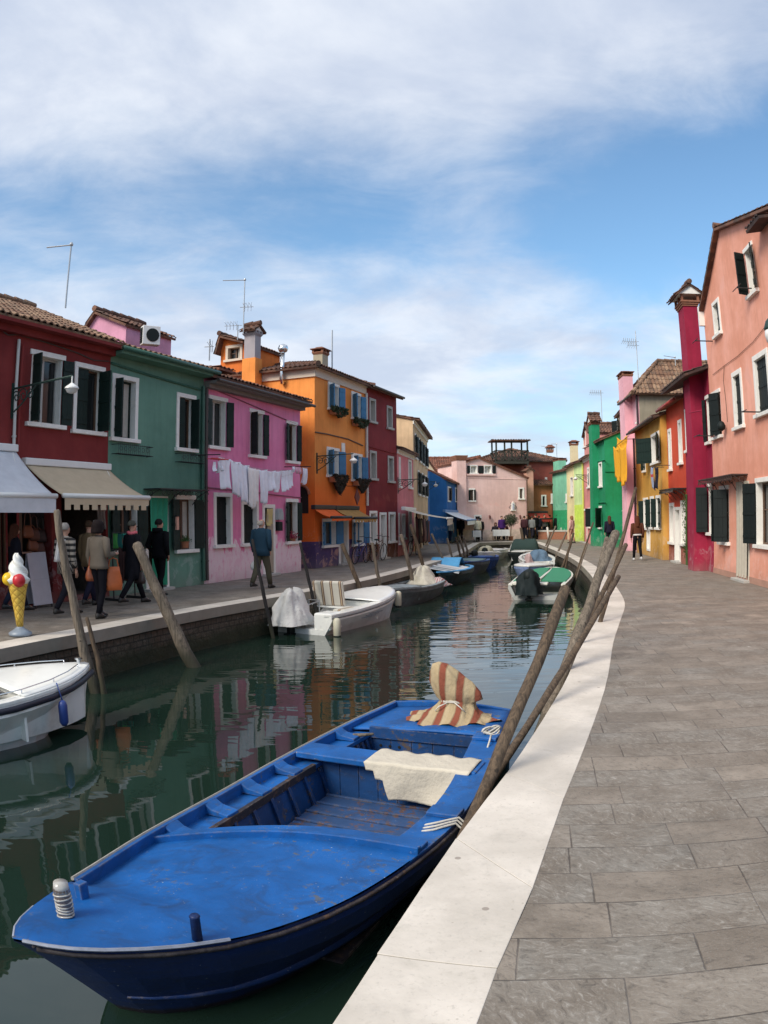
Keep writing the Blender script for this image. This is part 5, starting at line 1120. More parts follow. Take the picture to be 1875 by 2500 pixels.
# coaming across the aft edge of the foredeck
mm = M()
for off, w_, h0, h1 in ((0.0, .055, -.03, .05), (.055, .13, -.05, .028)):
    rings = []
    for i in range(25):
        u = i / 24; p = Vector(fd_(u, 1)); q = Vector((0, 1, 0)); y = p.y + off - .03
        rings.append([(p.x, y, p.z + h0), (p.x, y, p.z + h1), (p.x, y + w_, p.z + h1 - .006), (p.x, y + w_, p.z + h0 - .05)])
    mm.loft(rings)
mm.build('coaming', blue, bb, bevel=.008)
# bulwark plank on the far side with its top rail, side decks, ribs
tb_ = [.8 + .22 * i for i in range(24)] + [TT]
mm = M(); mm.loft([[(Lx(t), t, Zr(t) + .012), (Lx(t) + .035, t, Zr(t) + .012), (Lx(t) + .04, t, Zr(t) - .14), (Lx(t) + .004, t, Zr(t) - .14)] for t in tb_]); mm.build('bulwark', blue, bb, bevel=.006)
mm = M(); mm.tube([(Lx(t) - .008, t, Zr(t) + .006) for t in tb_], .014, 5); mm.build('top_rail', simple('bare_grey_edge', (.30, .28, .25), .8, .4, 15), bb)
SD = .215
ys = [1.55 + .25 * i for i in range(15)]
mm = M(); mm.loft([[(Lx(t) + .03, t, Zr(t) - BUL), (Lx(t) + .03 + SD, t, Zr(t) - BUL + .012), (Lx(t) + .03 + SD, t, Zr(t) - BUL - .03), (Lx(t) + .03, t, Zr(t) - BUL - .04)] for t in ys]); mm.build('side_deck', blue, bb, bevel=.005)
yr = [2.15 + .25 * i for i in range(13)]
mm = M(); mm.loft([[(Rx(t) + .0, t, Zr(t) + .012), (Rx(t) - .03 - SD, t, Zr(t) + .018), (Rx(t) - .03 - SD, t, Zr(t) - .03), (Rx(t), t, Zr(t) - .05)] for t in yr]); mm.build('side_deck', blue, bb, bevel=.005)
for t in (1.95, 2.5, 3.05, 3.6, 4.75): M().prism([(0, 0), (.20, 0), (.20, .028), (.06, .05), (0, .085)], 'y', -.075, .075, Matrix.Translation((Lx(t) + .035, t, Zr(t) - BUL + .012))).build('rib_knee', blue, bb, bevel=.006)
for t in (3.0, 4.9): M().box(Rx(t) - SD - .02, Rx(t) - .0, t - .08, t + .08, Zr(t) + .016, Zr(t) + .05).build('rib_knee', blue, bb, bevel=.008)
FZ = -.78; il = lambda t: Lx(t) + .03 + SD - .01; ir = lambda t: Rx(t) - .03 - SD + .01
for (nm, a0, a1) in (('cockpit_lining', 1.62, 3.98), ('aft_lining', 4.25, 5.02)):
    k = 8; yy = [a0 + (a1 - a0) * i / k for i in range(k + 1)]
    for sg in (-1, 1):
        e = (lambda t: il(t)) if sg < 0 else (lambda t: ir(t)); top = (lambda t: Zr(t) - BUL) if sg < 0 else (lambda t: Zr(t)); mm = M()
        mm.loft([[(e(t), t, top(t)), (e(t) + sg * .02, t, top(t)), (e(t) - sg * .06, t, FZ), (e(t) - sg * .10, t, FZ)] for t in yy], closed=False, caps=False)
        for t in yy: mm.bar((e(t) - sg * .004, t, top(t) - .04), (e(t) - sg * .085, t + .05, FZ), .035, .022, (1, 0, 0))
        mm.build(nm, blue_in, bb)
mm = M(); mm.loft([[(il(t) - .03, t, Zr(t) - BUL + .02), (il(t) + .012, t, Zr(t) - BUL + .02), (il(t) + .012, t, Zr(t) - BUL - .05), (il(t) - .03, t, Zr(t) - BUL - .05)] for t in [1.7 + .2 * i for i in range(12)]]); mm.build('inner_rail', dark_edge, bb, bevel=.004)
for i in range(11):
    y0 = 1.75 + i * .205; y1 = y0 + .185; mm = M(); l0, r0 = il(y0) + .07, ir(y0) - .07; zz = FZ + .02 + random.Random(i).uniform(-.006, .006)
    mm.box(l0, r0, y0, y1, zz, zz + .022).box(l0, r0, y1 - .03, y1 + .0, zz + .023, zz + .04).build('floor_board', floor_m, bb, bevel=.004)
M().box(il(2.5) - .0, ir(2.5), 1.6, 4.1, FZ - .02, FZ).box(il(4.6), ir(4.6), 4.2, 5.05, FZ - .02, FZ).build('bilge', dark_edge, bb)
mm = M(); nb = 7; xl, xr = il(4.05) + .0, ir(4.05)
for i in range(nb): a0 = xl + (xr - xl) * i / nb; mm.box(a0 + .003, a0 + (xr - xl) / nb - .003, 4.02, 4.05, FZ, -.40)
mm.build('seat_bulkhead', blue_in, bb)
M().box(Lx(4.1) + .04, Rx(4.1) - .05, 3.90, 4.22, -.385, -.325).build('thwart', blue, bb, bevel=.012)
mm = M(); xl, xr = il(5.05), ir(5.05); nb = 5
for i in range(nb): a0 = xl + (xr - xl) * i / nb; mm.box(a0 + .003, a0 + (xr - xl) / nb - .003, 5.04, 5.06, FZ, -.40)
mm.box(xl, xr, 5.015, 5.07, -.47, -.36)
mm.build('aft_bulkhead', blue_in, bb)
for x in (-.42, -.32, -.22, .5, .62): M().tube([(x, 5.041, -.55), (x, 5.030, -.55)], .014, 10).build('drain_hole', dark_in, bb)
mm = M(); mm.grid(lambda u, v: (Lx(5.03 + 1.03 * v) + .035 + (Rx(5.03 + 1.03 * v) - Lx(5.03 + 1.03 * v) - .04) * u, 5.03 + 1.03 * v, Zr(5.5) - .055 + .05 * u + .03 * math.sin(math.pi * u)), 14, 8); mm.build('aft_deck', blue, bb, smooth=True, solid=.02)
mm = M(); mm.loft([[(x_, TT - .04, z_ + .04), (x_, TT + .01, z_ + .04), (x_, TT + .01, z_ - .5), (x_, TT - .04, z_ - .5)] for x_, z_ in [(Lx(TT) + (Rx(TT) - Lx(TT)) * i / 10, Zr(TT) - .03 + .05 * math.sin(math.pi * i / 10)) for i in range(11)]]); mm.build('transom', blue, bb, bevel=.006)
# bow fittings
def bl(v): q = Vector(v) - Vector((-1.63, 2.57, 0)); return Vector((q.x * .921 - q.y * .389, q.x * .389 + q.y * .921, v[2]))
q = bl(gp(166, 2256, -.16)); mm = M(); mm.lathe([(.034, 0), (.040, .02), (.042, .205), (.034, .225), (.0, .23)], 18, tuple(q)); po = mm.build('bow_post', simple('brown_wrapped_tin', (.16, .13, .12), .3, .5, 22, .3, metal=.4), bb, smooth=True); mm = M(); rnd = random.Random(2)
for k in range(9): z = .015 + k * .02; mm.tube([(q.x + (.040 + .004 * math.sin(a * 3 + k)) * math.cos(a), q.y + .041 * math.sin(a), q.z + z + .006 * math.sin(a + k)) for a in [j * .35 for j in range(19)]], .006, 5)
mm.tube([(q.x, q.y, q.z + .19), (q.x + .004, q.y, q.z + .24)], [.043, .036], 14); mm.build('clear_tape', simple('shiny_clear_wrap', (.36, .35, .33), .12, .4, 18), po, smooth=True)
q = bl(gp(208, 2222, -.22)); M().box(q.x - .025, q.x + .025, q.y - .03, q.y + .03, q.z - .02, q.z + .17).build('samson_post', blue, bb, bevel=.006)
q = bl(gp(482, 2291, -.16)); M().lathe([(.026, -.02), (.024, .12), (.027, .125), (.02, .135)], 14, tuple(q)).build('thole_pin', navy, bb, smooth=True)
mm = M(); a = Vector(fd_(.45, .12)); b_ = bl(gp(150, 2300, -.12)); mm.tube([bl(gp(240, 2245, -.15)) + Vector((0, 0, .0)), bl(gp(80, 2312, -.09))], .008, 4); mm.build('deck_seam', dark_edge, bb)
rope_m = simple('pale_rope', (.55, .52, .46), .9, .2, 60, .4)
# ropes over the near gunwale and coiled on the aft corner
ro_ = empty('mooring_rope', (0, 0, 0), 0, 'pale mooring rope passed three times over the near gunwale of the blue boat', 'rope'); mm = M()
for k in range(3):
    a = gp(1006 + k * 3, 2046 - k * 7, -.37); b_ = gp(1058 + k * 6, 2026 - k * 9, -.315); c = gp(1112 + k * 4, 2010 - k * 7, -.315); d = c + Vector((.07, -.03, -.06)); e = c + Vector((.04, -.10, -.4))
    mm.tube([a, a.lerp(b_, .5) + Vector((0, 0, .02)), b_, b_.lerp(c, .5), c, d, e], .009, 6)
mm.build('rope_turns', rope_m, ro_, smooth=True)
ro_ = empty('coiled_rope', (0, 0, 0), 0, 'small knot of pale rope at the stern corner of the blue boat', 'rope'); mm = M(); c = gp(1200, 1790, -.30)
for k in range(5): mm.tube([c + Vector((.07 * math.cos(a) * (1 + .1 * k), .05 * math.sin(a + k * .4), .012 * k + .02 * math.sin(2 * a + k))) for a in [j * .45 for j in range(15)]], .009, 6)
mm.tube([c, gp(1195, 1810, -.30), gp(1188, 1832, -.36), gp(1178, 1856, -.45)], .009, 6); mm.build('rope_coil', rope_m, ro_, smooth=True)
oar = empty('oar_rest', (0, 0, 0), 0, 'short bare wooden stick lying on the far side deck of the blue boat', 'stick'); M().tube([gp(862, 1796, -.40), gp(912, 1792, -.38)], [.022, .014], 8).build('shaft', pole_wood, oar, smooth=True)
# canvas over the thwart
cv = mat_cloth('cream_canvas', (.56, .51, .42), wr=.7)
def loc_rot(o, root): o.location = root.location; o.rotation_euler = root.rotation_euler
mm = M(); x0, x1 = -.07, .86
def cf(u, v):
    x = x0 + (x1 - x0) * u
    if v < .40: y = 4.24 - .36 * (v / .40); z = -.315
    else:
        k = (v - .40) / .60; z = -.315 - .33 * k; y = 3.875 - .035 * math.sin(u * 7 + k * 2) * k - .02; xm = .50; x = x + (k * (.04 if u < .5 else -.22)) * (abs(u - .5) * 2) + .06 * k
    return Vector((x, y, z + .004 * math.sin(u * 13 + v * 11) + (.008 * max(0, .12 - v) / .12 * math.sin(u * 30))))
nu, nv = 40, 30; b0_ = len(mm.v)
for j in range(nv + 1):
    for i in range(nu + 1): mm.v.append(tuple(cf(i / nu, j / nv)))
for j in range(nv):
    for i in range(nu):
        u, v = (i + .5) / nu, (j + .5) / nv
        if v > .52 and u < .07 or v > .66 and u < .16 or v > .93 and u > .86: continue
        a = j * (nu + 1) + i; mm.f.append((a, a + 1, a + nu + 2, a + nu + 1)); mm.mi.append(0)
o = mm.build('canvas_sheet', cv, None, smooth=True, solid=.004); loc_rot(o, bb); tag(o, 'cream canvas sheet draped over the seat of the blue boat', 'canvas')
# striped cloth tied over the small outboard on the aft deck
st_m = mat_cloth('red_striped_cloth', (.5, .42, .28), stripes=([(0, (.38, .29, .17)), (.30, (.22, .15, .09)), (.36, (.19, .024, .012)), (.70, (.24, .17, .10)), (.76, (.40, .31, .19))], 5.6), wr=.9)
cc = bl(gp(1105, 1752, -.34)); rings = []; NR = 44
prof = [(.0, .60, -.14, -.03), (.08, .575, -.13, -.03), (.125, .50, -.10, -.02), (.15, .40, -.06, 0), (.155, .30, -.02, .0), (.14, .225, .02, 0), (.115, .185, .02, 0), (.14, .15, .02, 0), (.19, .10, .02, 0), (.25, .05, .01, -.02), (.33, .018, 0, -.03), (.37, .008, 0, -.04)]
mm = M()
for i, (r, z, ox, oy) in enumerate(prof):
    ring = []
    for j in range(NR):
        a = 2 * math.pi * j / NR; fold = 1 + (.04 if i < 5 else .13) * math.sin(a * (7 if i < 6 else 9) + i * .6) + (.10 * math.sin(a * 3 + 1) if i > 8 else 0)
        ex = 1.22 if i > 8 else (1.12 if i > 2 else 1.0); lump = ((0, 0, .02, .07, .12, .13, .08, .05, .02, 0, 0, 0)[i] * max(0, math.cos(a - .2)))
        fold *= 1 + .22 * abs(mnoise.noise(Vector((math.cos(a) * 3.3, math.sin(a) * 3.3, z * 7)))) + .10 * mnoise.noise(Vector((math.cos(a) * 1.5, math.sin(a) * 1.5 + 4, z * 3)))
        ring.append((cc.x + ox + (r * fold * ex + lump) * math.cos(a), cc.y + oy + r * fold * .8 * math.sin(a), cc.z + z + (.02 * math.sin(a * 9 + 2) if i > 8 else 0)))
    rings.append(ring)
mm.loft(rings, caps=False); mm.f.append(tuple(range(NR))); mm.mi.append(0)
pc = Vector((-1.63, 2.57, 0)); o = mm.build('covered_outboard', st_m, None, smooth=True); loc_rot(o, bb); tag(o, 'outboard motor wrapped in red and cream striped cloth on the blue boat stern', 'covered motor')
mm = M()
for k in range(2): mm.tube([(cc.x + .02 + .135 * math.cos(a), cc.y + .11 * math.sin(a), cc.z + .188 + k * .012 + .006 * math.sin(a * 3)) for a in [j * .33 for j in range(20)]], .008, 6)
mm.tube([(cc.x - .02, cc.y - .12, cc.z + .19), (cc.x - .1, cc.y - .15, cc.z + .15), (cc.x - .14, cc.y - .15, cc.z + .1)], .007, 5); mm.tube([(cc.x + .05, cc.y - .12, cc.z + .2), (cc.x + .12, cc.y - .14, cc.z + .16), (cc.x + .17, cc.y - .13, cc.z + .11)], .007, 5)
mm.build('tie_cord', rope_m, o, smooth=True)

# ================================================================== OTHER BOATS
BP = [(0, .02), (.06, .28), (.15, .55), (.3, .84), (.5, 1.0), (.75, .98), (1, .86)]
def boat(label, bow, stern, beam, fb, hull, deck, inner=None, rise=.18, blunt=1.0, foredeck=.38, side=.13, rail=None, thwarts=(), aft=None, group='small boats moored in the canal', bp=None, under=None, floor_z=.12, rake=.09, vee=.70):
    bow, stern = Vector(bow), Vector(stern); d = stern - bow; Lb = d.length; rz = math.atan2(d.y, d.x) - math.pi / 2; bp = bp or BP
    root = empty('moored_boat', (bow.x, bow.y, 0), rz, label, 'boat', group); inner = inner or deck; H = beam / 2
    W = lambda u: H * itp(bp, u) ** blunt; Z = lambda u: WL + fb + rise * (1 - u) ** 2.2; FZ_ = WL + floor_z
    us = [0, .02, .05, .1, .16, .24, .33, .42, .52, .62, .72, .82, .91, 1.0]
    def ring(u):
        w_, z = W(u), Z(u); wi = max(.004, w_ - .05); y = u * Lb; e = rake * Lb * math.exp(-u * (14 if rake < .1 else 6)); bz = WL - .12; o = []
        for s in (-1, 1):
            pts = [(s * w_, y, z), (s * w_ * 1.02, y + e * .2, z - fb * .25), (s * w_ * (.5 + vee * .6), y + e * .6, z - fb * .6), (s * w_ * vee, y + e, bz)]
            o += pts if s < 0 else pts[::-1]
        yi = max(y, .12)
        fl = min(wi * .8, wi); o += [(wi, y, z), (fl, yi, max(FZ_, WL - .1)), (-fl, yi, max(FZ_, WL - .1)), (-wi, y, z)]; return o
    mm = M(); mm.loft([ring(u) for u in us]); mm.build('hull', hull, root)
    mm = M()
    for s in (-1, 1): mm.loft([[(s * (W(u) + .012), u * Lb, Z(u) - .02), (s * (W(u) + .012), u * Lb, Z(u) + .025), (s * max(0, W(u) - side), u * Lb, Z(u) + .03), (s * max(0, W(u) - side), u * Lb, Z(u) - .03)] for u in us])
    mm.build('gunwale', rail or deck, root, bevel=.008)
    if foredeck:
        mm = M(); mm.grid(lambda a, b: ((2 * a - 1) * W(b * foredeck) * .99, b * foredeck * Lb + .12 * math.sin(math.pi * a) * (b if b > .9 else 0), Z(b * foredeck) + .032 + .05 * math.sin(math.pi * a) * min(1, b * 3)), 12, 14); mm.build('foredeck', deck, root, smooth=True, solid=.02)
        w_ = W(foredeck) - side * .5; M().box(-w_, w_, foredeck * Lb - .03, foredeck * Lb, FZ_, Z(foredeck) + .02).build('bulkhead', inner, root)
    if aft: mm = M(); mm.grid(lambda a, b: ((2 * a - 1) * W(aft + b * (1 - aft)) * .99, (aft + b * (1 - aft)) * Lb, Z(aft) + .03), 6, 4); mm.build('aft_deck', deck, root, solid=.02)
    for u in thwarts: w_ = W(u) - .06; M().box(-w_, w_, u * Lb - .13, u * Lb + .13, Z(u) - .10, Z(u) - .06).build('thwart', inner, root, bevel=.01)
    root['_'] = 0; del root['_']; root_info = dict(L=Lb, W=W, Z=Z, FZ=FZ_)
    return root, root_info
def outboard(root, I, x=0, cover=None, col=None, tilt=0, sc_=1.0, drop=.5, name='outboard'):
    y = I['L'] + .1; z = I['Z'](1) ; mm = M(); rings = []
    for (w_, l, zz) in ((.10, .14, .02), (.15, .2, .08), (.17, .24, .22), (.15, .22, .34), (.06, .1, .40)): rings.append([(x + w_ * sc_ * math.cos(a), y + l * sc_ * math.sin(a), z + zz * sc_) for a in [2 * math.pi * k / 14 for k in range(14)]])
    mm.loft(rings); ob = mm.build(name, col or shut_black, root, smooth=True); M().box(x - .05, x + .05, y - .08, y + .1, z - drop, z + .05).box(x - .10, x + .10, y - .05, y + .16, z - drop - .03, z - drop).build('leg', shut_black, ob, bevel=.01)
    M().bar((x, y - .1, z + .18), (x, y - .5, z + .24), .035).build('tiller', shut_black, ob); return ob
def lump_cover(root, c, w_, l, h, mat, name='cover', seed=1, folds=7, skirt=1.0, lab=None):
    mm = M(); NRR = 56; rnd = random.Random(seed); ph = rnd.uniform(0, 6); rings = []
    for i, (r, z) in enumerate([(.12, 1.0), (.35, .97), (.54, .9), (.66, .78), (.76, .62), (.86, .46), (.95, .3), (1.05, .14), (1.16, .0)]):
        ring = []
        for j in range(NRR):
            a = 2 * math.pi * j / NRR; n_ = mnoise.noise(Vector((math.cos(a) * 1.7 + seed, math.sin(a) * 1.7, z * 1.6))); cr_ = abs(mnoise.noise(Vector((math.cos(a) * 3.1 + seed, math.sin(a) * 3.1 + z, z * 2.6)))); f_ = .93 + .26 * n_ + .34 * cr_ + .06 * math.sin(a * folds + ph + z * 2) * (1.1 - z)
            rr = r * (skirt if i > 6 else (1 + skirt) / 2 if i > 4 else 1); sq = (abs(math.cos(a)) ** 3 + abs(math.sin(a)) ** 3) ** (-1 / 3)
            ring.append((c[0] + w_ * rr * f_ * math.cos(a) * sq * .95, c[1] + l * rr * f_ * math.sin(a) * sq * .95, c[2] + h * (z + .14 * n_ * min(1, z * 2))))
        rings.append(ring)
    mm.loft(rings, caps=False); mm.f.append(tuple(range(NRR))); mm.mi.append(0)
    return mm.build(name, mat, root, smooth=True, label=lab)
gel = simple('white_gelcoat', (.82, .82, .78), .25, .08, 3, dirt=.2); gel2 = simple('cream_gelcoat', (.72, .70, .62), .3, .1, 3, dirt=.3); grey_hull = mat_boat('grey_hull_paint', (.10, .115, .12)); dk_in = simple('boat_floor', (.16, .17, .16), .7, .3, 5, dirt=.5)
# white bow at the left edge
b1, I = boat('white dayboat whose bow enters the picture at the left edge, with a small blue fender', (-3.74, 8.8), (-5.95, 5.9), 1.75, .56, gel, gel, rise=.16, foredeck=.36, rake=.24, vee=.55, bp=[(0, .06), (.05, .30), (.15, .62), (.3, .88), (.5, 1), (1, .92)])
mm = M(); W, Z, Lb = I['W'], I['Z'], I['L']
for s in (-1, 1): mm.tube([(s * (W(u) + .02), u * Lb - (.03 if u == 0 else 0), Z(u) - .07) for u in (0, .03, .08, .15, .25, .4, .6, .8, 1)], .03, 6, flat=1.3)
mm.build('rub_rail', simple('navy_rubber', (.012, .015, .03), .5), b1, smooth=True); mm = M()
for s in (-1, 1): mm.tube([(s * (W(u) - .08) * 1, u * Lb + .06, Z(u) + .09) for u in (.05, .12, .22, .34, .5)], .007, 6); [mm.tube([(s * (W(u) - .08), u * Lb + .06, Z(u) + .02), (s * (W(u) - .08), u * Lb + .06, Z(u) + .09)], .007, 6) for u in (.05, .2, .34, .5)]
mm.build('hand_rail', steel, b1, smooth=True)
mm = M(); mm.lathe([(.015, .30), (.04, .28), (.055, .24), (.055, .04), (.03, 0)], 12, (-W(.22) - .09, .22 * Lb, Z(.22) - .42)).tube([(-W(.22) - .09, .22 * Lb, Z(.22) - .12), (-W(.22) + .02, .22 * Lb, Z(.22) + .06)], .008, 5)
fe = mm.build('fender', simple('blue_fender', (.02, .05, .22), .4), None, smooth=True); loc_rot(fe, b1); tag(fe, 'blue fender hanging over the side of the white bow at the left edge', 'fender')
mm = M(); mm.grid(lambda a, b: ((2 * a - 1) * W(.4 + b * .3) * .8, (.4 + b * .3) * Lb, Z(.4) + .06 + .12 * math.sin(math.pi * b) * math.sin(math.pi * a)), 10, 6); mm.build('screen_cover', simple('smoked_screen', (.03, .03, .035), .15), b1, smooth=True, solid=.01)
M().lathe([(.03, 0), (.03, .06), (.05, .07), (.05, .09)], 10, (0, .12, Z(.04) + .04)).build('bow_cleat', steel, b1)
# white motorboat with notched transom and covered engine
b2, I = boat('white motorboat with a striped seat cushion propped up and its outboard under a grey sheet', (.0, 19.9), (-1.88, 16.45), 1.75, .44, gel, gel, rise=.26, foredeck=.46, side=.2, thwarts=(.55,), bp=[(0, .10), (.05, .38), (.13, .66), (.28, .9), (.5, 1), (.8, .99), (1, .95)])
W, Z, Lb = I['W'], I['Z'], I['L']; mm = M()
for s in (-1, 1): mm.tube([(s * (W(u) + .015), u * Lb, Z(u) - .05) for u in (0, .04, .1, .2, .35, .5, .7, .85, 1)], .022, 6)
mm.build('rub_rail', simple('grey_rubber', (.18, .18, .18), .5), b2, smooth=True)
for s, nm in ((-1, 'stern_locker'), (1, 'stern_locker')): M().box(s * .36 if s > 0 else -W(1) + .05, W(1) - .05 if s > 0 else -.36, Lb - .55, Lb - .02, WL + .1, Z(1) + .04).build(nm, gel, b2, bevel=.04)
for k in range(3): mm = M().box(-W(.6) - .016, -W(.6) - .004, Lb * (.45 + .04 * k), Lb * (.60 + .05 * k), Z(.6) - .16 - k * .03, Z(.6) - .145 - k * .03).build('hull_stripe', simple('grey_stripe', (.2, .21, .24), .4), b2, rot=(0, 0, 0))
st2 = mat_cloth('brown_striped_cushion', (.6, .58, .5), stripes=([(0, (.56, .53, .46)), (.40, (.13, .06, .04)), (.52, (.48, .36, .22)), (.62, (.13, .07, .05)), (.72, (.56, .53, .46))], 4.3), wr=.4)
cu = empty('seat_cushion', (b2.location.x, b2.location.y, 0), b2.rotation_euler.z, 'brown and white striped seat cushion standing upright in the white motorboat', 'cushion')
M().box(-.40, .40, -.05, .05, 0, .62).build('pad', st2, cu, bevel=.04, loc=(.30, Lb * .56, Z(.5) - .06), rot=(R(-14), 0, R(8))); M().box(-.5, -.15, Lb * .55, Lb * .72, Z(.5) - .18, Z(.5) - .06).build('seat_pad', st2, cu, bevel=.04)
mm = M(); mm.tube([(.25, Lb * .70, I['FZ']), (.25, Lb * .70, Z(.5) + .12), (.55, Lb * .70, Z(.5) + .12), (.55, Lb * .70, I['FZ'])], .018, 6).tube([(.25, Lb * .84, I['FZ']), (.25, Lb * .84, Z(.5) + .06), (.55, Lb * .84, Z(.5) + .06), (.55, Lb * .84, I['FZ'])], .018, 6).tube([(.25, Lb * .7, Z(.5) + .1), (.25, Lb * .84, Z(.5) + .05)], .015, 6).tube([(.55, Lb * .7, Z(.5) + .1), (.55, Lb * .84, Z(.5) + .05)], .015, 6); mm.build('folding_ladder', zinc, b2)
ob = outboard(b2, I, .16, drop=.42, sc_=.6); 
gs = mat_cloth('grey_sheet', (.56, .55, .53), wr=1.0); o = lump_cover(None, (.22, Lb - .02, Z(1) - .22), .31, .44, .76, gs, 'engine_sheet', 4, 6, 1.25); loc_rot(o, b2); tag(o, 'rumpled pale grey sheet over the outboard of the white motorboat', 'cover')
for k, (u, sx, lab) in enumerate(((.985, -1, 'fat white fender at the near stern corner of the white motorboat'), (.06, -1, 'tall white fender at the bow of the white motorboat, nearer of two'), (.0, .3, 'tall yellowed fender at the bow tip of the white motorboat'))):
    x = sx * (W(u) + .10); mm = M(); mm.lathe([(.02, .46), (.05, .45), (.08, .41), (.08, .05), (.045, .01), (.02, 0)], 14, (0, 0, 0)); o = mm.build('boat_fender', simple('old_fender', (.55, .52, .40), .5, .2, 6, dirt=.4), None, smooth=True); p = Matrix.Rotation(b2.rotation_euler.z, 4, 'Z') @ Vector((x, u * Lb - (.1 if u < .1 else 0), 0))
    o.location = (b2.location.x + p.x, b2.location.y + p.y, Z(u) - .50); tag(o, lab, 'fender'); M().lathe([(.082, 0), (.082, .05)], 14, (0, 0, .03)).build('end_cap', shut_black, o)
# grey workboat with white tarpaulin
b3, I = boat('grey open workboat behind the white motorboat, its stern under a cream tarpaulin', (.12, 20.9), (1.42, 25.0), 1.4, .42, grey_hull, mat_boat('pale_grey_paint', (.26, .30, .31)), dk_in, rise=.12, foredeck=.3, thwarts=(.55, .78))
o = lump_cover(None, (-.12, I['L'] - .15, I['Z'](1) - .12), .34, .50, .62, mat_cloth('cream_tarpaulin', (.60, .56, .46), wr=.8), 'tarpaulin', 7, 5, 1.35); loc_rot(o, b3); tag(o, 'cream tarpaulin bunched over the stern of the grey workboat', 'tarpaulin')
o = lump_cover(None, (.4, I['L'] - .1, I['Z'](1) - .14), .25, .3, .26, mat_cloth('patterned_rag', (.42, .16, .16), stripes=([(0, (.55, .5, .48)), (.5, (.35, .06, .07)), (.75, (.5, .45, .45))], 14), wr=1), 'rag_bundle', 9, 9, 1.3); loc_rot(o, b3); tag(o, 'bundle of red and white patterned rag hanging from the cream tarpaulin', 'cloth')
# light blue boat
lb = mat_boat('sky_blue_paint', (.075, .32, .62)); b4, I = boat('light blue open boat with wide rounded rim and pale striped cloth inside', (1.62, 26.9), (2.9, 31.6), 2.1, .50, mat_boat('dark_teal_hull', (.03, .05, .06)), lb, lb, rise=.06, foredeck=.0, side=.16, bp=[(0, .35), (.06, .6), (.15, .8), (.4, 1), (.7, 1), (.9, .85), (1, .6)], thwarts=(.3,))
mm = M(); mm.grid(lambda a, b: ((2 * a - 1) * .80 + .15, .5 + b * 3.0, I['Z'](.4) + .22 - .26 * a + .05 * math.sin(b * 22)), 10, 36); o = mm.build('striped_cloth', mat_cloth('grey_stripe_cloth', (.4, .42, .44), stripes=([(0, (.55, .57, .58)), (.5, (.16, .19, .21)), (.75, (.5, .52, .54))], 2.6), axis=1), None, smooth=True); loc_rot(o, b4); tag(o, 'grey and white striped cloth spread across the light blue boat', 'cloth')
mm = M(); mm.grid(lambda a, b: ((2 * a - 1) * .6 - .05, 2.9 + b * 1.5, I['Z'](.8) + .05 + .34 * math.sin(math.pi * b)), 8, 8); o = mm.build('blue_tarpaulin', mat_cloth('blue_tarpaulin_fabric', (.12, .40, .70)), None, smooth=True, solid=.01); loc_rot(o, b4); tag(o, 'bright blue tarpaulin hump at the far end of the light blue boat', 'tarpaulin')
b5, I = boat('dark blue boat with a grey green cover past the light blue boat', (3.35, 31.9), (4.35, 36.4), 1.7, .5, mat_boat('slate_hull', (.06, .07, .09)), mat_boat('deep_blue_paint', (.03, .09, .28)), rise=.1, foredeck=.0, thwarts=(.7,))
mm = M(); mm.grid(lambda a, b: ((2 * a - 1) * I['W'](.12 + b * .42) * .92, (.12 + b * .42) * I['L'], I['Z'](.3) + .05 + .04 * math.sin(math.pi * a)), 8, 8); mm.build('cockpit_cover', mat_cloth('grey_green_canvas', (.17, .25, .26)), b5, smooth=True, solid=.01); outboard(b5, I)
b5b, I = boat('royal blue boat moored outside the dark blue one', (4.55, 35.2), (5.2, 39.0), 1.5, .5, mat_boat('royal_hull', (.02, .06, .25)), mat_boat('deep_blue_paint2', (.03, .10, .33)), rise=.1, foredeck=.3, thwarts=(.7,)); outboard(b5b, I)
b6, I = boat('white boat with a beige heap in it near the left corner of the canal end', (5.15, 38.6), (5.7, 42.4), 1.7, .52, gel2, gel, rise=.15, foredeck=.35); o = lump_cover(None, (0, 2.2, WL + .4), .5, .5, .5, mat_cloth('beige_sack', (.48, .45, .34)), 'sack', 11); loc_rot(o, b6); tag(o, 'beige covered heap inside the white boat near the canal end', 'cover')
b7, I = boat('flat white boat farthest along the left quay', (6.0, 42.8), (6.9, 46.8), 1.7, .5, gel2, gel, rise=.05, foredeck=.6)
b8, I = boat('small pale boat alone at the end wall of the canal', (8.35, 45.0), (8.3, 48.4), 1.4, .45, gel2, gel, rise=.15, foredeck=.3); o = lump_cover(None, (0, 2.3, WL + .35), .4, .5, .5, gs, 'grey_heap', 13); loc_rot(o, b8); tag(o, 'grey covered heap in the small pale boat at the end wall', 'cover')
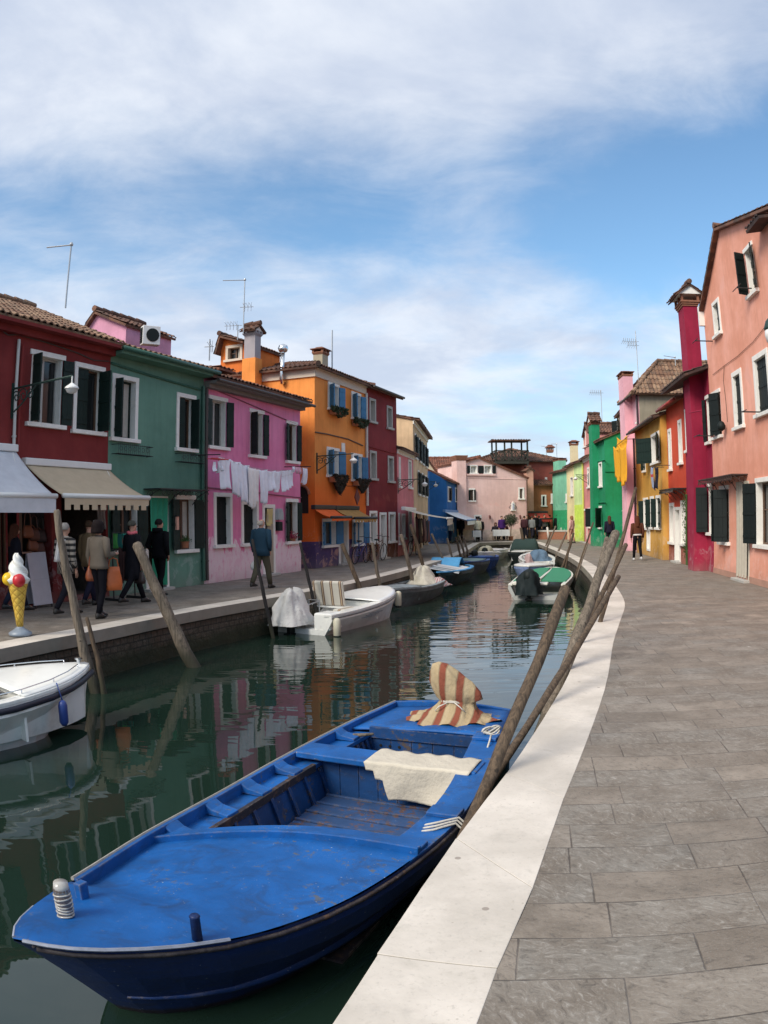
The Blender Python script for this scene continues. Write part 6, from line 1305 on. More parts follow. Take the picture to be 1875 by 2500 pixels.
# right side, far to near
b9, I = boat('dark boat with white rim under a tall dark green tarpaulin on the right', (7.2, 38.6), (8.25, 43.6), 1.9, .55, mat_boat('dark_green_hull', (.03, .04, .04)), gel, rise=.12, foredeck=.28)
mm = M(); mm.grid(lambda a, b: ((2 * a - 1) * .8, 1.3 + b * 3.0, I['Z'](.5) + .02 + .62 * min(1, 3.2 * math.sin(math.pi * a)) * min(1, 2.4 * math.sin(math.pi * min(1, b * .98 + .01)) + .12)), 14, 14); o = mm.build('green_tarpaulin', mat_cloth('dark_green_tarpaulin', (.035, .06, .055), wr=.8), None, smooth=True, solid=.01); loc_rot(o, b9); tag(o, 'tall dark green tarpaulin tent over the white rimmed boat', 'tarpaulin')
b10, I = boat('white speedboat with a blue tarpaulin and brown heap in its cockpit', (7.55, 37.6), (6.95, 33.6), 1.7, .5, gel, gel, rise=.2, foredeck=.35); o = lump_cover(None, (-.1, I['L'] * .62, WL + .42), .55, .7, .5, mat_cloth('blue_grey_plastic', (.12, .19, .27), wr=1), 'plastic_cover', 15); loc_rot(o, b10); tag(o, 'crumpled blue grey plastic over the cockpit of the white speedboat', 'cover')
lump_cover(b10, (.45, I['L'] * .86, WL + .36), .22, .3, .42, mat_cloth('pinkish_wrap', (.45, .33, .32), wr=1), 'wrapped_engine', 16)
b11, I = boat('low white boat with a pale blue side between speedboat and green decked boat', (5.65, 29.3), (6.75, 32.9), 1.6, .45, mat_boat('pale_blue_hull', (.22, .30, .52)), gel, rise=.1, foredeck=.55)
b12, I = boat('white boat with two green deck panels and a large black outboard', (6.25, 27.6), (4.55, 22.3), 1.85, .46, simple('dull_hull_white', (.42, .43, .41), .4, .1, 3, dirt=.4), gel2, dk_in, rise=.14, foredeck=.0, side=.12, bp=[(0, .12), (.06, .4), (.15, .68), (.3, .9), (.5, 1), (1, .93)])
grn = mat_cloth('green_deck_felt', (.055, .24, .14), wr=.2); W, Z, Lb = I['W'], I['Z'], I['L']
for s in (-1, 1):
    mm = M(); us = [.10, .2, .35, .5, .65, .8, .86]; mm.loft([[(s * .05, u * Lb, Z(u) + .03), (s * (W(u) - .06), u * Lb, Z(u) + .015), (s * (W(u) - .06), u * Lb, Z(u) + .055), (s * .05, u * Lb, Z(u) + .07)] for u in us]); mm.build('deck_panel', grn, b12)
M().box(-.04, .04, Lb * .05, Lb * .87, Z(.4) + .0, Z(.4) + .075).build('centre_plank', gel2, b12); M().box(-.32, .0, Lb - .5, Lb - .1, Z(1) - .02, Z(1) + .05).box(.35, .75, Lb - .45, Lb - .08, Z(1) - .02, Z(1) + .08).build('stern_box', gel2, b12, bevel=.02)
ob = outboard(b12, I, .22, sc_=1.2, drop=.4); lump_cover(b12, (.24, Lb + .10, Z(1) - .28), .44, .36, .74, simple('black_engine_cover', (.010, .017, .019), .7, .3, 6, spec=.2), 'engine_cover', 18, 6, .8)
# ================================================================== WASHING
linen = mat_cloth('white_linen', (.80, .81, .90), wr=.5); linen2 = mat_cloth('cream_linen', (.82, .79, .78), wr=.5)
def hang(label, fac, out, x0, x1, yt, yb, mat, kind='sheet', cat='washing', group='white washing on the pink house line', slope=0, folds=3, name='hanging_cloth', seed=0):
    a = fac.proud(x0, yt, out); b = fac.proud(x1, yt + slope, out); c = fac.proud((x0 + x1) / 2, yb, out); W_ = b.x - a.x; H_ = (a.z + b.z) / 2 - c.z; rnd = random.Random(seed * 7 + 3); ph = rnd.uniform(0, 6)
    root = M()
    def prof(v):
        if kind == 'trousers': return 1
        if kind == 'shirt': return 1.25 - .35 * min(1, v * 4) if v < .25 else .9
        return 1 - .12 * v
    def f(u, v):
        w_ = W_ * prof(v); x = W_ / 2 + (u - .5) * w_ + .03 * math.sin(v * 4 + ph) * v; z = (a.z + (b.z - a.z) * u) - H_ * v * (1 + .05 * math.sin(u * 5 + ph)) - .05 * math.sin(math.pi * u) * W_
        return (x, .045 * math.sin(u * math.pi * 2 * folds + ph) * (.35 + .65 * v) + .05 * math.sin(v * 3 + ph) * v, z - a.z)
    if kind == 'trousers': root.grid(lambda u, v: f(u * .47, v), 8, 14).grid(lambda u, v: f(.53 + u * .47, v), 8, 14).grid(lambda u, v: f(u, v * .3), 14, 4)
    else: root.grid(f, 20, 14)
    p = fac.world(a.x, -out, a.z); o = root.build(name, mat, None, smooth=True, loc=p, rot=(0, 0, fac.rz), solid=.006); tag(o, label, cat, group); return o
LO = .85
names = [(538, 560, 1116, 1192, 'shirt', 'white shirt, leftmost big piece on the line of the pink house'), (563, 587, 1123, 1208, 'sheet', 'tall white sheet hanging left of the longest ones'), (585, 609, 1131, 1226, 'sheet', 'white sheet reaching low over the ground floor window, left of the cream one'),
    (604, 624, 1139, 1236, 'sheet', 'longest sheet, half hidden between its neighbours'), (611, 633, 1141, 1226, 'sheet', 'cream white sheet in the middle of the washing line'), (632, 652, 1147, 1228, 'sheet', 'last of the long white sheets, above the door'),
    (654, 670, 1150, 1196, 'shirt', 'short white shirt just right of the long sheets'), (670, 687, 1150, 1198, 'shirt', 'white undershirt with a grey fold, second right of the sheets'), (689, 701, 1149, 1198, 'trousers', 'narrow white long johns on the right half of the line'), (703, 715, 1147, 1189, 'trousers', 'small white long johns near the right end of the line')]
for i, (x0, x1, yt, yb, kd, lab) in enumerate(names): hang(lab, fp, LO + (.06 if i == 3 else 0), x0, x1, yt, yb, linen2 if i in (4, 3) else linen, kd, slope=5 if i < 5 else -1, seed=i, folds=2 if kd == 'sheet' else 1.5)
hang('narrow white towel hanging past the corner of the pink house', fp, LO, 738, 749, 1141, 1180, linen, slope=3, seed=21)
pinkish = mat_cloth('washed_pink', (.66, .40, .48)); 
for i, (x0, x1, yt, yb, lab) in enumerate([(522, 528, 1127, 1150, 'first white sock on the little peg hanger'), (530, 536, 1126, 1153, 'second white sock on the little peg hanger'), (538, 544, 1125, 1150, 'third white sock on the little peg hanger')]): hang(lab, fp, LO + .25, x0, x1, yt, yb, linen, seed=30 + i, folds=1, cat='sock', name='sock', group='small washing on the peg hanger')
for i, (x0, x1, lab) in enumerate([(712, 718, 'small pale pink cloth, first right of the long johns'), (720, 727, 'small pale pink cloth, middle one right of the long johns'), (728, 735, 'small pale pink cloth next to the house corner')]): hang(lab, fp, LO, x0, x1, 1139 + i, 1153 + i * 2, pinkish if i else linen, seed=40 + i, folds=1, name='small_cloth', group='small pale cloths at the right of the line')
ph_ = empty('peg_hanger', tuple(fp.world(fp.proud(533, 1122, LO + .25).x, -LO - .25, fp.proud(533, 1122, LO + .25).z)), fp.rz, 'red plastic peg hanger holding white socks at the left of the washing line', 'hanger'); mm = M(); mm.box(-.28, .28, -.02, .02, 0, .03)
for k in range(5): mm.box(-.26 + k * .12, -.235 + k * .12, -.15, .15, .0, .02)
mm.build('clip_frame', simple('red_plastic', (.55, .05, .05), .4), ph_)
wl_ = empty('washing_line', (fp.A.x, fp.A.y, 0), fp.rz, 'washing line strung on two iron arms across the pink house front', 'washing line'); a = fp.proud(530, 1112, LO); b = fp.proud(752, 1141, LO); m_ = fp.proud(640, 1146, LO)
M().tube([a.lerp(b, t) + Vector((0, 0, 4 * t * (1 - t) * (m_.z - (a.z + b.z) / 2))) for t in [k / 12 for k in range(13)]], .006, 5).build('line', simple('line_cord', (.4, .4, .4)), wl_)
for q in (a, b): M().tube([(q.x, 0, q.z + .05), (q.x, -LO - .1, q.z + .02)], .015, 6).build('iron_arm', iron, wl_)
# yellow and dark washing on the right
yel = mat_cloth('golden_yellow_cloth', (.88, .42, .03), wr=.8)
GR = 'golden yellow washing beside the yellow house'
hang('wide golden yellow sheet, left and lower half of the yellow washing', fyl, .75, 1498, 1513, 1090, 1168, yel, slope=-3, seed=51, folds=2, group=GR); hang('long golden yellow sheet nearest the candy pink house', fyl, .8, 1511, 1528, 1088, 1178, yel, slope=-2, seed=52, folds=2, group=GR)
hang('short bunched golden yellow cloth on top of the yellow sheets', fyl, .7, 1505, 1530, 1066, 1096, yel, slope=-3, seed=53, folds=4, group=GR)
y_ = empty('drying_rack', (fyl.A.x, fyl.A.y, 0), fyl.rz, 'iron drying arms carrying the yellow washing', 'drying rack'); a = fyl.proud(1500, 1092, .78); b = fyl.proud(1526, 1092, .78); M().tube([(a.x, -.78, a.z), (b.x + 1.4, -.78, a.z)], .015, 5).tube([(b.x, 0, a.z), (b.x, -.78, a.z)], .015, 5).build('rail', iron, y_)
hang('limp pale blue and red scarf hanging from the ochre house window', fy, .45, 1590, 1596, 1140, 1194, mat_cloth('blue_red_scarf', (.2, .25, .4), stripes=([(0, (.3, .34, .46)), (.45, (.45, .05, .05)), (.6, (.3, .34, .46))], 1.4, ), axis=2), seed=55, folds=1, group='dark small washing under the ochre window')
hang('dark trousers hanging from the ochre house window rail', fy, .45, 1598, 1606, 1140, 1192, mat_cloth('dark_cloth', (.015, .015, .03)), 'trousers', seed=56, folds=1, group='dark small washing under the ochre window')
s, z = fy.sz(1600, 1143); y_ = empty('window_rail', (fy.A.x, fy.A.y, 0), fy.rz, 'thin iron drying rail under the ochre house upper window', 'drying rack'); q = fy.proud(1598, 1139, .45); M().tube([(q.x - .6, -.45, q.z), (q.x + .9, -.45, q.z)], .012, 5).tube([(q.x - .4, 0, q.z), (q.x - .4, -.45, q.z)], .012, 5).tube([(q.x + .7, 0, q.z), (q.x + .7, -.45, q.z)], .012, 5).build('rail', iron, y_)

# ================================================================== WALL LAMPS
milk = simple('milky_glass', (.72, .72, .70), .3, .05, 3)
def wall_lamp(label, fac, wall_px, tip_px, lamps, mat=green_iron, outs=None):
    sw, zw = fac.sz(*wall_px); best = min(((abs(fac.proud(*tip_px, k / 50).x - sw), k / 50) for k in range(15, 160)), key=lambda e: e[0])[1]
    if outs: best = outs
    o = empty('wall_lamp', tuple(fac.world(sw, 0, zw)), fac.rz, label, 'lamp', 'iron wall lamps'); mm = M()
    mm.tube([(0, 0, 0), (0, -best, .03)], .022, 6).box(-.03, .03, -.03, 0, -.6, .12)
    for c, r in ((-.14, .13), (-.36, .16), (-.58, .12)): mm.tube([(0, c + r * math.cos(t * .5) * (1 - t / 22), -.17 + r * math.sin(t * .5) * (1 - t / 22)) for t in range(19)], .013, 5)
    mm.tube([(0, -.02, -.5), (0, -.3, -.35), (0, -.75, -.02)], .016, 5); mm.build('bracket', mat, o)
    M().tube([(0, -best, .03), (0, -best, -.12)], .015, 6).lathe([(.02, 0), (.06, -.03), (.13, -.08), (.14, -.11)][::-1], 16, (0, -best, -.10)).build('hood', milk, o); 
    M().lathe([(.04, -.20), (.09, -.18), (.12, -.12), (.13, -.11)], 16, (0, -best, -.10)).build('shade', milk, o, smooth=True); return o
wall_lamp('wrought iron wall lamp with a white shade on the dark red shop house', fr, (31, 950), (176, 935), 1)
wall_lamp('long iron arm lamp with a small white shade at the orange house corner', fo, (773, 1114), (863, 1111), 1)
wall_lamp('iron arm lamp on the rose pink house', fn, (971, 1172), (1016, 1172), 1, outs=1.2)
wall_lamp('iron lamp with a white shade at the end of the cream shop house', ft, (1044, 1177), (1052, 1175), 1, outs=.5)
wall_lamp('dark green lamp near the coral house cornice', fp2, (1437, 1160), (1425, 1158), 1, outs=.8)
# hanging lantern at the right edge
q = fs.proud(1886, 812, 1.0); o = empty('hanging_lantern', tuple(fs.world(q.x, -1.0, q.z)), fs.rz, 'green topped lantern with white glass at the right edge on the salmon house', 'lantern'); M().lathe([(.16, .05), (.17, .08), (.12, .22), (.05, .30), (.02, .42)], 14).tube([(0, 0, .40), (0, 0, .5), (0, 1.0, .5)], .018, 6).build('hood', green_iron, o, smooth=True); M().lathe([(.05, -.22), (.13, -.18), (.16, -.05), (.15, .05)], 14).build('globe', milk, o, smooth=True)
# little lanterns on the gable house
for px, lab in ((1194, 'small dark lantern left on the pink gable house'), (1268, 'small dark lantern right on the pink gable house')):
    s, z = fc.sz(px, 1263); o = empty('wall_lantern', tuple(fc.world(s, 0, z)), fc.rz, lab, 'lantern'); M().box(-.03, .03, -.15, 0, .1, .14).lathe([(.05, -.15), (.08, .06), (.02, .18)], 8, (0, -.16, 0)).build('lantern_body', simple('rust_iron', (.12, .035, .03), .7), o)

# ================================================================== FLOWER BOXES, RACKS, POTS
def leaves(mm, n, fn, q0, q1, rnd):
    for i in range(n):
        c = fn(); q = rnd.uniform(q0, q1); a = Vector((rnd.uniform(-1, 1), rnd.uniform(-1, 1), rnd.uniform(-1, 1))).normalized() * q; b = a.cross(Vector((rnd.uniform(-1, 1), rnd.uniform(-1, 1), .3))).normalized() * q * .55; mm.add([c - a, c + b, c + a, c - b], [(0, 1, 2, 3)])
for i, (r, lab, hang_) in enumerate((((798, 996, 832, 1016), 'flower box with dark plants under the left top window of the orange house', 0), ((854, 1025, 883, 1042), 'flower box with dark plants under the right top window of the orange house', 0),
        ((797, 1168, 837, 1220), 'big hanging withered plant under the left middle window of the orange house', 1), ((856, 1178, 889, 1215), 'big hanging withered plant under the right middle window of the orange house', 1))):
    s0, z0, s1, z1 = fo.rect(r); o = empty('flower_box', tuple(fo.world((s0 + s1) / 2, 0, z1 if hang_ else (z0 + z1) / 2)), fo.rz, lab, 'planter', 'flower boxes on the orange house'); w_ = (s1 - s0) / 2; h = z1 - z0; M().prism([(-w_ * .8, -.13), (w_ * .8, -.13), (w_ * .9, .06), (-w_ * .9, .06)], 'y', -.27, -.05).build('box', terracotta, o)
    rnd = random.Random(i); mm = M()
    def fn():
        u = rnd.uniform(-1, 1); v = rnd.random()
        if hang_: return Vector((u * w_ * (1 - .55 * v), -.17 - .16 * rnd.random() * (1 - v * .5), .15 - v * h * (1 - .35 * abs(u))))
        return Vector((u * w_ * 1.05, -.16 - .16 * rnd.random(), .16 - .38 * v * (1 - .5 * abs(u))))
    leaves(mm, 1700 if hang_ else 800, fn, .03, .07, rnd); mm.build('plant', leaf_brown if hang_ else leaf_dark, o, fix=False)
for i, (r, lab) in enumerate((((273, 1096, 362, 1116), 'empty black wire flower rack under the left window of the green house'), ((428, 1115, 497, 1134), 'empty black wire flower rack under the right window of the green house'))):
    s0, z0, s1, z1 = fg.rect(r); s0, s1 = (max(s0, .1), s1) if i == 0 else (s0, min(s1, fg.L - .2)); s1 = min(s1, s0 + 1.25)
    o = empty('flower_rack', tuple(fg.world(s0, 0, z0)), fg.rz, lab, 'rack', 'wire flower racks on the green house'); w_ = s1 - s0; h = .24; mm = M()
    for z in (0, h * .9): mm.tube([(0, 0, z), (0, -.22, z), (w_, -.22, z), (w_, 0, z)], .009, 4)
    for k in range(int(w_ / .07)): x = k * .07; mm.tube([(x, 0, 0), (x, -.22, 0), (x, -.22, h)], .006, 4); 
    for k in range(int(w_ / .16)): mm.tube([(k * .16 + .08 + .05 * math.cos(t * .7), -.225, h * .5 + .05 * math.sin(t * .7)) for t in range(10)], .006, 4)
    mm.build('wire_basket', iron, o)
def pot_plant(label, p, r, h, leafm, n=140, sp=.12, rz=0, name='flower_pot', potm=None):
    o = empty(name, tuple(p), rz, label, 'plant pot'); M().lathe([(r * .75, 0), (r, h), (r * 1.1, h), (r * 1.1, h * .85)], 12).build('pot', potm or terracotta, o); rnd = random.Random(n); mm = M()
    leaves(mm, n, lambda: Vector((rnd.gauss(0, sp * .5), rnd.gauss(0, sp * .5), h + abs(rnd.gauss(0, sp * .6)))), .015, .035, rnd); mm.build('plant', leafm, o, fix=False); return o
s, z = fg.sz(451, 1337); pot_plant('square terracotta pot with green sprigs on the white sill of the green house', fg.world(s, -.02, z), .11, .16, leaf_green)
s, z = fp.sz(715, 1320); pot_plant('pot of red flowers on the ground floor sill of the pink house', fp.world(s, -.0, z - .03), .10, .10, simple('red_petals', (.35, .03, .07), .7, .5, 30), 200, .16)

# ================================================================== SHOP STOCK, SIGNS, CONE
M_bag = [simple('tan_leather', (.22, .07, .03), .5, .3, 9), simple('brown_leather', (.10, .035, .02), .5, .3, 9), simple('dark_leather', (.03, .02, .02), .5, .3, 9), simple('orange_leather', (.50, .12, .03), .5, .2, 9)]
def bag(label, p, w_, h, mat, rz=0.0, strap=.28, group=None, name='handbag'):
    o = empty(name, tuple(p), rz, label, 'bag', group); mm = M(); rings = []
    for k, (sw, sd) in enumerate(((.9, 1), (1, 1), (.95, .85), (.8, .55), (.7, .3))): z = h * k / 4; rings.append([(w_ / 2 * sw * math.copysign(abs(math.cos(a)) ** .5, math.cos(a)), w_ * .22 * sd * math.copysign(abs(math.sin(a)) ** .6, math.sin(a)), z) for a in [2 * math.pi * j / 16 for j in range(16)]])
    mm.loft(rings); mm.build('bag_body', mat, o, smooth=True); M().tube([(-w_ * .3, 0, h * .95), (-w_ * .22, 0, h + strap * .8), (0, 0, h + strap), (w_ * .22, 0, h + strap * .8), (w_ * .3, 0, h * .95)], .011, 6).build('strap', mat, o); return o
for k, (px, py, lab) in enumerate([(76, 1290, 'brown bag on show, upper left in the shop opening by the white sign'), (92, 1297, 'tan bag on show in the shop, beside the upper left one'), (108, 1300, 'dark bag on show in the shop, nearest the tall pole'), (88, 1322, 'tan bag on show on the lower row of the shop'), (104, 1328, 'brown bag on show on the lower row near the pole')]):
    s, z = fr.sz(px, py); bag(lab, fr.world(s, .12, z - .2), .32, .26, M_bag[k % 3], fr.rz, group='bags on show in the leather shop')
for k, (px, lab, col) in enumerate([(276, 'green scarf on the outdoor rail', (.06, .28, .07)), (288, 'dark teal scarf on the outdoor rail', (.02, .12, .11)), (299, 'turquoise scarf on the outdoor rail', (.03, .28, .22))]):
    hang(lab, fg, .75, px, px + 13, 1302, 1338, mat_cloth('scarf_%s' % lab[:4].strip(), col), seed=60 + k, folds=1, cat='scarf', name='scarf', group='scarves on the outdoor rail')
hang('red, white and blue flag cloth at the right end of the outdoor rail', fg, .75, 309, 324, 1302, 1332, mat_cloth('tricolour', (.5, .5, .5), stripes=([(0, (.55, .03, .06)), (.33, (.6, .6, .65)), (.62, (.04, .07, .4))], 1.7)), seed=66, folds=1, cat='flag', name='flag_cloth')
a = fg.proud(274, 1301, .75); b = fg.proud(326, 1301, .75); o = empty('clothes_rail', (fg.A.x, fg.A.y, 0), fg.rz, 'outdoor clothes rail with dark garments under the beige awning', 'clothes rail'); M().tube([(a.x, -.75, .05), (a.x, -.75, a.z), (b.x, -.75, a.z), (b.x, -.75, .05)], .018, 6).box(a.x - .03, a.x + .03, -1.0, -.5, 0, .05).box(b.x - .03, b.x + .03, -1.0, -.5, 0, .05).build('rail', iron, o)
hang('long dark garment hanging on the outdoor rail', fg, .8, 288, 306, 1335, 1420, mat_cloth('dark_garment', (.05, .03, .03)), seed=70, group='dark garments on the outdoor rail'); hang('long brown garment on the outdoor rail', fg, .78, 306, 322, 1336, 1420, mat_cloth('brown_garment', (.09, .03, .02)), seed=71, group='dark garments on the outdoor rail')
s, z = fr.sz(246, 1262); hang('grey and white shirt hung high beside the shop door', fr, .1, 236, 258, 1235, 1290, mat_cloth('grey_shirt_fabric', (.30, .26, .24)), 'shirt', seed=72, group='clothes hung beside the shop door'); hang('white blouse hung below the beige awning', fr, .15, 228, 246, 1270, 1296, mat_cloth('white_blouse', (.55, .53, .52)), seed=73, group='clothes hung beside the shop door')
# clothes in front of the cream shop
rnd = random.Random(6)
for k in range(7):
    px = 1014 + k * 5; col = [(.10, .03, .04), (.02, .02, .03), (.14, .11, .10), (.06, .015, .02), (.18, .10, .09), (.03, .03, .04), (.12, .05, .05)][k]
    hang(['dark plum','black','grey brown','deep maroon','dusty rose brown','charcoal','wine red'][k] + ' dress in the close row hung outside the cream shop house', ft, .5, px, px + 6, 1262 + k, 1325 - k, mat_cloth('dress_%d' % k, col, wr=.8), seed=80 + k, folds=1, cat='dress', name='dress', group='dresses outside the cream shop')
# ice cream cone
q = gp(50, 1552); c = empty('ice_cream_cone', (q.x, q.y, 0), 0, 'giant ice cream cone figure on a grey foot at the left quay edge', 'cone figure')
M().lathe([(.17, 0), (.19, .02), (.19, .05), (.12, .09), (.06, .13), (.05, .16)], 24).build('foot', simple('grey_plastic_foot', (.22, .26, .31), .4), c, smooth=True)
wf, t, b = base_mat('wafer'); v = t.add('ShaderNodeTexCoord').outputs['Object']; sp = t.add('ShaderNodeSeparateXYZ', i_0=v); ang = t.math('MULTIPLY', t.math('ARCTAN2', sp.outputs[1], sp.outputs[0]), 2.6); g1 = t.math('ABSOLUTE', t.math('SINE', t.math('ADD', ang, t.math('MULTIPLY', sp.outputs[2], 26)))); g2 = t.math('ABSOLUTE', t.math('SINE', t.math('SUBTRACT', ang, t.math('MULTIPLY', sp.outputs[2], 26)))); gm = t.math('MINIMUM', g1, g2)
t.put(b.inputs['Base Color'], t.mix(t.smooth(gm, .1, .35), (.42, .24, .03), (.66, .44, .07))); b.inputs['Roughness'].default_value = .45; bp = t.add('ShaderNodeBump', i_Strength=.8, i_Distance=.01, i_Height=gm); t.l.new(bp.outputs[0], b.inputs['Normal'])
M().lathe([(.055, .14), (.07, .3), (.10, .5), (.135, .68), (.165, .80), (.17, .84), (.14, .85)], 28).build('wafer', wf, c, smooth=True)
wh = simple('ice_white', (.74, .74, .70), .35, .05, 4)
mm = M(); rings = []
for k in range(20):
    u = k / 19; r = .185 * (1 - u) ** .8 + .012; rings.append([((r + .022 * math.cos(3 * (a + u * 5))) * math.cos(a), (r + .022 * math.cos(3 * (a + u * 5))) * math.sin(a), .86 + u * .40 - (.0)) for a in [2 * math.pi * j / 30 for j in range(30)]])
mm.loft([[(x * .8, y * .8, .80) for x, y, z in rings[0]]] + rings); mm.build('white_swirl', wh, c, smooth=True)
def ball(mm, cx, cy, cz, r, n=18): mm.lathe([(r * math.sin(math.pi * k / n) + .0005, -r * math.cos(math.pi * k / n)) for k in range(n + 1)], 22, (cx, cy, cz)); return mm
ball(M(), -.115, -.10, .87, .10).build('yellow_scoop', simple('ice_yellow', (.80, .50, .02), .35), c, smooth=True); ball(M(), .085, -.12, .855, .105).build('red_scoop', simple('ice_red', (.50, .02, .03), .35, .3, 14), c, smooth=True)
# folding sign board
q = gp(92, 1482); ab = empty('sign_board', (q.x, q.y, 0), R(70), 'blank white folding sign board standing beside the ice cream cone', 'sign')
for s in (-1, 1):
    mt = Matrix.Translation((0, s * .19, 0)) @ Matrix.Rotation(s * R(9.5), 4, 'X'); M().box(-.27, .27, -.012, .012, .06, 1.12, mt).box(-.25, .25, s * .013 - .004, s * .013 + .004, .58, .60, mt).build('panel', simple('sign_white', (.50, .50, .55), .4), ab, bevel=.01); [M().box(x, x + .04, -.01, .01, 0, .08, mt).build('leg', iron, ab) for x in (-.26, .22)]

# ================================================================== BICYCLES
def bicycle(label, p, rz, col):
    o = empty('bicycle', tuple(p), rz, label, 'bicycle', 'bicycles leaning on the house fronts'); m_ = simple('bike_' + label[:9], col, .35)
    for x in (-.52, .52):
        mm = M(); mm.tube([(x + .33 * math.cos(a), 0, .345 + .33 * math.sin(a)) for a in [2 * math.pi * k / 28 for k in range(29)]], .018, 6, cap=False); wh_ = mm.build('wheel', shut_black, o, smooth=True)
        mm = M(); [mm.tube([(x, 0, .345), (x + .32 * math.cos(a), 0, .345 + .32 * math.sin(a))], .003, 3) for a in [2 * math.pi * k / 14 for k in range(14)]]; mm.build('spokes', zinc, wh_)
    A, B, C_, D, E_ = (-.52, 0, .345), (-.18, 0, .30), (-.30, 0, .80), (.36, 0, .78), (.52, 0, .345)
    mm = M(); [mm.tube([a, b], .016, 6) for a, b in ((A, B), (A, C_), (B, C_), (B, D), ((-.27, 0, .70), (.34, 0, .84)), (D, E_), ((.36, 0, .78), (.33, 0, .95)))]; mm.build('frame', m_, o)
    M().tube([(.30, -.27, .98), (.36, -.12, 1.0), (.33, 0, .97), (.36, .12, 1.0), (.30, .27, .98)], .013, 6).build('handlebar', iron, o); M().box(-.42, -.18, -.06, .06, .84, .89).tube([(-.30, 0, .8), (-.30, 0, .86)], .014, 6).build('saddle', shut_black, o, bevel=.02)
    M().lathe([(.09, -.01), (.09, .01)], 12, (0, 0, 0)).tube([(0, 0, 0), (.12, 0, -.12)], .01, 5).build('crank', iron, o, loc=(-.18, 0, .30), rot=(R(90), 0, 0)); return o
for s, out, lab, col in ((2.95, .38, 'blue bicycle leaning against the purple base of the orange house', (.03, .05, .22)), (4.55, .42, 'brown bicycle between the orange and the dark red houses', (.12, .06, .03)), (8.75, .40, 'black bicycle half hidden at the far corner of the dark red house', (.02, .02, .02))):
    q = P2 + U2 * (s + 1.08) + Vector((U2.y, -U2.x)) * out; b_ = bicycle(lab, (q.x, q.y, 0), fo.rz, col); b_.rotation_euler = (R(6), 0, fo.rz)

# ================================================================== CAFE AT THE CANAL END
for px, lab in ((1213, 'small cafe table with a white cloth, left of the standing waiter'), (1233, 'small cafe table with a white cloth by the potted tree'), (1163, 'cafe table with a white cloth under the blue edged awning')):
    q = gp(px, 1317); q.y = min(q.y, 52.2); q = at(px, 1290, 52.2 if px > 1190 else 50.5); o = empty('cafe_table', (q.x, q.y, 0), 0, lab, 'table', 'cafe tables at the canal end'); M().box(-.26, .26, -.26, .26, .72, .75).build('tabletop', wood_brown, o); M().tube([(0, 0, 0), (0, 0, .72)], .03, 8).lathe([(.22, 0), (.2, .03)], 12).build('leg', iron, o)
    mm = M(); mm.loft([[(x * (1 + .04 * math.sin(j * 2.1) * k), y * (1 + .04 * math.cos(j * 1.7) * k), z) for j, (x, y) in enumerate([(-.28, -.28), (-.14, -.285), (0, -.28), (.14, -.285), (.28, -.28), (.28, 0), (.28, .28), (0, .28), (-.28, .28), (-.28, 0)])] for k, z in ((1, .34), (0, .765), (0, .77))]); t_ = mm.build('tablecloth', mat_cloth('white_tablecloth', (.68, .69, .70)), None, loc=(q.x, q.y, 0)); tag(t_, 'white cloth over the ' + lab.replace(' with a white cloth', ''), 'tablecloth', 'white cafe tablecloths')

# ================================================================== SMALL WALL THINGS
s, z = fp.sz(677, 1255); M().box(s - .16, s + .16, -.14, -.002, z - .18, z + .05).prism([(s - .16, z + .05), (s + .16, z + .05), (s + .10, z + .17), (s - .10, z + .17)], 'y', -.13, -.003).build('meter_box', simple('grey_meter', (.36, .40, .42), .5), hp, bevel=.01)
M().box(s - .13, s + .13, -.12, -.002, z - .52, z - .24).build('letter_box', shut_black, hp, bevel=.01)
hang('pale yellow towel hung over the door of the pink house', fp, .06, 652, 666, 1242, 1281, mat_cloth('pale_yellow_towel', (.62, .52, .24)), seed=90, folds=1.5, group='cloths on the pink house door')
s, z = fg.sz(421, 1278); o = empty('door_lantern', tuple(fg.world(s, 0, z)), fg.rz, 'slim pinkish wall lantern between the green curtain and the window', 'lantern'); M().box(-.02, .02, -.12, 0, .14, .17).box(-.07, .07, -.20, -.06, .17, .20).build('cap', iron, o); M().box(-.05, .05, -.18, -.08, -.16, .17).build('glass_body', simple('peach_glass', (.62, .34, .26), .3), o)
s, z = fo.sz(848, 1214); o = empty('hanging_sign', tuple(fo.world(s, 0, z)), fo.rz, 'small dark diamond shaped sign hanging over the orange shop awnings', 'sign'); M().prism([(-.22, 0), (0, -.30), (.22, 0), (0, .30)], 'y', -.42, -.38).build('board', simple('maroon_board', (.12, .02, .02), .6), o); M().tube([(0, 0, .42), (0, -.5, .42)], .012, 5).tube([(0, -.4, .42), (0, -.4, .3)], .008, 4).build('arm', iron, o)
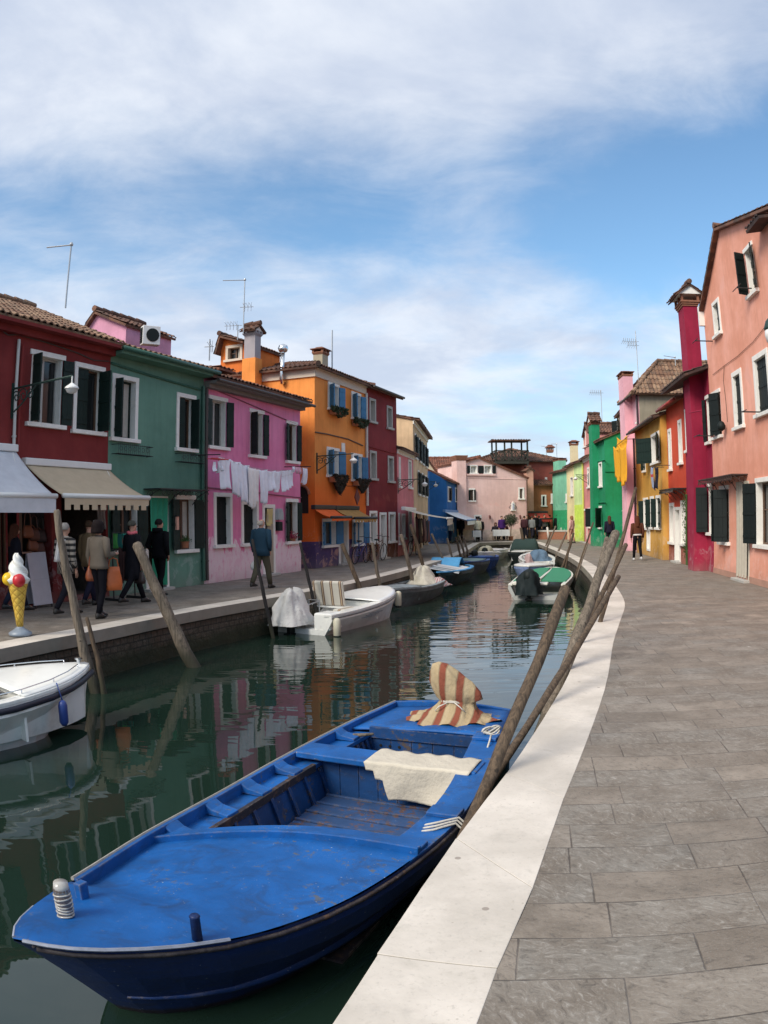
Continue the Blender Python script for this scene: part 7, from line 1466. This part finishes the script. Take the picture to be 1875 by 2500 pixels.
# ================================================================== PEOPLE
skin_m = simple('skin', (.48, .26, .18), .55, .12, 12)
def skin_body(verts, edges, radii, mat, parent):
    me = bpy.data.meshes.new('body'); me.from_pydata(verts, edges, []); me.materials.append(mat); o = bpy.data.objects.new('body', me); COL.objects.link(o); o.parent = parent
    md = o.modifiers.new('skin', 'SKIN'); md.use_smooth_shade = True
    bm = bmesh.new(); bm.from_mesh(me); ly = bm.verts.layers.skin.verify(); bm.verts.ensure_lookup_table()
    for i, v in enumerate(bm.verts):
        r = radii[i]; v[ly].radius = r if isinstance(r, tuple) else (r, r); v[ly].use_root = (i == 0)
    bm.to_mesh(me); bm.free(); sb = o.modifiers.new('sub', 'SUBSURF'); sb.levels = 1; sb.render_levels = 1; return o
def person(label, p, face, H=1.7, coat=((.02, .02, .03), .92), legs=(.015, .015, .02), shoe=(.02, .018, .016), hair=((.03, .02, .015), 'short'), stride=.25, arms=('down', 'down'), sit=False, skirt=None, coatmat=None, scarf=None, slim=1.0, group=None, cat='person', tilt=0.0, legw=1.0, hood=False):
    k = H / 1.7; rz = math.atan2(face[0], -face[1]); root = empty('person', (p[0], p[1], 0), rz, label, cat, group); root.scale = (k, k, k)
    dz_ = -.45 if sit else 0; V = []; E = []; Rr = []
    def add(v, r, par=None):
        V.append(Vector(v)); Rr.append(r); i = len(V) - 1
        if par is not None: E.append((par, i))
        return i
    lean = -tilt
    pel = add((0, 0, .95 + dz_), (.12 * slim, .09)); ab = add((0, lean * .3 - .0, 1.10 + dz_), (.11 * slim, .085), pel); ch = add((0, lean * .7, 1.30 + dz_), (.13 * slim, .09), ab); nk = add((0, lean + .01, 1.44 + dz_), .05, ch); nk2 = add((0, lean - .005, 1.50 + dz_), .048, nk)
    hd = add((0, lean - .025, 1.56 + dz_), (.068, .085), nk2); ht = add((0, lean - .01, 1.63 + dz_), (.073, .09), hd); tp = add((0, lean, 1.675 + dz_), (.05, .06), ht); add((0, lean - .118, 1.575 + dz_), .012, hd)
    J = {}
    for s in (-1, 1):
        st = stride * s
        if sit: hip, kn, an = (s * .09, 0, .50), (s * .11, -.42, .50), (s * .10, -.40, .09)
        else: hip, kn, an = (s * .085, 0, .90), (s * .09, -st * .5 - .03, .49), (s * .085, -st + (.06 if st < 0 else 0), .09 + (.06 if st < -.1 else 0))
        h_ = add(hip, .078, pel); q = add(Vector(hip).lerp(Vector(kn), .5), .068, h_); kk = add(kn, .052, q); c2 = add(Vector(kn).lerp(Vector(an), .4), .05, kk); a_ = add(an, .035, c2); add((an[0], an[1] - .14, an[2] - .05), .03, a_); J[('hip', s)], J[('kn', s)], J[('an', s)] = Vector(hip), Vector(kn), Vector(an)
        sh = Vector((s * .185 * slim, lean * .9, 1.40 + dz_)); m_ = arms[0 if s < 0 else 1]
        if m_ == 'down': el, wr = sh + Vector((s * .05, .03, -.28)), sh + Vector((s * .05, -.04, -.53))
        elif m_ == 'fwd': el, wr = sh + Vector((s * .04, -.10, -.26)), sh + Vector((s * .02, -.30, -.42))
        elif m_ == 'back': el, wr = sh + Vector((s * .05, .14, -.25)), sh + Vector((s * .05, .20, -.49))
        elif m_ == 'bent': el, wr = sh + Vector((s * .07, .02, -.28)), sh + Vector((s * .0, -.22, -.26))
        elif m_ == 'pocket': el, wr = sh + Vector((s * .10, .08, -.27)), sh + Vector((s * .0, -.06, -.48))
        else: el, wr = sh + Vector((s * .10, -.12, -.24)), sh + Vector((-s * .05, -.22, -.30))
        si = add(sh, .055, ch); mi = add(sh.lerp(el, .5), .046, si); ei = add(el, .038, mi); fi = add(el.lerp(wr, .5), .036, ei); wi = add(wr, .024, fi); d = (wr - el).normalized(); pi_ = add(wr + d * .07, (.034, .018), wi); J[('sh', s)], J[('el', s)], J[('wr', s)] = sh, el, wr
        x = Vector((0, 1, 0)); x = (x - d * x.dot(d)).normalized(); inn = Vector((-s, 0, 0))
        for f, ln in zip((-.028, -.010, .010, .028), (.075, .085, .08, .065)):
            a = add(wr + d * .10 + x * f, .0095, pi_); b = add(wr + d * (.10 + ln * .5) + x * f + inn * .008, .009, a); add(wr + d * (.10 + ln) + x * f + inn * .03, .008, b)
        a = add(wr + d * .04 - x * .035 + inn * .01, .011, wi); add(wr + d * .09 - x * .05 + inn * .02, .009, a)
    skin_body([tuple(v) for v in V], E, Rr, skin_m, root)
    cm = coatmat or simple('coat_%d' % (hash(coat[0]) % 9999), coat[0], .9, .2, 6, .3, spec=.12); hem = coat[1] + dz_; mm = M(); rings = []
    prof = [(1.475, .062, .062), (1.45, .10, .078), (1.42, .175, .098), (1.34, .205, .122), (1.22, .198, .128), (1.08, .182, .122), (.95, .198, .135), (.80, .21, .145), (.65, .222, .155), (.50, .235, .165)]
    prof = [q for q in prof if q[0] + dz_ > hem + .02]; lw, ld = prof[-1][1] + .01, prof[-1][2] + .008; prof.append((hem - dz_, lw, ld))
    for (z, rx, ry) in prof:
        yy = lean * max(0, min(1, (z - .95) / .5)); rings.append([((rx * slim * (1 + .025 * math.sin(a * 5 + z * 9))) * math.cos(a), yy + ry * (1 + .03 * math.sin(a * 4 + z * 13)) * math.sin(a), z + dz_) for a in [2 * math.pi * j / 22 for j in range(22)]])
    mm.loft(rings)
    for s in (-1, 1):
        a, b, c = J[('sh', s)], J[('el', s)], J[('wr', s)]; mm.tube([a + Vector((-s * .05, 0, .0)), a + Vector((s * .005, 0, -.01)), a.lerp(b, .5), b, b.lerp(c, .5), c.lerp(b, .08)], [.06, .076, .066, .058, .052, .045], 10)
    mm.build('coat', cm, root, smooth=True)
    lm = simple('legwear_%d' % (hash(legs) % 9999), legs, .9, .2, 8, .2, spec=.12); mm = M()
    for s in (-1, 1):
        a, b, c = J[('hip', s)], J[('kn', s)], J[('an', s)]; mm.tube([a + Vector((-s * .03, 0, .09)), a, a.lerp(b, .5), b, b.lerp(c, .5), c + Vector((0, 0, .01))], [.09 * legw, .098 * legw, .084 * legw, .066 * legw, .06 * legw, .05 * legw], 12)
    mm.build('trousers', lm, root, smooth=True)
    sm = simple('shoe_%d' % (hash(shoe) % 9999), shoe, .5)
    for s in (-1, 1):
        c = J[('an', s)]; mm = M(); z0 = max(.0, c.z - .09); mm.loft([[(c.x + w_ * math.cos(a), c.y + y + .0, z0 + .002 + h * (.5 + .5 * math.sin(a)) ) for a in [2 * math.pi * j / 10 for j in range(10)]] for y, w_, h in ((.07, .02, .06), (.05, .04, .11), (-.03, .042, .12), (-.11, .048, .07), (-.17, .04, .05), (-.19, .015, .03))]); mm.build('shoe', sm, root, smooth=True)
    hc_, ht_ = hair; hm_ = simple('hair_%d' % (hash(hc_) % 9999), hc_, .8, .35, 30, .5, bscale=60, spec=.15); mm = M(); cz = 1.625 + dz_; cy = lean + .006; NRR = 20; rings = []
    if ht_ != 'bald':
        R_ = {'short': 1.0, 'curly': 1.32, 'long': 1.08, 'bob': 1.18, 'cap': 1.08}[ht_]; low = {'short': -.04, 'curly': -.12, 'long': -.34, 'bob': -.15, 'cap': -.01}[ht_]
        for i in range(9):
            u = i / 8; ring = []
            for j in range(NRR):
                a = 2 * math.pi * j / NRR; front = max(0, -math.sin(a)); zlow = low * (1 - front) + .015 * front + (.03 * front if ht_ != 'curly' else 0); z = .095 * R_ + (zlow - .095 * R_) * u; rr = math.sqrt(max(.0, 1 - max(0, z / (.105 * R_)) ** 2)) if z > 0 else 1 + (.12 * min(1, -z * 4) if ht_ in ('long', 'curly', 'bob') else -.3 * min(1, -z * 8))
                n_ = 1 + (.12 if ht_ == 'curly' else .04) * mnoise.noise(Vector((math.cos(a) * 3, math.sin(a) * 3, z * 20)))
                ring.append((.083 * R_ * rr * n_ * math.cos(a), cy + .098 * R_ * rr * n_ * math.sin(a) + (.025 if ht_ == 'long' and z < -.1 else 0), cz + z))
            rings.append(ring)
        mm.loft(rings); mm.build('hair' if ht_ != 'cap' else 'cap', hm_, root, smooth=True)
    else:
        rings = [[(.078 * r * math.cos(a), cy + .012 + .095 * r * math.sin(a), cz + z) for a in [math.pi * j / 12 - .1 for j in range(13)]] for r, z in ((1.02, .02), (1.06, -.02), (1.0, -.07), (.85, -.085))]; mm.loft(rings, closed=False, caps=False); mm.build('hair', hm_, root, smooth=True)
    for s in (-1, 1): ball(M(), s * .03, lean - .108, 1.60 + dz_, .011, 6).build('eye', shut_black, root)
    M().box(-.026, .026, lean - .112, lean - .104, 1.532 + dz_, 1.540 + dz_).build('mouth', simple('lips', (.35, .12, .10)), root)
    if scarf: M().tube([(.085 * math.cos(a), lean + .08 * math.sin(a), 1.47 + dz_ + .01 * math.sin(2 * a)) for a in [2 * math.pi * j / 14 for j in range(15)]], .036, 8).build('scarf', simple('scarf_cloth', scarf, .9, .2, 12), root, smooth=True)
    if hood: M().lathe([(.10, 0), (.13, .03), (.12, .09), (.09, .10)], 14, (0, .05, 1.42 + dz_)).build('hood', cm, root, smooth=True)
    root['J'] = 0; del root['J']; return root, J, k, rz
def hand_pos(P, s, off=(0, 0, 0)):
    root, J, k, rz = P; w_ = J[('wr', s)]; d = (w_ - J[('el', s)]).normalized(); q = (w_ + d * .10 + Vector(off)) * k; q = Matrix.Rotation(rz, 3, 'Z') @ q; return q + root.location
ua = (U1.x, U1.y)
def gq(px, py): g = gp(px, py); return (g.x, g.y)
# knitted poncho with zigzags
m_pon, t, b = base_mat('zigzag_knit'); v = t.add('ShaderNodeTexCoord').outputs['Object']; sp = t.add('ShaderNodeSeparateXYZ', i_0=v); ang = t.math('ARCTAN2', sp.outputs[1], sp.outputs[0])
zg = t.math('MULTIPLY', t.math('ABSOLUTE', t.math('SUBTRACT', t.math('FRACT', t.math('MULTIPLY', ang, 1.6)), .5)), t.smooth(sp.outputs[2], .98, 1.02, .22, 0)); q = t.math('FRACT', t.math('MULTIPLY', t.math('ADD', sp.outputs[2], zg), 9.5))
t.put(b.inputs['Base Color'], t.mix(t.smooth(t.math('ABSOLUTE', t.math('SUBTRACT', q, .5)), .22, .27), (.02, .018, .018), (.30, .26, .22))); b.inputs['Roughness'].default_value = .95
person('woman with dark reddish hair and black jacket standing left of the sign board', gq(42, 1492), (.75, .66), 1.66, ((.012, .012, .018), .85), hair=((.07, .025, .015), 'long'), legs=(.02, .025, .045), stride=.22, arms=('down', 'bent'))
PA = person('grey haired woman in a black and beige zigzag knit tunic walking away', gq(165, 1502), ua, 1.68, ((.02, .02, .02), .78), coatmat=m_pon, hair=((.32, .29, .26), 'short'), legs=(.012, .012, .018), stride=.30, arms=('down', 'bent'))
PB = person('woman with bushy dark hair and beige jacket carrying an orange bag', gq(246, 1508), ua, 1.70, ((.15, .125, .10), .88), hair=((.015, .01, .01), 'curly'), legs=(.008, .008, .012), stride=.08, arms=('bent', 'down'))
PBB = person('person in a brown coat almost hidden behind the woman in the beige jacket', gq(222, 1480), ua, 1.72, ((.16, .11, .06), .80), hair=((.06, .035, .02), 'short'), legs=(.02, .02, .04), stride=.2)
PC = person('person in a long black coat and pink scarf with a grey cap striding away', gq(327, 1474), (ua[0] + .25, ua[1]), 1.70, ((.010, .010, .014), .52), hair=((.06, .06, .05), 'cap'), legs=(.010, .010, .014), stride=.33, arms=('down', 'bent'), scarf=(.60, .13, .16))
PD = person('person in a black hooded jacket by the green curtained door', gq(392, 1456), (ua[0] + .1, ua[1]), 1.74, ((.006, .006, .008), .84), hair=((.015, .012, .012), 'short'), legs=(.006, .006, .008), stride=.12, arms=('pocket', 'pocket'), hood=True, slim=1.12)
PM = person('balding man in a dark blue jacket walking away in front of the pink house', gq(640, 1437), (ua[0] + .1, ua[1]), 1.74, ((.018, .045, .075), .80), hair=((.42, .38, .34), 'bald'), legs=(.075, .07, .05), stride=-.22, arms=('pocket', 'down'), slim=1.15, legw=1.15)
PW = person('woman with long auburn hair, brown jacket and black trousers walking away on the right pavement', gq(1556, 1369), (.10, 1), 1.66, ((.10, .035, .02), 1.02), hair=((.09, .028, .014), 'long'), legs=(.008, .008, .010), shoe=(.5, .5, .5), stride=.24, arms=('down', 'down'))
M().loft([[(.185 * sx * math.cos(a), .135 * sx * math.sin(a), z) for a in [2 * math.pi * j / 18 for j in range(18)]] for z, sx in ((1.03, 1.0), (1.0, 1.02), (.97, 1.04))]).build('shirt_tail', simple('white_shirt', (.6, .58, .56), .9), PW[0], smooth=True)
person('woman with brown hair and navy jacket seen from behind by the emerald house', gq(1488, 1342), (.05, 1), 1.66, ((.015, .015, .03), .86), hair=((.08, .035, .02), 'long'), legs=(.01, .01, .015), stride=.12)
person('woman in pink and white beside the butter yellow house, behind the far poles', gq(1396, 1326), (-.6, .6), 1.66, ((.60, .38, .34), .90), hair=((.25, .12, .06), 'bob'), legs=(.45, .25, .18), stride=.1)
# things they carry
bag('bright orange shopping bag in the left hand of the woman in the beige jacket', hand_pos(PB, -1) + Vector((-.03, -.10, -.66)), .32, .42, M_bag[3], PB[3] + R(60), .16, name='shopping_bag')
bag('tan leather handbag on the right side of the woman in the beige jacket', hand_pos(PB, 1) + Vector((.06, -.05, -.12)), .36, .27, simple('rust_leather', (.34, .09, .035), .45, .3, 9), PB[3] + R(70), .34)
bag('dark handbag held by the person in the long black coat', hand_pos(PC, -1) + Vector((-.05, .0, -.34)), .30, .24, M_bag[2], PC[3], .12)
wb = hand_pos(PM, 1) + Vector((.03, -.02, -.36)); mm = M(); mm.loft([[(r * (1 + .16 * math.sin(a * 5 + z * 9)) * math.cos(a), r * .7 * (1 + .16 * math.cos(a * 4 + z * 7)) * math.sin(a), z) for a in [2 * math.pi * j / 18 for j in range(18)]] for r, z in ((.06, 0), (.13, .04), (.145, .12), (.11, .2), (.04, .27), (.025, .36))]); tag(mm.build('carrier_bag', simple('thin_white_plastic', (.70, .70, .72), .35, .08, 9, .6, bscale=14), None, smooth=True, loc=wb), 'white plastic carrier bag in the hand of the man in the blue jacket', 'bag')
wj = PA[0].location + Vector((.04, -.24, 1.0)); mm = M(); mm.grid(lambda u, v: (.13 * (u - .5) * (1 - .2 * v) - .10 * v, .05 * math.sin(u * 9) - .03, .40 - .40 * v), 10, 8); tag(mm.build('white_jacket', simple('white_cotton', (.70, .69, .68), .9), None, smooth=True, loc=wj, solid=.03), 'white jacket slung over the shoulder of the woman in the zigzag tunic', 'jacket')
# the far people
def chair_at(x, y, rz, label):
    o = empty('cafe_chair', (x, y, 0), rz, label, 'chair', 'cafe chairs at the canal end'); M().box(-.2, .2, -.2, .2, .43, .46).build('seat', wood_brown, o); M().box(-.2, .2, .18, .205, .55, .88).build('backrest', wood_brown, o)
    for sx in (-1, 1):
        for sy in (-1, 1): M().box(sx * .18 - .015, sx * .18 + .015, sy * .18 - .015, sy * .18 + .015, 0, .43 if sy < 0 else .88).build('leg', wood_brown, o)
def far(label, px, Y, coat, legs=(.02, .02, .03), hair=((.04, .03, .02), 'short'), face=(0, -1), H=1.7, sit=False, arms=('down', 'down'), hem=.85, grp='people at the canal end'):
    q = at(px, 1300, Y); person(label, (q.x, q.y), face, H, (coat, hem), legs, hair=hair, stride=.12 if not sit else 0, sit=sit, arms=arms, group=grp)
    if sit: chair_at(q.x, q.y + (.0), math.atan2(face[0], -face[1]), 'cafe chair under the ' + label.split(',')[0][:48])
far('waiter in a purple top standing between the cafe tables', 1225, 52.4, (.06, .02, .13), face=(.3, -1), H=1.72)
far('seated guest in dark clothes, left of the waiter', 1210, 53.0, (.03, .025, .03), hair=((.10, .04, .03), 'bob'), sit=True, arms=('bent', 'bent')); far('seated guest with reddish hair, right of the waiter', 1232, 53.0, (.08, .03, .03), hair=((.14, .05, .03), 'bob'), sit=True, arms=('bent', 'bent'))
far('person in a cream jacket sitting under the blue edged awning', 1166, 51.0, (.62, .58, .44), hair=((.03, .02, .02), 'short'), face=(.3, 1), H=1.64, legs=(.01, .01, .01)); far('person in black beside the cream jacket under the awning', 1173, 51.6, (.015, .015, .02), face=(0, 1), H=1.6)
far('person in white by the end of the blue wall', 1099, 49.3, (.55, .60, .60), hair=((.03, .02, .02), 'short'), face=(.5, 1), H=1.6, legs=(.02, .04, .1)); far('person with a white collar under the stall awning', 1125, 51.8, (.02, .02, .03), face=(-.3, -1), H=1.7)
for i, (px, Y, c, lab, H_) in enumerate([(1280, 53.6, (.05, .02, .025), 'person in a dark red coat, leftmost of the crowd by the red awning', 1.7), (1287, 54.6, (.01, .01, .012), 'person in black, second from the left in the crowd by the red awning', 1.72), (1299, 53.4, (.16, .17, .17), 'person in a grey jacket in the crowd by the red awning', 1.68), (1308, 54.4, (.008, .008, .01), 'tall person in black in the middle of the crowd by the red awning', 1.84),
        (1316, 54.6, (.02, .02, .035), 'person in navy right of the middle of the crowd', 1.7), (1329, 55.4, (.14, .12, .12), 'person in a grey brown coat at the right of the crowd', 1.78), (1336, 55.8, (.02, .015, .015), 'person in black, rightmost of the crowd by the red awning', 1.66)]): far(lab, px, Y, c, H=H_, face=(random.Random(i).uniform(-1, 1), random.Random(i + 9).choice((-1, 1))), grp='crowd by the red awning')
far('person in black behind the brick parapet, left of two', 1361, 56.0, (.01, .012, .012), H=1.78); far('person in black behind the brick parapet, right of two', 1373, 55.4, (.012, .012, .014), H=1.66)
for o in list(bpy.data.objects):
    if o.name.startswith('tmp'): bpy.data.objects.remove(o)
